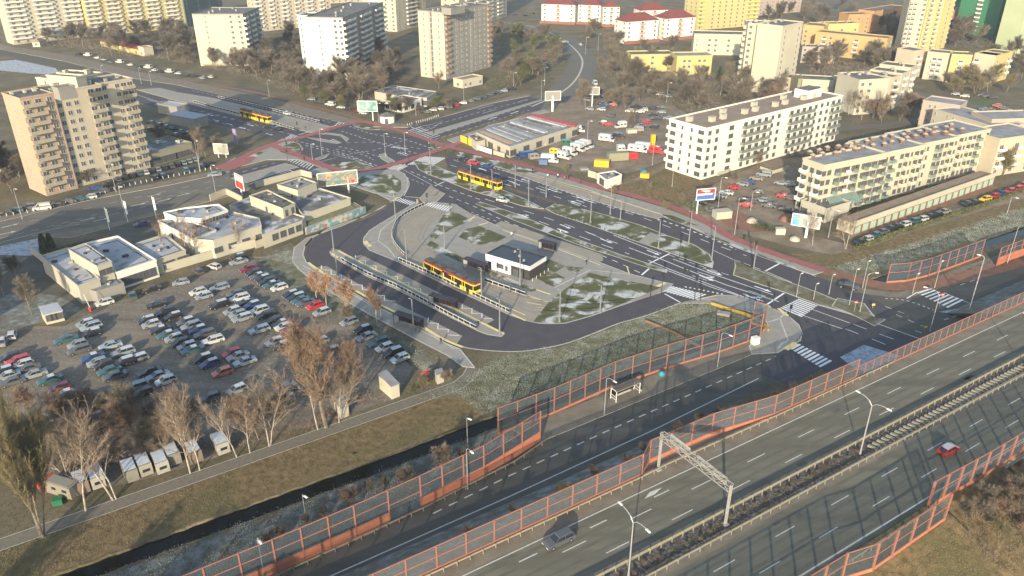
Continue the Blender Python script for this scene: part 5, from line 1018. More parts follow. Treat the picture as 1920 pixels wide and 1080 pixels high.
# traffic signals
gT = 'dark traffic signal posts'
def signal(lab, x, y, h=3.6, arm=0, ang=0):
    p = P(x, y, .1); o = thing('traffic_signal', lab, 'traffic light', tuple(p), 0, gT); mb = MB(); mb.tube((0, 0, 0), (0, 0, h), .08, .07, 6)
    if arm: dx, dy = math.cos(R(ang)), math.sin(R(ang)); mb.tube((0, 0, h), (dx * arm, dy * arm, h + .6), .06, .05, 6)
    mb.build('post', M['steel_dk'], o); hd = MB(); hd.box((0, 0, h - .3), (.36, .34, 1.05)); hd.box((0, 0, h - .3), (.6, .05, 1.25)); hd.build('signal_head', M['black'], o)
    if arm: hd = MB(); hd.box((dx * arm, dy * arm, h + .1), (.4, .36, 1.1)); hd.box((dx * arm, dy * arm, h + .1), (.65, .05, 1.3)); hd.build('signal_head', M['black'], o)
for i, a in enumerate([(1219, 560, 3.4, 0, 0, 'signal post at the left end of the lower zebra'), (1240, 550, 5.2, 0, 0, 'taller signal post behind the lower zebra'), (1302, 563, 6.2, 4.2, 120, 'mast arm signal over the lower zebra exit'), (1313, 564, 3.4, 0, 0, 'short signal post at the right end of the lower zebra'), (1274, 482, 5, 0, 0, 'signal post at the notch of the tram green'), (1448, 580, 4.2, 0, 0, 'signal post on the corner by the upper zebra'), (1480, 595, 3.0, 0, 0, 'short signal post on the corner kerb'), (1411, 504, 7.5, 4, 125, 'leaning mast arm signal on the triangle island'), (801, 382, 3.2, 0, 0, 'signal post on the paved fork island'), (844, 396, 3.0, 0, 0, 'signal post beside the tram crossing zebra'), (535, 264, 4.2, 0, 0, 'signal post on the west corner'), (539, 285, 3.8, 0, 0, 'signal post south of the west corner'), (539, 300, 3.8, 0, 0, 'signal post on the south west crossing'), (565, 293, 3, 0, 0, 'signal post on the red path west side'), (573, 315, 4, 0, 0, 'signal post by the workshop yard corner'), (625, 305, 4.4, 0, 0, 'signal post on the south corner lawn'), (806, 296, 5, 0, 0, 'signal post on the east zebra'), (767, 306, 3, 0, 0, 'signal post beside the upper zebra'), (814, 264, 4, 0, 0, 'signal post by the east corner lawn'), (777, 248, 4, 0, 0, 'signal post on the north east zebra'), (764, 234, 3.4, 0, 0, 'signal post by the candy striped strip'), (620, 243, 4, 0, 0, 'signal post on the red path north west'), (558, 246, 3.6, 0, 0, 'signal post at the tram stop end'), (835, 298, 3, 0, 0, 'signal post on the north pavement')]):
    signal(a[5], a[0], a[1], a[2], a[3], a[4])
# bus / tram shelters
MGL = see_through('shelter_glass', (0.03, 0.02, 0.025), (0.5, 0.48, 0.5), .55)
def shelter(lab, x, y, z, ang, L=7.4, D=1.9):
    p = P(x, y, z); o = thing('bus_shelter', lab, 'shelter', tuple(p), R(ang), 'dark shelters on the stop platforms'); H_ = 2.7
    mb = MB(); mb.box((0, 0, H_), (L, D, .14)); mb.build('roof', M['black'], o)
    mb = MB()
    for k in range(7): mb.box((-L / 2 + .5 + k * (L - 1) / 6, 0, H_ + .1), (.12, D, .05))
    mb.build('roof_rib', plain('shelter_rib', (0.10, 0.06, 0.09)) if 'shelter_rib' not in bpy.data.materials else bpy.data.materials['shelter_rib'], o)
    mb = MB()
    for k in range(5): mb.box((-L / 2 + .15 + k * (L - .3) / 4, D / 2 - .08, H_ / 2), (.1, .1, H_))
    for sx in (-1, 1): mb.box((sx * (L / 2 - .15), -D / 2 + .15, H_ / 2), (.1, .1, H_))
    mb.box((0, D / 2 - .08, .3), (L - .3, .06, .08)); mb.build('frame', M['steel_dk'], o)
    mb = MB(); mb.box((0, D / 2 - .08, 1.45), (L - .4, .03, 2.1)); mb.build('back_glass', MGL, o)
    mb = MB(); mb.box((-L / 2 + .12, 0, 1.35), (.14, D - .3, 2.3)); mb.build('poster_panel', WM['pure'], o)
    mb = MB(); mb.box((.4, D / 2 - .45, .45), (L * .6, .4, .06)); mb.box((-1, D / 2 - .45, .22), (.1, .35, .44)); mb.box((1.6, D / 2 - .45, .22), (.1, .35, .44)); mb.build('bench', M['steel'], o)
    return o
shelter('dark shelter nearest the camera on the outer bus platform', 767, 613, .13, -31)
shelter('dark shelter on the middle bus platform behind the railing', 832, 577, .16, -31)
shelter('dark shelter on the platform in front of the standing yellow tram', 854, 533, .16, -38)
shelter('dark shelter on the far side of the standing yellow tram', 892, 508, .16, -38)
shelter('dark shelter at the bus bay above the pavilion roof', 1026, 471, .14, -33, 5.0)
# white framed bus shelter on the side road
p = P(1172, 742, .12); o = thing('bus_shelter', 'white framed glass shelter on the side road pavement by the blue ball', 'shelter', tuple(p), R(33)); mb = MB()
for sx in (-2.9, 2.9):
    for sy in (-.8, .8): mb.box((sx, sy, 1.2), (.12, .12, 2.4))
    mb.box((sx, 0, 2.4), (.12, 1.7, .12)); mb.box((sx, 0, .5), (.08, 1.6, .08)); mb.box((sx, 0, 1.1), (.08, 1.6, .08))
mb.box((0, -.8, 2.4), (5.9, .12, .12)); mb.box((0, .8, 2.4), (5.9, .12, .12)); mb.build('frame', M['white_metal'], o)
mb = MB()
for k in range(6):
    y0, y1 = -1 + k / 3, -1 + (k + 1) / 3; z0, z1 = 2.5 + .35 * (1 - y0 * y0), 2.5 + .35 * (1 - y1 * y1); mb.face([(-3.1, y0, z0), (3.1, y0, z0), (3.1, y1, z1), (-3.1, y1, z1)])
mb.build('roof', see_through('smoked_roof', (0.12, 0.11, 0.09), (.5, .5, .5), .6), o); mb = MB(); mb.box((0, .78, 1.3), (5.7, .03, 1.7)); mb.build('back_glass', MGL, o); mb = MB(); mb.box((0, .5, .45), (3.5, .4, .07)); mb.build('bench', M['white_metal'], o)
p = P(1201, 733, .12); o = thing('bus_stop_post', 'slim dark information post beside the white framed shelter', 'sign', tuple(p), 0); mb = MB(); mb.box((0, 0, 1.2), (.55, .16, 2.0)); mb.build('panel', M['steel_dk'], o); mb = MB(); mb.box((0, 0, .2), (.4, .3, .4)); mb.build('base', M['concrete'], o)
mb = MB(); bm_ = bmesh.new(); bmesh.ops.create_uvsphere(bm_, u_segments=14, v_segments=8, radius=.62); me = bpy.data.meshes.new('advert_ball'); bm_.to_mesh(me); bm_.free(); me.materials.append(plain('turquoise_vinyl', (0.03, 0.24, 0.32), .4)); bp = P(1240, 706, .12); o = put('advert_ball', me, None, (bp.x, bp.y, .74)); tag(o, 'turquoise ball on the side road pavement', 'ball')
# billboards
def art(name, cols, scale=.35, seedv=0.):
    m = bpy.data.materials.new(name); m.use_nodes = True; t = m.node_tree; n = t.nodes.new('ShaderNodeTexNoise'); n.inputs['Scale'].default_value = scale; n.inputs['Detail'].default_value = 3; n.inputs['Distortion'].default_value = 1.2
    tc = t.nodes.new('ShaderNodeTexCoord'); mp = t.nodes.new('ShaderNodeMapping'); mp.inputs['Location'].default_value = (seedv, seedv * 2, 0); t.links.new(tc.outputs['Object'], mp.inputs[0]); t.links.new(mp.outputs[0], n.inputs['Vector'])
    cr = t.nodes.new('ShaderNodeValToRGB'); cr.color_ramp.interpolation = 'CONSTANT'; E_ = cr.color_ramp.elements
    while len(E_) < len(cols): E_.new(.5)
    for i, (e, c) in enumerate(zip(E_, cols)): e.position = 0 if i == 0 else .36 + .3 * (i - 1) / max(1, len(cols) - 2); e.color = (*c, 1)
    t.links.new(n.outputs[0], cr.inputs[0]); t.links.new(cr.outputs[0], t.nodes['Principled BSDF'].inputs['Base Color']); t.nodes['Principled BSDF'].inputs['Roughness'].default_value = .5; return m
def billboard(lab, x, y, ang, W_, H_, zb, face, back='steel', legs=(0,), extra=None, legr=.28, tilt=0):
    p = P(x, y); o = thing('billboard', lab, 'billboard', tuple(p), R(ang)); mb = MB()
    for l in legs: mb.tube((l, .15, 0), (l, .15, zb + H_ * .5), legr, legr, 8)
    mb.build('mast', M['white_metal'], o); mb = MB(); mb.box((0, .12, zb + H_ / 2), (W_, .3, H_)); mb.build('board_back', M[back], o)
    mb = MB()
    for q in ((0, 0, zb, W_ + .2, .22), (0, 0, zb + H_, W_ + .2, .22)): mb.box((0, -.05, q[2]), (q[3], .3, q[4]))
    for sx in (-1, 1): mb.box((sx * W_ / 2, -.05, zb + H_ / 2), (.2, .3, H_))
    mb.build('board_frame', M['white_metal'], o); mb = MB(); mb.box((0, -.08, zb + H_ / 2), (W_ - .25, .08, H_ - .25)); mb.build('poster', face, o)
    if extra: extra(o, W_, H_, zb)
    return o
def txt(parent, s, size, loc, m_, rx=90, rz=0, ext=.01, nm='lettering', ax='CENTER'):
    c = bpy.data.curves.new(nm, 'FONT'); c.body = s; c.size = size; c.extrude = ext; c.align_x = ax; c.align_y = 'CENTER'; t = bpy.data.objects.new(nm, c); COL.objects.link(t)
    dg = bpy.context.evaluated_depsgraph_get(); me = bpy.data.meshes.new_from_object(t.evaluated_get(dg)); bpy.data.objects.remove(t); me.materials.clear(); me.materials.append(m_)
    o = put(nm, me, parent, loc); o.rotation_euler = (R(rx), 0, R(rz)); return o
redf = plain('red_poster', (0.55, 0.03, 0.03), .5, .05); whi = M['white']
def red_art(o, W_, H_, zb):
    mb = MB(); mb.box((0, -.13, zb + H_ * .72), (W_ - .5, .03, H_ * .36)); mb.build('poster_band', whi, o); mb = MB()
    for k in range(3): mb.box((-.2, -.16, zb + H_ * (.62 + .1 * k)), (W_ * .7, .02, .12))
    for k in range(2): mb.box((0, -.14, zb + H_ * (.2 + .16 * k)), (W_ * (.6 - .1 * k), .02, .2))
    mb.build('poster_line', plain('orange_ink', (0.5, .10, .04)), o)
billboard('red and white billboard on a single mast above the workshop yard', 453, 366, -48, 5.6, 4.6, 2.2, redf, legs=(0,), extra=red_art)
ga = art('colourful_poster', [(0.36, .05, .05), (0.26, .22, .17), (0.10, .18, .17), (0.34, .27, .16), (0.36, .05, .05)], .5)
billboard('very large colourful billboard with white frame beside the loop road', 636, 364, 20, 12.6, 4.3, 3.2, ga, legs=(3.2,), legr=.3)
billboard('turquoise billboard in the trees above the junction', 691, 226, -4, 8.5, 4.4, 4.0, art('turquoise_poster', [(0.05, .17, .16), (0.12, .25, .23), (0.30, .34, .31), (0.05, .15, .14)], .3, 3), legs=(2,), legr=.25)
billboard('blank cream billboard at the pink pavement corner', 417, 296, -10, 5.5, 3.7, 1.6, WM['offwhite'], legs=(-1.5, 1.5), legr=.14)
billboard('grey billboard seen from behind beside the covered market', 1036, 209, 10, 7, 4, 5, WM['grey'], legs=(0,), legr=.55)
billboard('grey white billboard behind the dirt yard', 1110, 200, -5, 6, 3.4, 5.5, WM['grey'], legs=(0,), legr=.3)
def wb(o, W_, H_, zb):
    mb = MB(); mb.box((0, -.14, zb + H_ * .78), (W_ - .4, .03, H_ * .34)); mb.build('poster_band', redf, o); mb = MB(); mb.box((-.3, -.14, zb + H_ * .5), (W_ - 1.2, .03, H_ * .14)); mb.build('poster_stripe', whi, o)
    mb = MB()
    for k in range(3): mb.box((-.2 + .3 * k, -.16, zb + H_ * (.84 - .07 * k)), (W_ * (.5 - .12 * k), .02, .13))
    mb.build('poster_line', whi, o)
billboard('red white and blue billboard at the corner of the flats car park', 1319, 401, 12, 5.9, 3.4, 4.6, plain('blue_poster', (0.06, .12, .32), .5, .1), legs=(-2.2,), legr=.22, extra=wb)
def ocx(o, W_, H_, zb):
    mb = MB(); mb.box((-W_ / 2 + 1.0, -.14, zb + H_ * .5), (1.7, .03, H_ * .9)); mb.build('poster_panel', plain('sign_blue', (0.10, .30, .42), .5, .1), o)
    txt(o, 'OE', 1.2, (-W_ / 2 + 1.0, -.18, zb + H_ * .66), plain('sign_orange', (0.55, .22, .08)))
billboard('grey slatted sign board at the corner of the ivory flats', 1506, 445, -28, 7.5, 3.4, 3.2, M['steel'], legs=(.6,), legr=.4, extra=ocx)
# lilac pylon
p = P(443, 270); o = thing('sign_pylon', 'tall lilac twin pylon sign by the avenue', 'sign', tuple(p), R(-30)); mb = MB(); mb.box((-.6, 0, 3), (.5, .4, 6)); mb.box((.6, 0, 3), (.5, .4, 6)); mb.build('mast', plain('lilac_paint', (0.20, .17, .30)), o); mb = MB(); mb.box((0, 0, 4.6), (1.8, .2, 2.4)); mb.build('panel', plain('lilac_panel', (0.30, .27, .42)), o)
# bollards
bo = MB(); bo.tube((0, 0, 0), (0, 0, .95), .09, .09, 6); bow = bo.mesh('bollard', M['white_metal']); bo = MB(); bo.tube((0, 0, 0), (0, 0, 1.0), .06, .06, 6); bod = bo.mesh('bollard', M['steel_dk'])
def bollards(s, n, me, lab, grp, z=.1):
    pts = smooth(s, 4); tot = sum((b - a).length for a, b in zip(pts, pts[1:])); 
    for i in range(n):
        d = tot * i / (n - 1 if n > 1 else 1)
        for a, b in zip(pts, pts[1:]):
            L = (b - a).length
            if d <= L + 1e-6: p = a.lerp(b, d / L); break
            d -= L
        o = put('bollard', me, None, (p.x, p.y, z)); tag(o, lab, 'bollard', grp)
bollards('0,408 60,398 120,385 160,374 190,366 230,352 300,337 360,325 395,318', 38, bow, 'white bollard in the row along the left street car park', 'white bollards along the left street')
bollards('1042,402 1080,415 1120,429 1160,442 1192,453', 20, bod, 'dark bollard in the row along the tram green kerb', 'dark bollards along the tram green')
bollards('1385,559 1405,563 1425,569', 5, bod, 'dark bollard on the rounded corner by the stop line', 'dark bollards by the stop line')
bollards('1493,600 1502,614 1503,630 1494,642', 8, bod, 'dark bollard on the curve of the zebra corner', 'dark bollards on the zebra corner')
bollards('764,236 775,233 790,229 805,225 822,219', 16, bow, 'white post of the candy striped strip above the north east crossing', 'posts of the candy striped strip')
# platform railings
def railing(lab, s, z=.16, h=1.0, step=1.6):
    pts = smooth(s, 2) if isinstance(s, str) else s; o0 = pts[0]; th = thing('platform_railing', lab, 'railing', (o0.x, o0.y, z)); a_ = MB(); gl = MB(); pm_ = MB(); pm_.box((0, 0, h / 2), (.09, .09, h)); pm_ = pm_.mesh('post', M['white_metal']); n = 0
    for a, b in zip(pts, pts[1:]):
        a, b = a - o0, b - o0; d = b - a; L = d.length; r = math.atan2(d.y, d.x); m2 = (a + b) / 2; a_.box((m2.x, m2.y, h), (L, .1, .09), r); a_.box((m2.x, m2.y, .18), (L, .06, .06), r); gl.box((m2.x, m2.y, .56), (L, .05, .6), r); k = max(1, round(L / step))
        for i in range(k): q = a + d * (i / k); put('post', pm_, th, (q.x, q.y, 0), r)
    a_.build('handrail', M['white_metal'], th); gl.build('infill_panel', see_through('smoked_panel', (0.03, .03, .035), (.5, .5, .5), .75) if 'smoked_panel' not in bpy.data.materials else bpy.data.materials['smoked_panel'], th)
railing('long white railing along the middle bus platform', '640,490 690,517 737,537 780,559 840,592 893,619')
railing('white railing between the bus lane and the tram platform', '748,490 800,513 860,542 920,571 955,588')
railing('short railing beyond the standing yellow tram', '908,529 945,542 985,556', step=2)
railing('curved railing beside the tram loop track', '796,386 770,398 748,413 738,430 735,448 745,467 760,482', z=.14)
railing('long railing on the south side of the west tram stop', '363,192 400,203 450,216 500,228 556,246', z=.12, step=2.4); railing('long railing on the north side of the west tram stop', '410,184 450,193 500,205 550,218 600,231', z=.12, step=2.4)
# yellow handrail and concrete steps by the zebra corner
p0 = PW('1333,571 1360,580 1400,592 1430,607 1440,622'); yr = thing('yellow_parapet', 'bright yellow parapet above the culvert by the zebra corner', 'parapet', tuple(p0[0])); mb = MB()
for a, b in zip(p0, p0[1:]): m2 = (a + b) / 2 - p0[0]; d = b - a; mb.box((m2.x, m2.y, .35), (d.length, .3, .7), math.atan2(d.y, d.x))
mb.build('wall', plain('yellow_edge_paint', (0.38, 0.24, 0.04)), yr); mb = MB(); q = P(1356, 590) - p0[0]; mb.box((q.x, q.y, .3), (3, 1.6, .6), -.4); mb.build('footing', WM['pink'], yr)
wallrun('low rusty retaining strip crossing the frosted grass', '1210,603 1260,623 1300,645 1318,655', .4, M['red_old'], 'retaining_wall')
mb = MB(); pb = P(1415, 645); mb.box((0, 0, .8), (1.5, 1.2, 1.6)); tag(mb.build('utility_cabinet', M['white_metal'], None, (pb.x, pb.y, .12), .4), 'white utility cabinet at the end of the clear barrier', 'cabinet')
# barrier gate by the booth, red excavator thing by the path
p = P(170, 583); o = thing('barrier_gate', 'red and white boom gate with raised arm by the car park hut', 'gate', tuple(p)); mb = MB(); mb.box((0, 0, .5), (.5, .4, 1.0)); mb.build('housing', redf, o); mb = MB(); mb.tube((0, 0, 1), (-.7, .2, 4.2), .06, .05, 6); mb.build('boom', whi, o)
p = P(805, 712); o = thing('barrier_gate', 'red boom mast leaning beside the olive bush', 'gate', tuple(p)); mb = MB(); mb.tube((0, 0, 0), (-.6, .2, 2.6), .12, .1, 6); mb.box((-.7, .2, 1.6), (2.2, .25, .25), .5); mb.build('mast', redf, o)
# no entry signs near the roundabout
def sgn(lab, x, y, h=2.6, kind='r'):
    p = P(x, y, .1); o = thing('road_sign', lab, 'road sign', tuple(p)); mb = MB(); mb.tube((0, 0, 0), (0, 0, h), .05, .05, 6); mb.build('post', M['steel'], o)
    mb = MB()
    if kind == 'r': mb.tube((0, -.08, h), (0, -.13, h), .42, .42, 16)
    else: mb.box((0, -.1, h), (.7, .05, .5))
    mb.build('sign_face', redf if kind == 'r' else plain('yellow_sign', (0.6, .4, .04)) if 'yellow_sign' not in bpy.data.materials else bpy.data.materials['yellow_sign'], o)
    if kind == 'r': mb = MB(); mb.box((0, -.15, h), (.6, .03, .14)); mb.build('sign_bar', whi, o)
sgn('no entry sign on the frosted island by the roundabout', 1601, 585); sgn('no entry sign on the signal island right of the roundabout', 1761, 575, 3.2); sgn('yellow marker at the tip of the frosted island', 1636, 578, 1.0, 'y'); sgn('yellow marker on the viaduct side of the roundabout', 1733, 620, 1.0, 'y')
for x, y, h, lab in ((1493, 557, 6, 'post on the frosted strip, leftmost'), (1554, 552, 5, 'post on the frosted strip beside the asphalt edge'), (1525, 562, 4, 'short post on the frosted strip'), (1592, 572, 9, 'branching mast of lamps by the roundabout car'), (1711, 550, 5, 'post beside the red crossing'), (1752, 540, 7, 'pole before the clear barrier by the red pavement'), (1617, 540, 7, 'post on the red brown pavement')): lamp(lab, x, y, h, 1, 40, armL=.4, rise=.1, group='posts around the roundabout', r=.08)
# white parasols / trampoline-like covers in the flats yard and odd crates
def crate(lab, x, y, dims, ang, m_, nm='container', z=0, cat='container'):
    p = P(x, y, z); o = thing(nm, lab, cat, tuple(p), R(ang)); L, W_, H_ = dims; mb = MB(); mb.box((0, 0, H_ / 2 + .1), (L, W_, H_)); mb.build('body', m_, o); mb = MB(); n = max(3, int(L / .6))
    for k in range(n): mb.box((-L / 2 + L * (k + .5) / n, 0, H_ / 2 + .1), (.12, W_ + .06, H_ - .2))
    mb.build('rib', m_, o); mb = MB(); mb.box((0, 0, H_ + .13), (L + .06, W_ + .06, .08)); mb.build('lid', m_, o); return o
yel = plain('machine_yellow', (0.60, 0.36, 0.02), .5, .1)
crate('grey site cabin beside the yellow skip in the dirt yard', 1158, 300, (7.5, 2.8, 2.8), 12, WM['olive'], 'site_cabin', cat='cabin'); crate('red box beside the grey site cabin', 1186, 297, (3.4, 2.2, 2.0), 15, redf, cat='container')
crate('yellow skip in the dirt yard', 1128, 312, (5.2, 2.4, 2.2), -12, yel, 'skip', cat='skip'); crate('blue box beside the large white box lorry', 1019, 308, (3.0, 2, 1.8), -10, plain('faded_blue', (0.08, .13, .25)), cat='container')
crate('pale tarpaulined stack by the yellow skip', 1095, 318, (3, 2.4, .6), 10, WM['grey'], 'covered_stack', cat='stack')
crate('white bin shelter on the rusty leaf patch', 1353, 408, (5, 3.0, 2.2), 14, WM['offwhite'], 'bin_shelter', cat='shelter'); crate('small cream box by the sign board', 1462, 439, (2.6, 1.6, 1.7), -6, WM['cream'], cat='container')
for x, y, lab, r_ in ((1410, 416, 'white domed cover beside the dark bushes of the flats yard', 1.7), (1490, 450, 'white domed cover beside the sign board leg', 1.5), (1472, 413, 'rust coloured domed cover by the grey sign board', 1.8)):
    bm_ = bmesh.new(); bmesh.ops.create_icosphere(bm_, subdivisions=2, radius=r_)
    for v in bm_.verts: v.co.z = max(v.co.z, 0) * .75 * (1 + .1 * math.sin(v.co.x * 5)); 
    me = bpy.data.meshes.new('domed_cover'); bm_.to_mesh(me); bm_.free(); me.materials.append(M['red_old'] if 'rust' in lab else WM['offwhite']); p = P(x, y); tag(put('domed_cover', me, None, tuple(p)), lab, 'cover')
# ================================================================= VEHICLES
TY = plain('tyre_rubber', (0.02, 0.02, 0.02), .9); RIMM = plain('wheel_rim', (0.30, 0.30, 0.31), .4, metal=.5); HLM = glassy('headlight_glass', (0.6, 0.62, 0.62), .1); TLM = plain('tail_light', (0.35, 0.01, 0.01), .3)
CG = glassy('car_glass', (0.02, 0.024, 0.03), .06)
PC = dict(w=(0.44, 0.44, 0.42), s=(0.20, 0.22, 0.235), k=(0.014, 0.016, 0.02), g=(0.075, 0.08, 0.085), b=(0.02, 0.05, 0.15), t=(0.03, 0.085, 0.095), r=(0.42, 0.02, 0.025), m=(0.13, 0.015, 0.03), y=(0.65, 0.42, 0.02), f=(0.24, 0.29, 0.32), n=(0.22, 0.20, 0.16), o=(0.40, 0.12, 0.08), e=(0.03, 0.10, 0.06))
PN = dict(w='white', s='silver', k='black', g='dark grey', b='blue', t='dark teal', r='bright red', m='maroon', y='yellow', f='frosted pale blue', n='beige', o='faded red', e='dark green')
PAINT = {}
for k_, c_ in PC.items():
    m = plain('car_paint_' + PN[k_].replace(' ', '_'), c_, .28, .04, .3, spec=.5); m.node_tree.nodes['Principled BSDF'].inputs['Coat Weight'].default_value = .5; PAINT[k_] = m
FROST = plain('frosted_roof', (0.42, 0.46, 0.50), .8, .15, 1.5)
# side profiles: (x, z) of the lower body, then the cabin: x0 x1 at the belt and at the roof, and the roof height
ST = dict(h=(4.0, 1.72, .92, (-1.95, 1.05), (-1.55, .25), 1.48), e=(4.6, 1.78, .92, (-2.15, 1.05), (-1.95, .3), 1.48), d=(4.6, 1.78, .92, (-1.55, 1.05), (-.95, .3), 1.44), u=(4.5, 1.86, 1.05, (-2.1, 1.1), (-1.8, .4), 1.72), v=(5.2, 1.95, 1.15, (-2.45, 1.7), (-2.4, 1.0), 2.1))
SN = dict(h='hatchback', e='estate', d='saloon', u='tall estate', v='van')
def carparts(st):
    L, W_, bz, (b0_, b1_), (r0_, r1_), rz_ = ST[st]; hl = L / 2; hw = W_ / 2; body = MB(); gl = MB()
    prof = [(-hl, .38), (-hl, bz - .12), (-hl + .12, bz), (b1_, bz), (hl - .35, bz - .14), (hl, bz - .34), (hl, .36), (hl - .2, .24), (-hl + .2, .24)]
    def ring(prof, w0, m_):
        n = len(prof); k = len(m_.v)
        ins = lambda z: w0 if z < bz - .2 else w0 - .06
        m_.v += [(x, -ins(z), z) for x, z in prof] + [(x, ins(z), z) for x, z in prof]
        for i in range(n): j = (i + 1) % n; m_.f.append((k + i, k + n + i, k + n + j, k + j)); m_.m.append(m_.k)
        m_.f.append(tuple(range(k, k + n))); m_.m.append(m_.k); m_.f.append(tuple(range(k + 2 * n - 1, k + n - 1, -1))); m_.m.append(m_.k)
    ring(prof, hw, body)
    wb, wr = hw - .1, hw - .26
    V = [(b0_, wb, bz - .02), (b1_, wb, bz - .02), (r1_, wr, rz_ - .05), (r0_, wr, rz_ - .05)]
    q = lambda i, s: (V[i][0], V[i][1] * s, V[i][2])
    gl.face([q(0, -1), q(1, -1), q(2, -1), q(3, -1)]); gl.face([q(3, 1), q(2, 1), q(1, 1), q(0, 1)]); gl.face([q(1, -1), q(1, 1), q(2, 1), q(2, -1)]); gl.face([q(0, 1), q(0, -1), q(3, -1), q(3, 1)])
    rf = MB(); rf.box(((r0_ + r1_) / 2, 0, rz_ - .03), (r1_ - r0_ + .1, wr * 2 + .08, .07), taper=.9, tx=.95)
    pil = MB()
    for s in (-1, 1):
        for i, j in ((1, 2), (0, 3)): a, b = q(i, s), q(j, s); pil.tube(a, b, .045, n=4)
        mx = (b0_ + b1_) / 2 - .1; pil.tube((mx, wb * s, bz), (mx, wr * s, rz_ - .05), .04, n=4)
    for m2 in (rf, pil): n = len(body.v); body.v += m2.v; body.f += [tuple(n + i for i in f) for f in m2.f]; body.m += [0] * len(m2.f)
    if st == 'v': pil2 = MB(); pil2.box((-.9, 0, (bz + rz_) / 2), (3.0, wb * 2 - .1, rz_ - bz)); n = len(body.v); body.v += pil2.v; body.f += [tuple(n + i for i in f) for f in pil2.f]; body.m += [0] * len(pil2.f)
    wh = MB(); wh.mat(0).tube((0, -.11, 0), (0, .11, 0), .32, n=12); wh.mat(1).tube((0, -.125, 0), (0, .125, 0), .18, n=8)
    hd = MB(); hd.box((0, 0, 0), (.1, .34, .15)); tl = MB(); tl.box((0, 0, 0), (.08, .24, .22))
    return dict(L=L, hl=hl, hw=hw, bz=bz, body=body, glass=gl, wheel=wh, head=hd, tail=tl, rz=rz_, r=(r0_, r1_), wr=wr)
CPT = {k: carparts(k) for k in ST}; CME = {}
def car_mesh(st, nm, mats): 
    key = (st, nm, mats[0].name if nm == 'body' else '')
    if key not in CME: CME[key] = CPT[st][nm].mesh(nm, mats)
    return CME[key]
def car(p, ang, st, col, label, group, full=True, frost=False, name='parked_car'):
    c = CPT[st]; cat = 'van' if st == 'v' else 'car'
    if name == 'parked_car' and st == 'v': name = 'parked_van'
    if full:
        o = thing(name, label, cat, tuple(p), ang, group)
        put('body', car_mesh(st, 'body', [PAINT[col]]), o); put('windows', car_mesh(st, 'glass', [CG]), o)
        for x in (-c['hl'] + .78, c['hl'] - .82):
            for y in (-c['hw'] + .1, c['hw'] - .1): put('wheel', car_mesh(st, 'wheel', [TY, RIMM]), o, (x, y, .32))
        for y in (-c['hw'] + .32, c['hw'] - .32): put('headlight', car_mesh(st, 'head', [HLM]), o, (c['hl'] - .03, y, c['bz'] - .42)); put('tail_light', car_mesh(st, 'tail', [TLM]), o, (-c['hl'] + .01, y, c['bz'] - .3))
        if frost:
            k = (st, 'frost')
            if k not in CME: mb = MB(); mb.box(((c['r'][0] + c['r'][1]) / 2, 0, c['rz'] + .02), (c['r'][1] - c['r'][0] - .1, c['wr'] * 1.8, .03)); CME[k] = mb.mesh('frost', FROST)
            put('frost', CME[k], o)
    else:
        k = (st, col, 'far')
        if k not in CME:
            m_ = MB()
            for nm, mi, offs in (('body', 0, [(0, 0, 0)]), ('glass', 1, [(0, 0, 0)]), ('wheel', 2, [(x, y, .32) for x in (-c['hl'] + .78, c['hl'] - .82) for y in (-c['hw'] + .1, c['hw'] - .1)])):
                s_ = c[nm]
                for of in offs: n = len(m_.v); m_.v += [(v[0] + of[0], v[1] + of[1], v[2] + of[2]) for v in s_.v]; m_.f += [tuple(n + i for i in f) for f in s_.f]; m_.m += [mi] * len(s_.f)
            CME[k] = m_.mesh('car', [PAINT[col], CG, TY])
        o = put(name, CME[k], None, tuple(p), ang); tag(o, label, cat, group)
    return o
ORD = ['first', 'second', 'third', 'fourth', 'fifth', 'sixth', 'seventh', 'eighth', 'ninth', 'tenth', 'eleventh', 'twelfth', 'thirteenth', 'fourteenth', 'fifteenth', 'sixteenth', 'seventeenth', 'eighteenth', 'nineteenth', 'twentieth', 'twenty first', 'twenty second', 'twenty third', 'twenty fourth', 'twenty fifth', 'twenty sixth', 'twenty seventh', 'twenty eighth', 'twenty ninth', 'thirtieth']
rc = random.Random(11); frostmap = 'sfg'
def group_cars(data, ang, where, group, full=True, z=.03, frost=.3, jit=2.5):
    """data: 'x,y,colour+style ...' left to right; label tells colour, kind, place in its row"""
    L = data.split(); L.sort(key=lambda a: float(a.split(',')[0]))
    for i, a in enumerate(L):
        t = a.split(','); col, st = t[2][0], t[2][1]; aa = R(float(t[3])) if len(t) > 3 else R(ang); p = P(float(t[0]), float(t[1]), z)
        fr = rc.random() < frost * 1.5 and col in 'kgbtes'
        car(p, aa + R(rc.uniform(-jit, jit)), st, col, ('%s %s %s' % (PN[col], SN[st], where) if len(L) == 1 else '%s %s, %s from the left %s' % (PN[col], SN[st], ORD[min(i, 29)], where)), group, full, fr)
GCP = 'cars parked on the gravel car park'
group_cars('162,610,sh 172,617,fu 175,628,kh 125,640,td 147,650,sh 150,660,ge', 217, 'in the block by the hut', GCP)
group_cars('208,652,fd 232,664,se 257,677,se 175,674,bd 184,684,sh 197,688,kh 207,699,td 217,709,gd 240,700,n' .replace('240,700,n', '235,684,ku'), 218, 'in the second block from the hut', GCP)
group_cars('282,701,kd 297,709,sd 312,718,wh 257,731,su 269,741,kh', 217, 'in the block nearest the birches', GCP)
group_cars('20,674,kh 35,680,re 45,687,wh 54,695,gd 66,706,sd 95,716,td 8,700,kh 16,709,sd 24,720,gd', 218, 'in the block at the left edge', GCP)
group_cars('113,731,mh 125,743,kd 150,758,kh', 217, 'in the trio with the maroon hatchback', GCP)
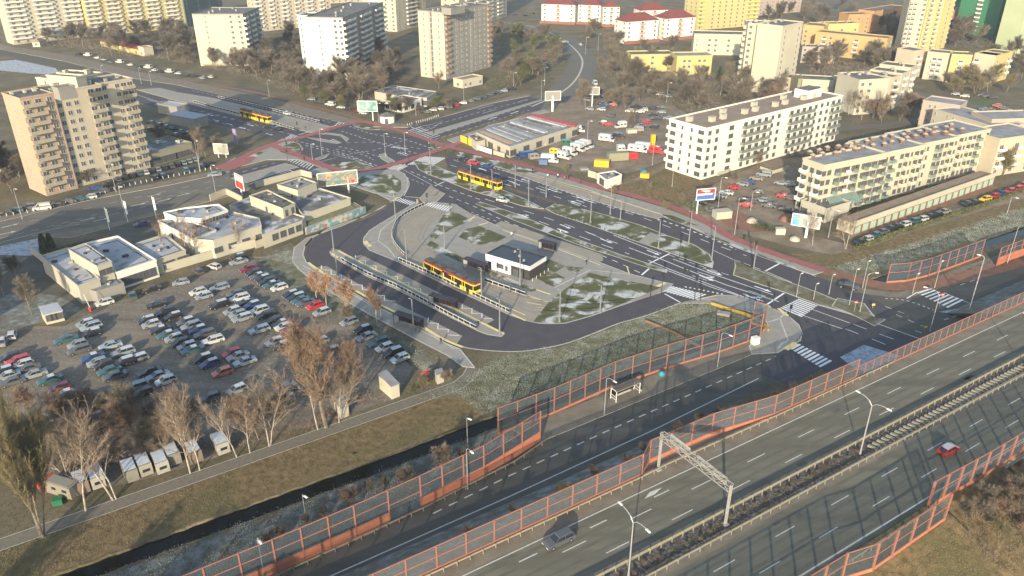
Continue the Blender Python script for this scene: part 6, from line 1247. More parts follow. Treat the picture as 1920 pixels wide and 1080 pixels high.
group_cars('295,575,kd 313,589,ku 326,597,kh 277,604,kh 285,612,sh', 215, 'in the block around the aisle crossing', GCP)
group_cars('350,607,gh 360,616,su 372,622,bh 385,630,ge 400,642,we 302,622,kd 316,631,td 328,638,sh 340,646,kh 352,653,sh 362,660,td', 216, 'in the wide double row', GCP)
group_cars('382,676,kh 395,686,bh 436,666,rh 447,672,sd 460,682,fd 418,702,oh', 217, 'in the block with two reds', GCP)
group_cars('372,551,wh 383,559,sh 412,543,se 412,576,ku 443,554,gh 450,562,we 462,571,kd 474,576,bh', 216, 'in the upper middle row', GCP)
group_cars('437,587,sh 447,593,sh 455,600,se 487,587,wu 500,594,ke', 217, 'in the lower middle row', GCP)
group_cars('515,605,kh 530,610,kd 533,617,wh 546,621,me 487,622,fe 516,645,sh 529,652,kh', 217, 'in the block by the red willow', GCP)
group_cars('467,507,me 477,515,kh 486,521,gd 494,526,kh 502,531,ke 511,537,td 524,543,wh 546,556,kh 556,561,ke 565,566,td 574,571,gd 591,577,rh 604,589,sh', 217, 'in the row along the frosted verge', GCP)
group_cars('681,622,kh 688,635,sd 709,646,te 722,656,wh 737,665,ke 750,676,fh 655,607,sh', 217, 'in the row below the nearest bus shelter', GCP)
group_cars('372,512,gh,135 402,503,wh,150 448,494,sd,215 447,485,kh,215', 215, 'under the white boundary wall', GCP)
group_cars('197,571,wh 250,557,td,120 285,546,kd 340,533,sh,200', 216, 'beside the wall gate', GCP, jit=5)
group_cars('24,632,wh,115 6,644,sd,115', 115, 'on the lane at the left edge', GCP)
group_cars('537,732,sd 530,754,fe 600,645,sh 622,662,gh 640,680,sh 575,702,kd', 217, 'half hidden behind the red willow', GCP, jit=8)
group_cars('130,800,fe,200 175,788,we,200 230,790,se,200 160,830,gd,190 300,790,sh,215 352,770,kd,215 395,750,gh,215 445,735,sh,215 90,790,fe,200 190,750,kd,215', 215, 'among the bare birches', GCP, jit=10)
# cars in the yard of the showroom and on the streets
group_cars('267,423,bd,215', 0, 'in the shaded showroom yard', None)
group_cars('403,330,sd,205', 0, 'driving on the left street', None, frost=0); group_cars('943,378,wh,332', 0, 'driving on the main carriageway', None, frost=0); group_cars('540,215,wh,330', 0, 'driving above the west tram stop', None, frost=0); group_cars('867,300,kd,148 887,307,rd,148 912,314,bd,148', 0, 'behind the north tram', 'three cars queueing at the junction', frost=0)
group_cars('1590,540,kd,330', 0, 'entering the roundabout junction', None, frost=0)
p = HW(48.6, 65.3, 5.01); car(p, HA + math.pi, 'e', 'g', 'grey estate car driving on the upper highway carriageway', None, name='car')
p = HW(113.4, 48.0, 5.01); car(p, HA, 'h', 'r', 'red hatchback with white roof driving on the lower highway carriageway', None, name='car'); mb = MB(); c = CPT['h']; mb.box(((c['r'][0] + c['r'][1]) / 2, 0, c['rz'] + .02), (c['r'][1] - c['r'][0] - .05, c['wr'] * 1.95, .04)); rr_ = [o for o in bpy.data.objects if o.get('label', '').startswith('red hatchback with white roof')][0]; mb.build('roof', PAINT['w'], rr_)
G2 = 'cars parked along the left street'
group_cars('15,402,kd 30,398,te 55,392,gu 80,393,wv 108,386,kd 130,380,gd 150,376,td,205 170,372,wh,205 180,356,bd,205 192,362,gh,205', 200, 'of the street row near the left edge', G2, full=False)
group_cars('205,347,kd 225,350,gh 222,339,gh 235,335,kd 248,332,kd 262,328,tu 274,326,wh 284,323,kh 297,320,sh 308,318,kd 290,336,kd 305,332,kh 322,314,gh 333,311,kh 344,308,sh 355,305,sh 365,302,sh 348,321,te 378,314,ke 388,311,kd', 125, 'of the street row below the shop', G2, full=False, jit=4)
G3 = 'cars parked by the white and ivory flats'
group_cars('1300,388,ed 1312,383,kd 1328,379,kh 1339,375,ku 1352,370,sh 1332,397,gd 1362,364,wd 1376,354,rh 1392,348,sh 1404,344,bd 1418,337,nd 1432,330,sv 1464,346,sd 1478,348,su', 150, 'behind the blue billboard', G3, full=False)
group_cars('1394,378,kh 1409,380,gh 1398,387,rh 1440,388,gd 1428,378,sh 1452,387,kd 1468,370,rd 1483,374,gd 1503,360,bd 1474,397,kd 1420,362,gh', 160, 'scattered in the middle of the flats yard', G3, full=False, jit=15)
group_cars('1612,457,kd 1624,452,wh 1640,444,td 1653,438,gd 1668,432,kd 1680,428,kd 1695,424,wh 1712,418,te 1728,414,wh 1742,409,kd 1755,406,kh 1769,400,nd 1812,385,kd 1826,383,kd 1847,376,yh 1862,371,rh 1876,366,bd 1893,361,rh 1907,357,rh 1918,350,rh', 207, 'in the hedge row below the garages', G3, full=False)
G4 = 'cars parked in the dirt yard'
group_cars('1102,189,sh 1122,183,kd 1128,196,kd 1133,201,bh 1128,207,wh 1106,206,sh 1150,198,rh 1140,235,rd 1130,231,gh 1192,202,kd 1205,205,kd 1180,210,wh 1200,211,wh 1207,208,wh 1222,205,kd 1232,203,kh 1240,203,eh 1145,219,gh 1150,192,gh 1212,231,rh 1226,240,kh 1202,238,gd 1195,246,nv 1230,225,kd 1245,220,gd 1224,217,kd 1252,224,sh 1240,212,sh', 165, 'among the cars of the dirt yard', G4, full=False, jit=12)
group_cars('1225,174,kd 1238,179,wh 1215,172,gh 1252,182,sh', 165, 'on the upper edge of the dirt yard', G4, full=False, jit=12)
G5 = 'cars parked along the far avenue'
group_cars('148,103,kd 165,105,wv 183,110,wh 195,113,sd 208,118,gd 225,118,wv 245,123,wh 262,127,kd 278,128,wv 290,133,wh 300,136,kd 318,136,wv 335,139,wh 345,143,kd 362,144,kd 380,148,sh 395,146,wh 88,84,wh 68,82,sh', 158, 'of the row along the far avenue', G5, full=False, jit=8)
group_cars('585,188,sh 600,193,kd 620,198,wv 640,203,wh 655,207,kd 668,210,mh 682,214,wh 800,212,kd 812,208,wh 825,206,wh 840,203,gd 855,199,rh 868,195,wh 880,191,kd 893,187,gd 905,184,kd 920,179,gh 933,176,kd 945,172,sh 958,168,kd', 165, 'of the row under the trees by the junction', G5, full=False, jit=15)
group_cars('480,222,kd,330 505,240,kd,330 520,244,kd,330', 0, 'waiting on the avenue', 'dark cars waiting at the tram stop', full=False, frost=0)
group_cars('1002,112,kd 1012,108,gd 1022,105,rh 1010,118,wh 1024,122,gd 1050,78,sv 1060,80,wd 1088,85,wh 1100,88,gd 960,98,gh 985,30,kd 965,28,bd 1000,26,kd 1115,158,wv 1180,60,gd', 120, 'around the curving street', 'cars around the curving street', full=False, jit=25)
group_cars('1790,178,sh 1808,182,wh 1838,180,kd 1848,182,gd 1860,184,kd 1868,200,rh 1880,205,kd 1890,211,sh 1845,207,bd 1855,208,kd 1900,218,gd', 160, 'of the cars beside the lawn at the right', 'cars beside the right lawn', full=False, jit=10)
group_cars('285,232,kd 298,236,kh 312,240,td 325,244,kd 340,249,gd 352,252,kd 300,246,gd 330,255,kd 280,245,kd', 150, 'in the shade of the peach tower', 'cars in the shade of the peach tower', full=False, jit=5)
# ---- trams
TYL = plain('tram_yellow', (0.72, 0.50, 0.02), .35, .03, spec=.5); TRD = plain('tram_red', (0.50, 0.03, 0.02), .35, .03); TDK = plain('tram_roof_grey', (0.07, 0.065, 0.065), .6, .15)
def tram(lab, pa, pb, z):
    a, b = P(*pa, z), P(*pb, z); d = b - a; L = d.length; r = math.atan2(d.y, d.x); o = thing('tram', lab, 'tram', tuple(a), r, 'yellow trams'); n = 5; w_ = 2.45; H_ = 3.15; seg = L / n
    for i in range(n):
        x0, x1 = i * seg + .12, (i + 1) * seg - .12; mb = MB(); mb.mat(0); nose = .55
        def hull(z0, z1, k, w_=w_, out=0.0):
            xa, xb = x0, x1; pts = [(xa, -w_ / 2 - out), (xb, -w_ / 2 - out), (xb, w_ / 2 + out), (xa, w_ / 2 + out)]
            if i == 0: pts = [(xa + .1, -w_ / 2 * .72), (xa + 1.0, -w_ / 2 - out), (xb, -w_ / 2 - out), (xb, w_ / 2 + out), (xa + 1.0, w_ / 2 + out), (xa + .1, w_ / 2 * .72)]
            if i == n - 1: pts = [(xa, -w_ / 2 - out), (xb - 1.0, -w_ / 2 - out), (xb - .1, -w_ / 2 * .72), (xb - .1, w_ / 2 * .72), (xb - 1.0, w_ / 2 + out), (xa, w_ / 2 + out)]
            mb.mat(k).prism(pts, z0, z1, bottom=True)
        hull(.25, 1.25, 0); hull(1.25, 2.45, 1, w_ - .06); hull(2.45, 2.75, 0); hull(2.75, 2.98, 2, w_ - .05); hull(2.98, H_ - .02, 3, w_ - .35)
        mb.build('car_body', [TYL, CG, TRD, TDK], o)
        for s in (-1, 1):
            if i in (1, 3) or (i in (0, 4)):
                dm = MB(); xm = (x0 + x1) / 2 + (.5 if i == 0 else -.5 if i == 4 else 0); dm.box((xm, s * (w_ / 2 + .015), 1.3), (1.2, .05, 2.0)); dm.build('door', CG, o)
            for k in (0, 1):
                dm = MB(); dm.box((x0 + (k * .82 + .09) * (x1 - x0), s * (w_ / 2 + .01), 1.85), (.16, .04, 1.2)); dm.build('window_pillar', TYL, o)
        dm = MB(); dm.box(((x0 + x1) / 2, 0, H_ + .18), (seg * .62, 1.5, .4)); dm.box(((x0 + x1) / 2, 0, H_ + .42), (seg * .3, 1.2, .12)); dm.build('roof_box', TDK, o)
        if i < n - 1: dm = MB(); dm.box(((i + 1) * seg, 0, 1.6), (.3, w_ - .3, 2.6)); dm.build('gangway', M['black'], o)
    dm = MB(); xp = L * .5; dm.tube((xp, 0, H_ + .4), (xp + .9, 0, H_ + .95), .04, n=4); dm.tube((xp + .9, 0, H_ + .95), (xp, 0, H_ + 1.4), .04, n=4); dm.box((xp, 0, H_ + 1.4), (.2, 1.5, .06)); dm.build('pantograph', M['steel_dk'], o)
    for x in (.1, L - .1):
        for s in (-.7, .7): dm = MB(); dm.box((x, s, .85), (.12, .3, .2)); dm.build('headlight', HLM, o)
    return o
tram('yellow and red tram standing at the platform beside the pavilion', (800, 505), (897, 553), .15)
tram('yellow and red tram leaving the junction on the north tracks', (862, 333), (939, 357), .13)
tram('yellow and red tram at the west stop on the avenue', (453, 217), (508, 231), .12)
# ---- vans, lorries and campers of the dirt yard
def camper(lab, x, y, ang, L=6.0, col='w', nm='camper_van', H_=2.8, cat='camper', z=.02, group='white vans and campers in the dirt yard'):
    p = P(x, y, z); o = thing(nm, lab, cat, tuple(p), R(ang), group); mb = MB(); W_ = 2.1; mb.box((-.6, 0, .5 + H_ / 2 - .25), (L - 1.6, W_, H_ - .5), 0, .96, .98); mb.box((-.4, 0, H_ + .05), (L - 2.2, W_ * .8, .1)); mb.build('body', PAINT[col], o)
    mb = MB(); mb.box((L / 2 - .75, 0, .75), (1.7, W_ * .94, .8), 0, .95); mb.box((L / 2 - 1.2, 0, 1.45), (1.0, W_ * .92, .75), 0, .9, .6); mb.build('cab', PAINT[col], o); mb = MB(); mb.box((L / 2 - .95, 0, 1.5), (.9, W_ * .94, .5), 0, .92, .65); mb.build('windscreen', CG, o)
    for k in (0, 1): mb = MB(); mb.box((-L * .28 + k * L * .32, 0, 1.75), (.9, W_ + .03, .5)); mb.build('window', CG, o)
    for xx in (-L / 2 + 1.2, L / 2 - .9):
        for yy in (-W_ / 2 + .12, W_ / 2 - .12): put('wheel', car_mesh('h', 'wheel', [TY, RIMM]), o, (xx, yy, .34))
    return o
for a in (('white camper with roof box beside the market hall', 1011, 272, -12, 5.4), ('white van with open rear behind the market hall', 1086, 248, -8, 4.6), ('front white camper of the slanting row', 1068, 290, -40, 6), ('second white camper of the slanting row', 1083, 283, -40, 6), ('third white camper of the slanting row', 1091, 279, -40, 6), ('last white camper of the slanting row', 1099, 276, -40, 6), ('white camper near the yellow van of the slanting row', 1057, 298, -35, 5.4), ('long white camper parked alone in the yard middle', 1137, 265, -25, 6.5), ('long white camper behind the grey site cabin, left', 1195, 285, -22, 7.5), ('long white camper behind the grey site cabin, right', 1208, 281, -22, 7.5), ('white delivery van by the beige heap', 1164, 240, 200, 5.0)): camper(a[0], a[1], a[2], a[3], a[4])
camper('yellow van at the start of the slanting row', 1043, 290, -30, 5.2, 'y', 'yellow_van', 2.2, 'van'); camper('white box lorry with cream cargo body', 1030, 305, -10, 6.5, 'w', 'box_lorry', 3.2, 'lorry'); camper('beige small lorry left of the box lorry', 1003, 299, 20, 5.0, 'n', 'small_lorry', 2.2, 'lorry')
camper('dark blue lorry with tarpaulin at the yard hoarding', 984, 296, 200, 7, 'b', 'tarpaulin_lorry', 2.4, 'lorry'); camper('green van beside the slanting camper row', 1064, 273, -5, 5.4, 'e', 'green_van', 2.4, 'van'); camper('dark van by the long white camper', 1160, 258, -10, 5.0, 'k', 'dark_van', 2.0, 'van')
camper('small white camper beside the silver cars of the yard', 1166, 285, 10, 4.4, 'w'); camper('red fire lorry by the end of the white flats', 1230, 287, -18, 6, 'r', 'red_lorry', 2.6, 'lorry'); crate('upright yellow machine by the white flats', 1223, 277, (1.5, 1.5, 5), 10, yel, 'drilling_machine', cat='machine')
crate('yellow dumper body beside the buried pipe trench', 1209, 333, (3.0, 1.8, 1.3), -18, yel, 'dumper', cat='machine'); crate('blue hopper beside the yellow dumper', 1206, 326, (1.7, 1.7, 1.3), 10, plain('hopper_blue', (0.05, .2, .3)), 'hopper', cat='hopper'); crate('beige covered heap on pallets in the yard', 1184, 249, (4, 2.4, 1.4), 10, WM['cream'], 'covered_heap', cat='heap')
# ---- caravans and covered trailers along the canal path
def caravan(lab, x, y, col, L=4.6, ang=125, kind=0):
    p = P(x, y, .02); o = thing('caravan', lab, 'caravan', tuple(p), R(ang), 'caravans and trailers beside the canal path'); W_ = 2.0; H_ = 2.1; mb = MB()
    prof = [(-L / 2, .5), (-L / 2, 1.5), (-L / 2 + .35, H_ + .35), (L / 2 - .5, H_ + .4), (L / 2, 1.4), (L / 2 - .15, .5)]; n = len(prof); mb.v += [(x_, -W_ / 2, z_) for x_, z_ in prof] + [(x_, W_ / 2, z_) for x_, z_ in prof]
    for i in range(n): j = (i + 1) % n; mb.f.append((i, n + i, n + j, j)); mb.m.append(0)
    mb.f.append(tuple(range(n))); mb.m.append(0); mb.f.append(tuple(range(2 * n - 1, n - 1, -1))); mb.m.append(0); mb.build('body', col, o)
    mb = MB(); mb.box((0, 0, H_ + .4), (L * .7, W_ * .9, .05)); mb.build('roof_cover', FROST, o)
    if kind != 2:
        mb = MB(); mb.box((-L / 2 - .01, 0, 1.55), (.06, W_ * .55, .5)); mb.build('window', CG, o)
        mb = MB(); mb.box((0, 0, 1.55), (L * .3, W_ + .03, .45)); mb.build('side_window', CG, o)
    mb = MB(); mb.tube((L / 2, 0, .5), (L / 2 + 1.0, 0, .4), .05); mb.build('drawbar', M['steel_dk'], o)
    for yy in (-W_ / 2 + .1, W_ / 2 - .1): put('wheel', car_mesh('h', 'wheel', [TY, RIMM]), o, (0, yy, .34))
cvm = [plain('greyish_caravan', (0.27, 0.26, 0.225), .8), plain('stained_caravan', (0.23, 0.215, 0.17), .8), plain('dull_tarpaulin', (0.17, 0.16, 0.13), .9), plain('brown_tarpaulin', (0.16, 0.12, 0.09), .9)]
for x, y, m_, k, lab in ((415, 842, 0, 0, 'white caravan with frosted cover, rightmost beside the path'), (365, 858, 3, 2, 'brown covered trailer between two birch trunks'), (325, 862, 2, 2, 'dull covered trailer right of the white caravan'), (303, 877, 0, 0, 'small white caravan on blocks in the middle of the row'), (272, 882, 1, 0, 'taller off white caravan left of the small white one'), (246, 893, 2, 2, 'rounded dull covered trailer'), (184, 905, 0, 1, 'white caravan with dark front window left of the twin birches'), (155, 915, 3, 2, 'brown covered trailer beside the old lorry')): caravan(lab, x, y, cvm[m_], kind=k)
camper('old beige lorry with red bundle on its cab left of the caravans', 118, 925, 160, 6.8, 'n', 'old_lorry', 2.6, 'lorry', group=None)
crate('red tarpaulin bundle on the cab of the old lorry', 92, 912, (2.6, 1.8, 1.2), 60, plain('red_tarpaulin', (0.38, .05, .04)), 'tarpaulin_bundle', z=.5, cat='bundle'); crate('green barrel box at the rear of the old lorry', 110, 945, (1.4, 1.2, 1.0), 20, plain('bottle_green', (0.02, .12, .06)), cat='box')
# ---- people
def person(lab, x, y, top, leg, pose=0, z=.13, ang=0., group=None):
    p = P(x, y, z); o = thing('person', lab, 'person', tuple(p), ang, group); s = 1 if pose else .35
    V = [(0, 0, .95), (0, 0, 1.2), (0, 0, 1.42), (0, 0, 1.52), (0, .02, 1.66), (.21, 0, 1.40), (.27, .05 * s, 1.12), (.25, .22 * s, .9), (-.21, 0, 1.40), (-.27, -.05 * s, 1.12), (-.25, .2 * s, .92), (.1, 0, .9), (.11, .22 * s, .48), (.11, .14 * s, .06), (.11, .3 * s, .03), (-.1, 0, .9), (-.11, -.08 * s, .48), (-.11, -.34 * s, .08), (-.11, -.2 * s, .03)]
    Ed = [(0, 1), (1, 2), (2, 3), (3, 4), (2, 5), (5, 6), (6, 7), (2, 8), (8, 9), (9, 10), (0, 11), (11, 12), (12, 13), (13, 14), (0, 15), (15, 16), (16, 17), (17, 18)]
    Rr = [.15, .15, .16, .06, .11, .08, .055, .04, .08, .055, .04, .1, .07, .05, .04, .1, .07, .05, .04]
    me = bpy.data.meshes.new('body'); me.from_pydata(V, Ed, []); b = bpy.data.objects.new('body', me); COL.objects.link(b); sk = b.modifiers.new('s', 'SKIN')
    for v, r_ in zip(me.skin_vertices[0].data, Rr): v.radius = (r_, r_ * .8)
    me.skin_vertices[0].data[0].use_root = True; b.modifiers.new('d', 'SUBSURF').levels = 1
    dg = bpy.context.evaluated_depsgraph_get(); m2 = bpy.data.meshes.new_from_object(b.evaluated_get(dg)); bpy.data.objects.remove(b); m2.name = 'body'; m2.materials.clear()
    for m_ in (leg, top, SKIN, HAIR): m2.materials.append(m_)
    for f in m2.polygons: f.material_index = 0 if f.center.z < .93 else 1 if f.center.z < 1.5 else (3 if f.center.z > 1.68 or f.center.y < -.02 else 2); f.use_smooth = True
    put('body', m2, o); return o
SKIN = plain('skin', (0.45, 0.28, 0.20), .6); HAIR = plain('hair', (0.05, 0.03, 0.02), .8)
CL = dict(k=plain('black_coat', (0.02, 0.02, 0.025)), w=plain('white_coat', (0.6, 0.6, 0.6)), g=plain('grey_trousers', (0.08, 0.08, 0.09)), b=plain('blue_coat', (0.04, 0.07, 0.2)), r=plain('rust_coat', (0.35, 0.12, 0.06)))
for x, y, t_, l_, po, an, lab in ((827, 645, 'k', 'k', 1, -.6, 'person in dark clothes striding along the outer bus platform'), (896, 613, 'k', 'g', 1, .4, 'person in a dark coat walking at the end of the bus platform railing'), (1099, 497, 'k', 'g', 1, .8, 'person in black walking beside the yellow kerb line above the lawn'), (959, 445, 'w', 'g', 0, .2, 'person in a pale top standing on the bus bay above the pavilion'), (931, 565, 'b', 'k', 0, 0, 'person in a blue coat on the tram platform'), (999, 322, 'k', 'k', 1, 1, 'person in black on the north pavement by the cycle path'), (1027, 334, 'w', 'g', 0, 0, 'person in a white coat on the north pavement'), (1046, 334, 'w', 'k', 1, .5, 'person in white beside the group on the north pavement'), (1058, 339, 'r', 'g', 0, 0, 'person in a rust coat in the group on the north pavement'), (1066, 336, 'k', 'k', 0, .3, 'tall dark figure in the group on the north pavement'), (1086, 346, 'b', 'g', 1, 2, 'person in blue alone on the north pavement'), (957, 548, 'g', 'k', 0, 0, 'person in grey at the short railing beyond the tram'), (553, 246, 'k', 'k', 0, 0, 'person in black at the end of the west tram stop'), (573, 244, 'k', 'g', 1, 1, 'person waiting beside the railing end of the west stop')):
    person(lab, x, y, CL[t_], CL[l_], po, .14, an)
# ================================================================= TREES AND SHRUBS
def bark(name, c1, c2, sc_=2.0): return ramp_mat(name, [(0.35, c1), (0.6, c2)], sc_, 6, .9)
BK = dict(birch=bark('birch_bark', (0.24, 0.21, 0.17), (0.40, 0.37, 0.31)), brown=bark('grey_brown_bark', (0.10, 0.085, 0.065), (0.19, 0.165, 0.125)), pale=bark('pale_bark', (0.26, 0.23, 0.18), (0.38, 0.34, 0.27)))
TW = dict(birch=bark('birch_twigs', (0.15, 0.11, 0.08), (0.25, 0.195, 0.145), .5), red=bark('reddish_twigs', (0.14, 0.10, 0.072), (0.22, 0.155, 0.11), .4), grey=bark('grey_brown_twigs', (0.115, 0.098, 0.074), (0.185, 0.158, 0.122), .3), dark=bark('dark_brown_twigs', (0.075, 0.065, 0.052), (0.125, 0.11, 0.088), .3), olive=bark('olive_twigs', (0.13, 0.11, 0.06), (0.20, 0.17, 0.095), .4),
          frost=bark('frosted_tufts', (0.17, 0.185, 0.15), (0.31, 0.34, 0.31), .3), leaf=bark('dry_orange_leaves', (0.24, 0.13, 0.075), (0.36, 0.21, 0.12), 1.0), ever=bark('evergreen_needles', (0.025, 0.04, 0.02), (0.06, 0.085, 0.035), .6), moss=bark('mossy_green_twigs', (0.07, 0.08, 0.03), (0.13, 0.14, 0.06), .5))
class TR:
    def __init__(s, seed): s.r = random.Random(seed); s.t = MB(); s.c = MB()
    def twig(s, p, d, L, w_):
        d = d.normalized(); a = d.cross(Vector((s.r.uniform(-1, 1), s.r.uniform(-1, 1), s.r.uniform(-1, 1))))
        if a.length < 1e-3: return
        a.normalize(); q = p + d * L; s.c.face([p - a * w_ / 2, p + a * w_ / 2, q])
    def grow(s, p, d, L, r, lev, maxl, spread, up, nb, tw, tl, wd):
        n = 4 if lev == 0 else 3; st = L / n; pts = [p]; dd = d.copy()
        for i in range(n):
            dd = (dd + Vector((s.r.gauss(0, .09), s.r.gauss(0, .09), up * .1))).normalized(); pts.append(pts[-1] + dd * st)
        mbx = s.t if lev <= 1 else s.c
        for i, (a, b) in enumerate(zip(pts, pts[1:])):
            ra = r * (1 - .72 * i / n); rb = r * (1 - .72 * (i + 1) / n); mbx.tube(a, b, max(ra, .012), max(rb, .01), 6 if lev == 0 else 3, cap=False)
        if lev < maxl:
            k = nb[lev]
            for i in range(k):
                t = (.28 if lev == 0 else .2) + (.72 if lev == 0 else .8) * (i + s.r.random() * .8) / k; t = min(t, .98); j = min(int(t * n), n - 1); q = pts[j].lerp(pts[j + 1], t * n - j)
                az = s.r.uniform(0, 6.28); e = s.r.gauss(spread, .12); ax = dd.orthogonal().normalized(); bx = dd.cross(ax); nd = (dd * math.cos(e) + (ax * math.cos(az) + bx * math.sin(az)) * math.sin(e)); nd.z += up * .25; nd.normalize()
                s.grow(q, nd, L * s.r.uniform(.38, .55) * (1.05 - .45 * t if lev == 0 else 1), r * (1 - .7 * t) * .55, lev + 1, maxl, spread, up, nb, tw, tl, wd)
        if lev >= 1:
            for i in range(tw):
                t = s.r.random(); j = min(int(t * n), n - 1); q = pts[j].lerp(pts[j + 1], t * n - j); nd = dd + Vector((s.r.gauss(0, .6), s.r.gauss(0, .6), s.r.gauss(.1, .5))); s.twig(q, nd, tl * s.r.uniform(.5, 1.2), wd)
    def leaves(s, n, w_):
        f0 = [f for f in s.c.f if len(f) == 3]
        for i in range(n): p = Vector(s.c.v[s.r.choice(f0)[2]]) + Vector((s.r.gauss(0, .1), s.r.gauss(0, .1), s.r.gauss(0, .1))); a = Vector((s.r.gauss(0, 1), s.r.gauss(0, 1), s.r.gauss(0, 1))).normalized() * w_; b = a.orthogonal().normalized() * w_; s.l.face([p - a, p + b, p + a, p - b])
protos = {}
def proto(name, seed, h, r, spread, up, nb, tw, tl, wd, maxl=2, mult=0, leaf=0):
    t = TR(seed); t.l = MB(); t.grow(Vector((0, 0, 0)), Vector((0, 0, 1)), h * (.88 if not mult else .8), r, 0, maxl, spread, up, nb, tw, tl, wd)
    for k in range(mult): a = t.r.uniform(0, 6.28); t.grow(Vector((.25 * math.cos(a), .25 * math.sin(a), 0)), Vector((math.cos(a) * .28, math.sin(a) * .28, 1)).normalized(), h * t.r.uniform(.7, .85), r * .7, 0, maxl, spread, up, nb, tw, tl, wd)
    if leaf: t.leaves(leaf, .12)
    protos[name] = (t.t, t.c, t.l, h)
proto('birch', 3, 12, .115, .55, .6, (13, 8), 17, .8, .032); proto('birch2', 8, 12, .12, .5, .8, (12, 8), 17, .8, .032); proto('birch3', 15, 12, .11, .6, .5, (14, 7), 16, .85, .032, mult=1)
proto('big', 21, 16, .26, .5, .9, (17, 10, 4), 12, .9, .04, 3); proto('round', 31, 8, .2, .75, .5, (13, 9, 2), 9, .8, .05, 3); proto('poplar', 41, 17, .17, .34, 1.3, (30, 12), 26, .9, .035, mult=3)
proto('far', 51, 10, .16, .65, .5, (17, 10), 34, 1.2, .05); proto('far2', 61, 10, .16, .55, .8, (16, 10), 34, 1.3, .05); proto('far3', 71, 9, .15, .8, .4, (14, 9), 28, 1.2, .05, mult=1)
proto('shrub', 81, 3, .05, .7, .4, (9, 5), 10, .6, .05, 2, mult=5); proto('leafy', 91, 9, .16, .6, .6, (14, 9), 14, .7, .035, leaf=2200)
def conifer(seed, h, r0):
    s = TR(seed); s.l = MB(); s.t.tube((0, 0, 0), (0, 0, h * .9), .16, .03, 6)
    for i in range(2600):
        z = .4 + (h - .5) * s.r.random(); rr = r0 * (1 - z / h) ** .8 * (.55 + .45 * s.r.random()) + .1; a = s.r.uniform(0, 6.28); p = Vector((math.cos(a) * rr, math.sin(a) * rr, z)); s.twig(p, Vector((math.cos(a), math.sin(a), s.r.uniform(-.6, .3))), .6, .28)
    return (s.t, s.c, s.l, h)
protos['conifer'] = conifer(5, 7, 1.6)
TME = {}
def tree(lab, x, y, kind, tw, bk='brown', h=10, z=0., group=None, name='bare_tree', cat='tree', rz=None, wide=1.0, pos=None):
    t, c, l, h0 = protos[kind]; k = (kind, tw, bk)
    if k not in TME: TME[k] = (t.mesh('trunk', BK[bk]), c.mesh('crown', TW[tw]), l.mesh('leaves', TW['leaf']) if l.f else None)
    p = pos or P(x, y); s = h / h0; o = thing(name, lab, cat, tuple(p), rt.uniform(0, 6.28) if rz is None else rz, group); o.scale = (s * wide, s * wide, s)
    put('trunk', TME[k][0], o); cr = put('crown', TME[k][1], o)
    if TME[k][2]: put('leaves', TME[k][2], cr)
    return o
rt = random.Random(77)
# birches along the canal path
for i, (x, y, h, k, lab) in enumerate(((161, 958, 13, 'birch', 'tall birch in front of the brown covered trailer, leftmost birch'), (212, 938, 12, 'birch2', 'left stem of the twin birches by the path'), (218, 936, 13, 'birch', 'right stem of the twin birches by the path'), (357, 888, 11.5, 'birch3', 'leaning birch right of the small white caravan'), (375, 882, 11, 'birch', 'slim birch beside the leaning birch'), (444, 857, 10.5, 'birch2', 'birch behind the rightmost caravan, left of a pair'), (469, 850, 10, 'birch', 'birch at the path, right of a pair'), (505, 837, 11, 'birch3', 'birch between the caravans and the red willow'), (596, 806, 9.5, 'birch2', 'birch stem in front of the big red willow'), (636, 793, 9, 'birch', 'birch beside the weathered hut'), (640, 786, 8.5, 'birch3', 'crooked birch leaning over the weathered hut'), (300, 840, 9, 'birch2', 'birch among the parked cars left of centre'), (130, 905, 9, 'birch3', 'thin birch behind the old lorry'), (90, 860, 9, 'birch', 'birch behind the poplar by the car park edge'))):
    tree(lab, x, y, k, 'birch', 'birch', h * 1.22, group='birches along the canal path', name='birch_tree')
tree('tall olive poplar beside the canal path at the left edge', 82, 1008, 'poplar', 'olive', 'brown', 20, name='poplar_tree', wide=.95); tree('second olive poplar behind the first at the left edge', 28, 900, 'poplar', 'olive', 'brown', 16, name='poplar_tree')
tree('very large reddish willow standing over the car park, left half', 612, 802, 'big', 'red', 'brown', 20, name='willow_tree', wide=1.15); tree('large reddish willow crown right beside the biggest willow', 650, 775, 'big', 'red', 'brown', 14, name='willow_tree', wide=1.1); tree('reddish willow behind the biggest one among the cars', 590, 740, 'round', 'red', 'brown', 12, name='willow_tree', wide=1.2)
for x, y, h, lab in ((594, 563, 6.5, 'leftmost orange leaved tree by the lay by'), (612, 573, 7, 'second orange leaved tree by the lay by'), (653, 598, 9, 'tall orange leaved tree with pale trunk behind the platform'), (707, 605, 7.5, 'orange leaved tree nearest the bus shelter')): tree(lab, x, y, 'leafy', 'birch', 'birch', h, name='leafy_tree', group='orange leaved trees by the bus lay by')
for x, y, k, tw, h, lab in ((650, 600, 'shrub', 'red', 3.4, 'brown bush under the tall orange leaved tree'), (792, 730, 'shrub', 'olive', 3.0, 'olive bush beside the cream shed'), (838, 716, 'shrub', 'birch', 2.6, 'pale bush right of the toilet cabin'), (775, 738, 'shrub', 'moss', 2.0, 'low green bush by the cream shed'), (1190, 470, 'shrub', 'dark', .8, 'tiny shrub on the tram green')): tree(lab, x, y, k, tw, 'brown', h, name='shrub', cat='shrub')
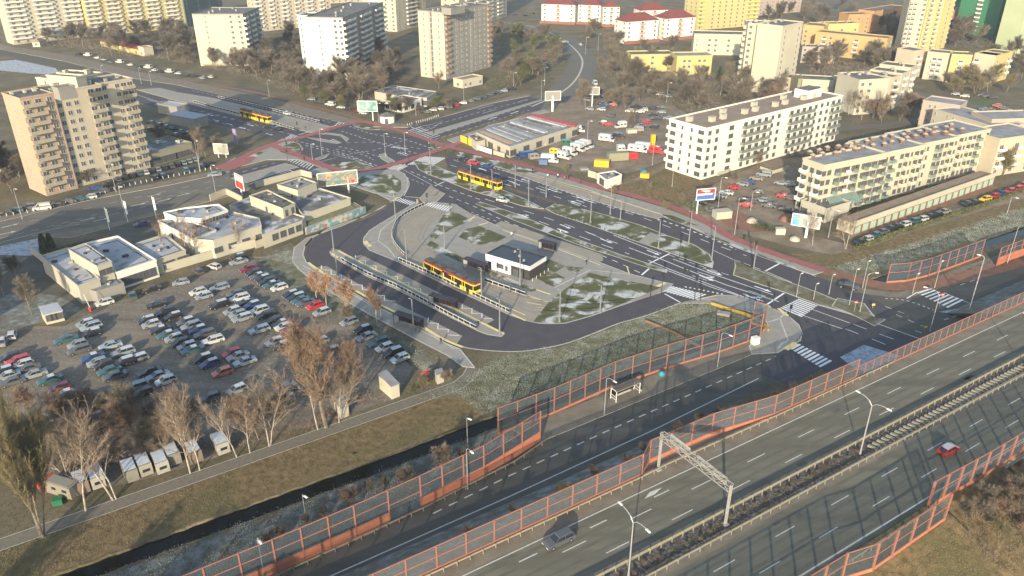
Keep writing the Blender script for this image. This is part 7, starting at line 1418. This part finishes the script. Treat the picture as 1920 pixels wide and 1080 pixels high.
for i, (x, y, h) in enumerate(((-70, 66, 8), (-61, 63, 9), (-50, 67, 8), (-44, 70, 6.5), (-75, 60, 9), (-33, 75.5, 4.5))): tree('bare tree below the view on the canal strip', 0, 0, ('birch', 'far', 'far3')[i % 3], 'grey', 'brown', h, group='trees below the view on the canal strip', pos=Vector((x, y, 0)))
# shrubs on the strips beside the roads
gS = 'bare shrubs on the strips beside the highway'
for i, (x, y, h, tw) in enumerate(((530, 1015, 2.2, 'red'), (580, 985, 2.0, 'grey'), (655, 945, 3.2, 'red'), (690, 925, 2.4, 'grey'), (760, 905, 3, 'red'), (840, 885, 4.5, 'birch'), (770, 925, 2.6, 'olive'), (1000, 640, 0.01, 'grey'), (480, 1050, 2.2, 'grey'), (500, 1020, 2, 'dark'), (610, 970, 2, 'dark'), (720, 915, 2, 'grey'), (870, 860, 2.4, 'grey'), (620, 1005, 2.4, 'olive'))):
    if h > .1: tree('bare shrub on the frosted strip behind the solid salmon barrier', x, y, 'shrub', tw, 'brown', h, name='shrub', cat='shrub', group=gS)
for i, (a, c, h, tw) in enumerate(((56, 74.5, 2.4, 'olive'), (64, 77, 1.8, 'red'), (75, 77.5, 2.0, 'grey'), (83, 77.5, 2.6, 'red'), (88, 77, 3.0, 'olive'), (92, 77.5, 2.2, 'grey'), (97, 77, 2.0, 'dark'), (104, 75.5, 2.0, 'dark'), (108, 74, 2.2, 'grey'), (112, 73.5, 2.0, 'dark'), (70, 76, 1.6, 'red'), (48, 76, 1.6, 'grey'), (40, 76, 1.6, 'red'), (118, 72.5, 1.8, 'dark'))):
    q = HW(a, c, max(0, (80.5 - c) / 9 * 5 - .3)); tree('bare shrub on the slope between the side road and the highway', 0, 0, 'shrub', tw, 'brown', h, name='shrub', cat='shrub', group='bare shrubs on the highway slope', pos=q)
for i in range(46):
    a = -5 + i * 2.35; c = 55.5 + rt.uniform(-.4, .4)
    if a < 104: tree('low brown shrub in the planted highway median', 0, 0, 'shrub', rt.choice(['red', 'dark', 'grey', 'grey']), 'brown', rt.uniform(.4, .9), name='shrub', cat='shrub', group='low shrubs in the highway median', pos=HW(a, c, 4.96), wide=1.1)
for i, (a, c, h, tw) in enumerate(((108, 39, 2.2, 'grey'), (111, 37.5, 2.6, 'red'), (114, 38, 2.4, 'dark'), (104, 37.5, 2.4, 'grey'), (107, 36, 2.8, 'red'), (111, 34.5, 3, 'dark'), (115, 35, 3, 'red'), (119, 37, 2.6, 'grey'), (122, 35.5, 3, 'dark'), (104, 34, 2.4, 'olive'), (102, 38.2, 2, 'dark'), (118, 33, 2.6, 'grey'), (108, 32.5, 2.4, 'red'), (125, 38, 2.6, 'grey'), (112, 31, 2.2, 'dark'))):
    tree('brown bramble shrub on the slope outside the right highway barrier', 0, 0, 'shrub', tw, 'brown', h, name='shrub', cat='shrub', group='brambles outside the right highway barrier', pos=HW(a, c, max(0, 5 * (c - 24) / 15) if c < 39 else 4.97), wide=1.4)
# conifers and hedges
for x, y, h, lab in ((84, 470, 5, 'dark evergreen beside the showroom wall, left'), (97, 466, 4.6, 'dark evergreen beside the showroom wall, right'), (1348, 150, 7, 'dark evergreen beside the low yellow block'), (640, 150, 8, 'dark evergreen at the foot of the white tower, left'), (610, 160, 8, 'dark evergreen by the white tower corner'), (700, 130, 8, 'evergreen in the shade right of the white tower')): tree(lab, x, y, 'conifer', 'ever', 'brown', h, name='conifer', cat='tree', group='dark evergreens near the buildings')
def hedge(lab, s_, h, w_, tw, n):
    pts = smooth(s_, 3); mb = MB(); t = TR(n)
    for a, b in zip(pts, pts[1:]):
        k = max(1, int((b - a).length * n))
        for i in range(k): p = a.lerp(b, t.r.random()) + Vector((t.r.uniform(-w_, w_) / 2, t.r.uniform(-w_, w_) / 2, t.r.uniform(0, h))); t.twig(p, Vector((t.r.gauss(0, 1), t.r.gauss(0, 1), t.r.gauss(.3, .7))), .5, .2)
    o = t.c.build('hedge', TW[tw]); tag(o, lab, 'hedge')
hedge('green hedge along the car row below the garages', '1600,470 1680,440 1760,414 1840,388 1920,358', 1.0, 1.2, 'moss', 70); hedge('dark hedge behind the showroom roofs', '80,480 110,472 150,462 175,455', 1.2, 1.5, 'ever', 60); hedge('dark bushes between the flats yard and the rusty patch', '1418,426 1435,431 1452,434', 1.8, 3, 'ever', 90); hedge('dark bushes beside the site hoarding of the white flats', '1285,385 1300,392 1318,400', 1.4, 2.5, 'moss', 60)
# trees one can tell apart in the middle distance
for x, y, k, tw, bk, h, lab in ((375, 318, 'birch', 'birch', 'pale', 14, 'tall pale bare tree right of the small shop'), (303, 480, 'birch', 'red', 'pale', 10, 'reddish bare tree before the white showroom, left'), (352, 488, 'birch3', 'red', 'pale', 11, 'reddish bare tree before the white showroom, tallest'), (368, 482, 'birch2', 'red', 'pale', 10, 'reddish bare tree before the white showroom, right'), (450, 470, 'birch3', 'birch', 'birch', 9, 'pale bare tree beside the workshop windows'), (332, 462, 'birch2', 'red', 'brown', 8, 'small reddish tree on the snowy showroom roof side'), (400, 468, 'birch', 'birch', 'pale', 8, 'thin pale tree at the showroom wall gate'), (1523, 460, 'birch', 'birch', 'birch', 9.5, 'pale birch beside the grey sign board'), (1586, 467, 'birch3', 'birch', 'birch', 10, 'pale birch at the garage forecourt corner'), (823, 168, 'round', 'red', 'brown', 8, 'reddish round tree against the bright end wall'), (1440, 215, 'far', 'red', 'brown', 12, 'red brown tree cluster left of the white flats roof'), (1350, 180, 'birch', 'birch', 'birch', 10, 'bright pale birch beside the low yellow block'), (1320, 178, 'birch2', 'birch', 'birch', 11, 'second bright birch beside the low yellow block'), (1420, 310, 'far3', 'grey', 'brown', 5, 'grey bush tree at the foot of the white flats'), (1378, 345, 'far3', 'grey', 'brown', 4.5, 'small grey tree before the white flats facade'), (10, 560, 'far2', 'grey', 'brown', 9, 'grey bare tree on the frosted field at the left'), (60, 590, 'far', 'grey', 'brown', 8, 'grey bare tree left of the car park hut'), (30, 520, 'far3', 'dark', 'brown', 6, 'dark bush tree on the snowy verge'), (1590, 215, 'birch3', 'birch', 'birch', 11, 'pale birch group right of the white flats, left'), (1615, 225, 'birch', 'birch', 'birch', 12, 'pale birch group right of the white flats, middle'), (1650, 222, 'birch2', 'birch', 'birch', 11, 'pale birch group right of the white flats, right'), (1215, 355, 'shrub', 'grey', 'brown', 3, 'grey shrub on the dry field before the white flats'), (1245, 395, 'shrub', 'olive', 'brown', 3, 'olive shrub beside the red cycle path'), (1280, 380, 'shrub', 'grey', 'brown', 3, 'grey shrub left of the blue billboard'), (1150, 362, 'shrub', 'olive', 'brown', 2.5, 'olive shrub behind the cream wall stub'), (1060, 322, 'shrub', 'olive', 'brown', 2.5, 'olive shrub behind the red path in the yard corner'), (1098, 205, 'far2', 'grey', 'brown', 12, 'tall thin tree in the yard behind the market hall'), (1180, 250, 'far2', 'grey', 'brown', 8, 'grey tree in the middle of the dirt yard'), (1880, 330, 'far3', 'olive', 'brown', 10, 'olive tree at the right edge behind the garages'), (1900, 300, 'far', 'olive', 'brown', 9, 'olive tree in front of the balconied right edge block')):
    tree(lab, x, y, k, tw, bk, h, name='shrub' if k == 'shrub' else 'bare_tree', cat='shrub' if k == 'shrub' else 'tree')
def belt(lab, group, s_, n, hs, tws, kinds=('far', 'far2', 'far3')):
    pts = [(float(a.split(',')[0]), float(a.split(',')[1])) for a in s_.split()]; xs = [p[0] for p in pts]; ys = [p[1] for p in pts]; k = 0; tries = 0
    while k < n and tries < 5000:
        tries += 1; x, y = rt.uniform(min(xs), max(xs)), rt.uniform(min(ys), max(ys)); ins = False; j = len(pts) - 1
        for i in range(len(pts)):
            if (pts[i][1] > y) != (pts[j][1] > y) and x < (pts[j][0] - pts[i][0]) * (y - pts[i][1]) / (pts[j][1] - pts[i][1]) + pts[i][0]: ins = not ins
            j = i
        if ins: tree(lab, x, y, rt.choice(kinds), rt.choice(tws), 'brown', rt.uniform(*hs), group=group, wide=rt.uniform(1.15, 1.6)); k += 1
DK = ['grey', 'dark', 'grey', 'grey', 'dark', 'grey']
belt('bare brown tree in the belt above the far avenue', 'belt above the far avenue', '150,90 290,62 400,80 500,95 560,120 640,150 760,165 740,190 660,200 560,180 470,150 380,125 280,110 190,105', 62, (9, 14), DK)
belt('bare tree between the yellow slab and the far avenue', 'trees before the yellow slab', '0,40 60,50 150,70 180,80 250,70 380,65 370,95 250,100 150,92 60,80 0,80', 26, (8, 12), DK)
belt('bare tree in the dark gap behind the white tower', 'trees behind the white tower', '500,60 560,70 660,120 760,110 765,160 700,170 600,150 520,110', 26, (8, 13), ['dark', 'grey', 'dark'])
belt('bare tree in the park beside the curving street', 'trees beside the curving street', '925,60 1000,60 1050,90 1060,120 1030,150 960,170 900,175 940,130', 24, (7, 11), ['grey', 'dark', 'moss', 'grey'])
belt('bare tree between the red roofed blocks and the dirt yard', 'trees between the red roofs and the dirt yard', '1120,105 1200,110 1260,120 1340,160 1380,165 1400,150 1480,170 1450,210 1380,210 1300,215 1240,190 1160,165 1120,140', 46, (8, 12), ['grey', 'dark', 'grey', 'grey'])
belt('bare tree at the foot of the red roofed blocks', 'trees below the red roofed blocks', '1060,55 1150,55 1160,80 1300,85 1290,98 1180,95 1090,75', 14, (6, 9), ['grey', 'grey'])
belt('bare tree in the small wood between the ochre and cream blocks', 'wood between the ochre and cream blocks', '1510,120 1580,110 1680,120 1690,130 1600,143 1520,142', 16, (8, 12), ['grey', 'grey', 'dark'])
belt('bare tree in the dark wood right of the yellow tower', 'wood right of the yellow tower', '1775,60 1860,50 1870,80 1840,92 1770,90', 16, (10, 14), ['dark', 'grey', 'grey'])
belt('bare tree between the orange blocks', 'trees between the orange blocks', '1630,50 1690,60 1685,100 1660,60 1600,50', 9, (9, 13), ['dark', 'grey'])
belt('bare tree along the top edge behind the stepped tower', 'trees along the top edge', '1420,25 1600,15 1590,40 1510,45 1440,40', 14, (8, 12), ['grey', 'dark', 'grey'])
belt('bare tree on the green behind the ivory flats', 'trees behind the ivory flats', '1600,190 1700,170 1720,200 1700,225 1620,235', 12, (6, 10), ['grey', 'birch', 'dark'])
belt('bare tree in front of the folded yellow block', 'trees before the folded yellow block', '1720,160 1900,160 1920,175 1760,178', 10, (6, 10), ['grey', 'olive'])
belt('bare tree at the right edge of the estate', 'trees at the right edge', '1880,110 1920,105 1920,170 1890,165', 5, (8, 12), ['dark', 'grey'])
belt('bare tree around the peach tower', 'trees around the peach tower', '0,300 60,345 30,365 0,360', 5, (6, 9), ['dark', 'grey']); belt('small bare tree on the lawn before the beige tower', 'small trees before the beige tower', '90,355 190,300 260,320 200,335 120,360', 9, (4, 6), ['grey', 'olive'])
belt('small bare tree on the bank along the junction verge', 'small trees on the junction verge', '480,165 560,185 650,210 700,220 800,222 900,190 860,190 780,205 700,200 600,180', 20, (4, 7), ['grey', 'moss', 'olive', 'dark'])
belt('bare tree in front of the blue grey halls', 'trees by the blue grey halls', '285,262 330,270 420,285 400,300 340,290', 6, (5, 8), ['grey', 'dark']); belt('small bare tree in the dirt yard', 'small trees in the dirt yard', '1060,190 1200,180 1240,200 1180,220 1080,225', 8, (6, 9), ['grey', 'grey'])
belt('small bare tree in the thicket between the birches and the parked cars', 'thicket inside the car park edge', '20,760 120,770 300,790 420,780 560,770 690,700 700,740 600,800 520,820 430,845 300,870 200,890 60,880', 28, (4.5, 7.5), ['red', 'grey', 'birch', 'grey'])
def brush(lab, s_, n, h, tw, L=.9, wd=.12, name='undergrowth', pts=None, zf=None):
    pts = pts or [(q.x, q.y) for q in PW(s_)]; t = TR(n); A = [[Vector((x, y, 0)) for x, y in pts]]; tri = tessellate_polygon(A); V = A[0]; ar = [abs((V[b] - V[a]).cross(V[c] - V[a]).z) / 2 for a, b, c in tri]; tot = sum(ar)
    for (a, b, c), q in zip(tri, ar):
        for i in range(int(n * q / tot / 9)):
            u, v = t.r.random(), t.r.random()
            if u + v > 1: u, v = 1 - u, 1 - v
            p = V[a] + (V[b] - V[a]) * u + (V[c] - V[a]) * v; p.z = zf(p) if zf else 0; hh = h * t.r.uniform(.35, 1.0)
            for k in range(9): t.twig(p + Vector((t.r.gauss(0, .5), t.r.gauss(0, .5), hh * t.r.random() * .5)), Vector((t.r.gauss(0, .6), t.r.gauss(0, .6), 1)), L * hh * .6, wd)
    tag(t.c.build(name, TW[tw]), 'low brown undergrowth ' + lab, 'undergrowth', kind='stuff')
brush('in the belt above the far avenue', '150,90 290,62 400,80 500,95 560,120 640,150 760,165 740,190 660,200 560,180 470,150 380,125 280,110 190,105', 45000, 2.6, 'grey', wd=.10)
brush('before the yellow slab', '0,40 150,70 250,70 380,65 370,95 250,100 150,92 0,80', 22000, 2.6, 'grey', wd=.11)
brush('behind the white tower', '500,60 660,120 760,110 765,160 700,170 600,150 520,110', 20000, 2.4, 'dark', wd=.10)
brush('between the red roofs and the dirt yard', '1120,105 1260,120 1400,150 1480,170 1450,210 1300,215 1240,190 1160,165 1120,140', 26000, 2.4, 'grey', wd=.10)
brush('beside the curving street', '925,60 1000,60 1050,90 1060,120 1030,150 960,165 900,172 940,130', 9000, 1.8, 'moss', wd=.16)
brush('in the wood between the ochre and cream blocks', '1510,115 1690,125 1690,135 1600,143 1520,142', 6000, 2.4, 'grey', wd=.16); brush('in the wood right of the yellow tower', '1775,55 1860,50 1870,85 1840,92 1770,92', 6000, 2.4, 'dark', wd=.18)
brush('in the thicket between the birches and the parked cars', '20,790 120,800 300,815 420,810 560,795 690,730 700,750 600,805 520,820 430,845 300,870 200,890 60,890', 12000, 1.4, 'red', wd=.045)
brush('on the verge beside the highway planting', '', 3500, .5, 'grey', wd=.04, pts=[tuple(HW(a, c)[:2]) for a, c in ((20, 54.6), (104, 54.6), (104, 56.4), (20, 56.4))], zf=lambda p: 4.96)
brush('outside the right highway barrier', '', 9000, 1.1, 'grey', wd=.05, pts=[tuple(HW(a, c)[:2]) for a, c in ((99, 38.6), (130, 40.5), (130, 30), (98, 30))], zf=lambda p: max(0, 5 * ((-p.x * math.sin(HA) + p.y * math.cos(HA)) - 24) / 15))
brush('of dry grass on the slope in the bottom right corner', '', 14000, .5, 'olive', wd=.05, pts=[tuple(HW(a, c)[:2]) for a, c in ((76, 39), (99, 38.6), (98, 26), (76, 26))], zf=lambda p: max(0, 5 * ((-p.x * math.sin(HA) + p.y * math.cos(HA)) - 24) / 15))
brush('on the frosted strip behind the solid salmon barrier', '', 9000, .9, 'red', wd=.05, pts=[tuple(GR(a, c)[:2]) for a, c in ((-10, 87), (50, 89), (58, 92), (40, 93), (10, 91), (-10, 90))])
FB = '775,745 850,725 885,700 960,662 1060,648 1160,610 1270,570 1345,566 1430,590 1425,594 1040,744 952,770 900,778 870,745'
brush('of frosted grass tufts below the loop road', FB, 60000, .34, 'frost', L=.9, wd=.10, name='frosted_grass'); brush('of dry green tufts below the loop road', FB, 22000, .36, 'moss', L=.9, wd=.12, name='grass_tufts')
SF = [tuple(GR(a, c)[:2]) for a, c in ((-25, 98.6), (37, 97.2), (60, 96.9), (62, 90.5), (50, 87.4), (16, 85.8), (-25, 85.2))]
brush('of frosted tufts between the canal and the salmon barrier', '', 52000, .32, 'frost', L=.9, wd=.11, name='frosted_grass', pts=SF); brush('of dark tufts between the canal and the salmon barrier', '', 20000, .34, 'grey', L=.9, wd=.1, name='grass_tufts', pts=SF)
brush('of frosted tufts on the verge by the parked cars', '500,483 560,500 600,545 700,600 775,650 835,700 800,700 745,650 690,590 640,550 585,525 545,470', 16000, .3, 'frost', wd=.12, name='frosted_grass')
brush('of frosted tufts on the right verge', '1560,503 1920,388 1920,422 1640,508', 16000, .3, 'frost', wd=.14, name='frosted_grass')
brush('of dry tufts on the canal bank', '', 40000, .3, 'olive', L=.9, wd=.08, name='grass_tufts', pts=[tuple(GR(a, c)[:2]) for a, c in ((-30, 111.3), (62, 111.3), (62, 101.6), (37, 101.3), (-10, 102.6), (-30, 102.9))])
# ================================================================= air
hz = MB(); hz.box((0, 900, 59.5), (4400, 3400, 124.2)); hm_ = bpy.data.materials.new('haze'); hm_.use_nodes = True; t = hm_.node_tree; t.nodes.remove(t.nodes['Principled BSDF']); v = t.nodes.new('ShaderNodeVolumePrincipled'); v.inputs['Color'].default_value = (0.80, 0.86, 0.95, 1); v.inputs['Density'].default_value = 0.00017; v.inputs['Anisotropy'].default_value = .2
t.links.new(v.outputs[0], t.nodes['Material Output'].inputs['Volume']); tag(hz.build('haze', hm_), kind='stuff', label='thin pale haze over the estate', cat='haze')
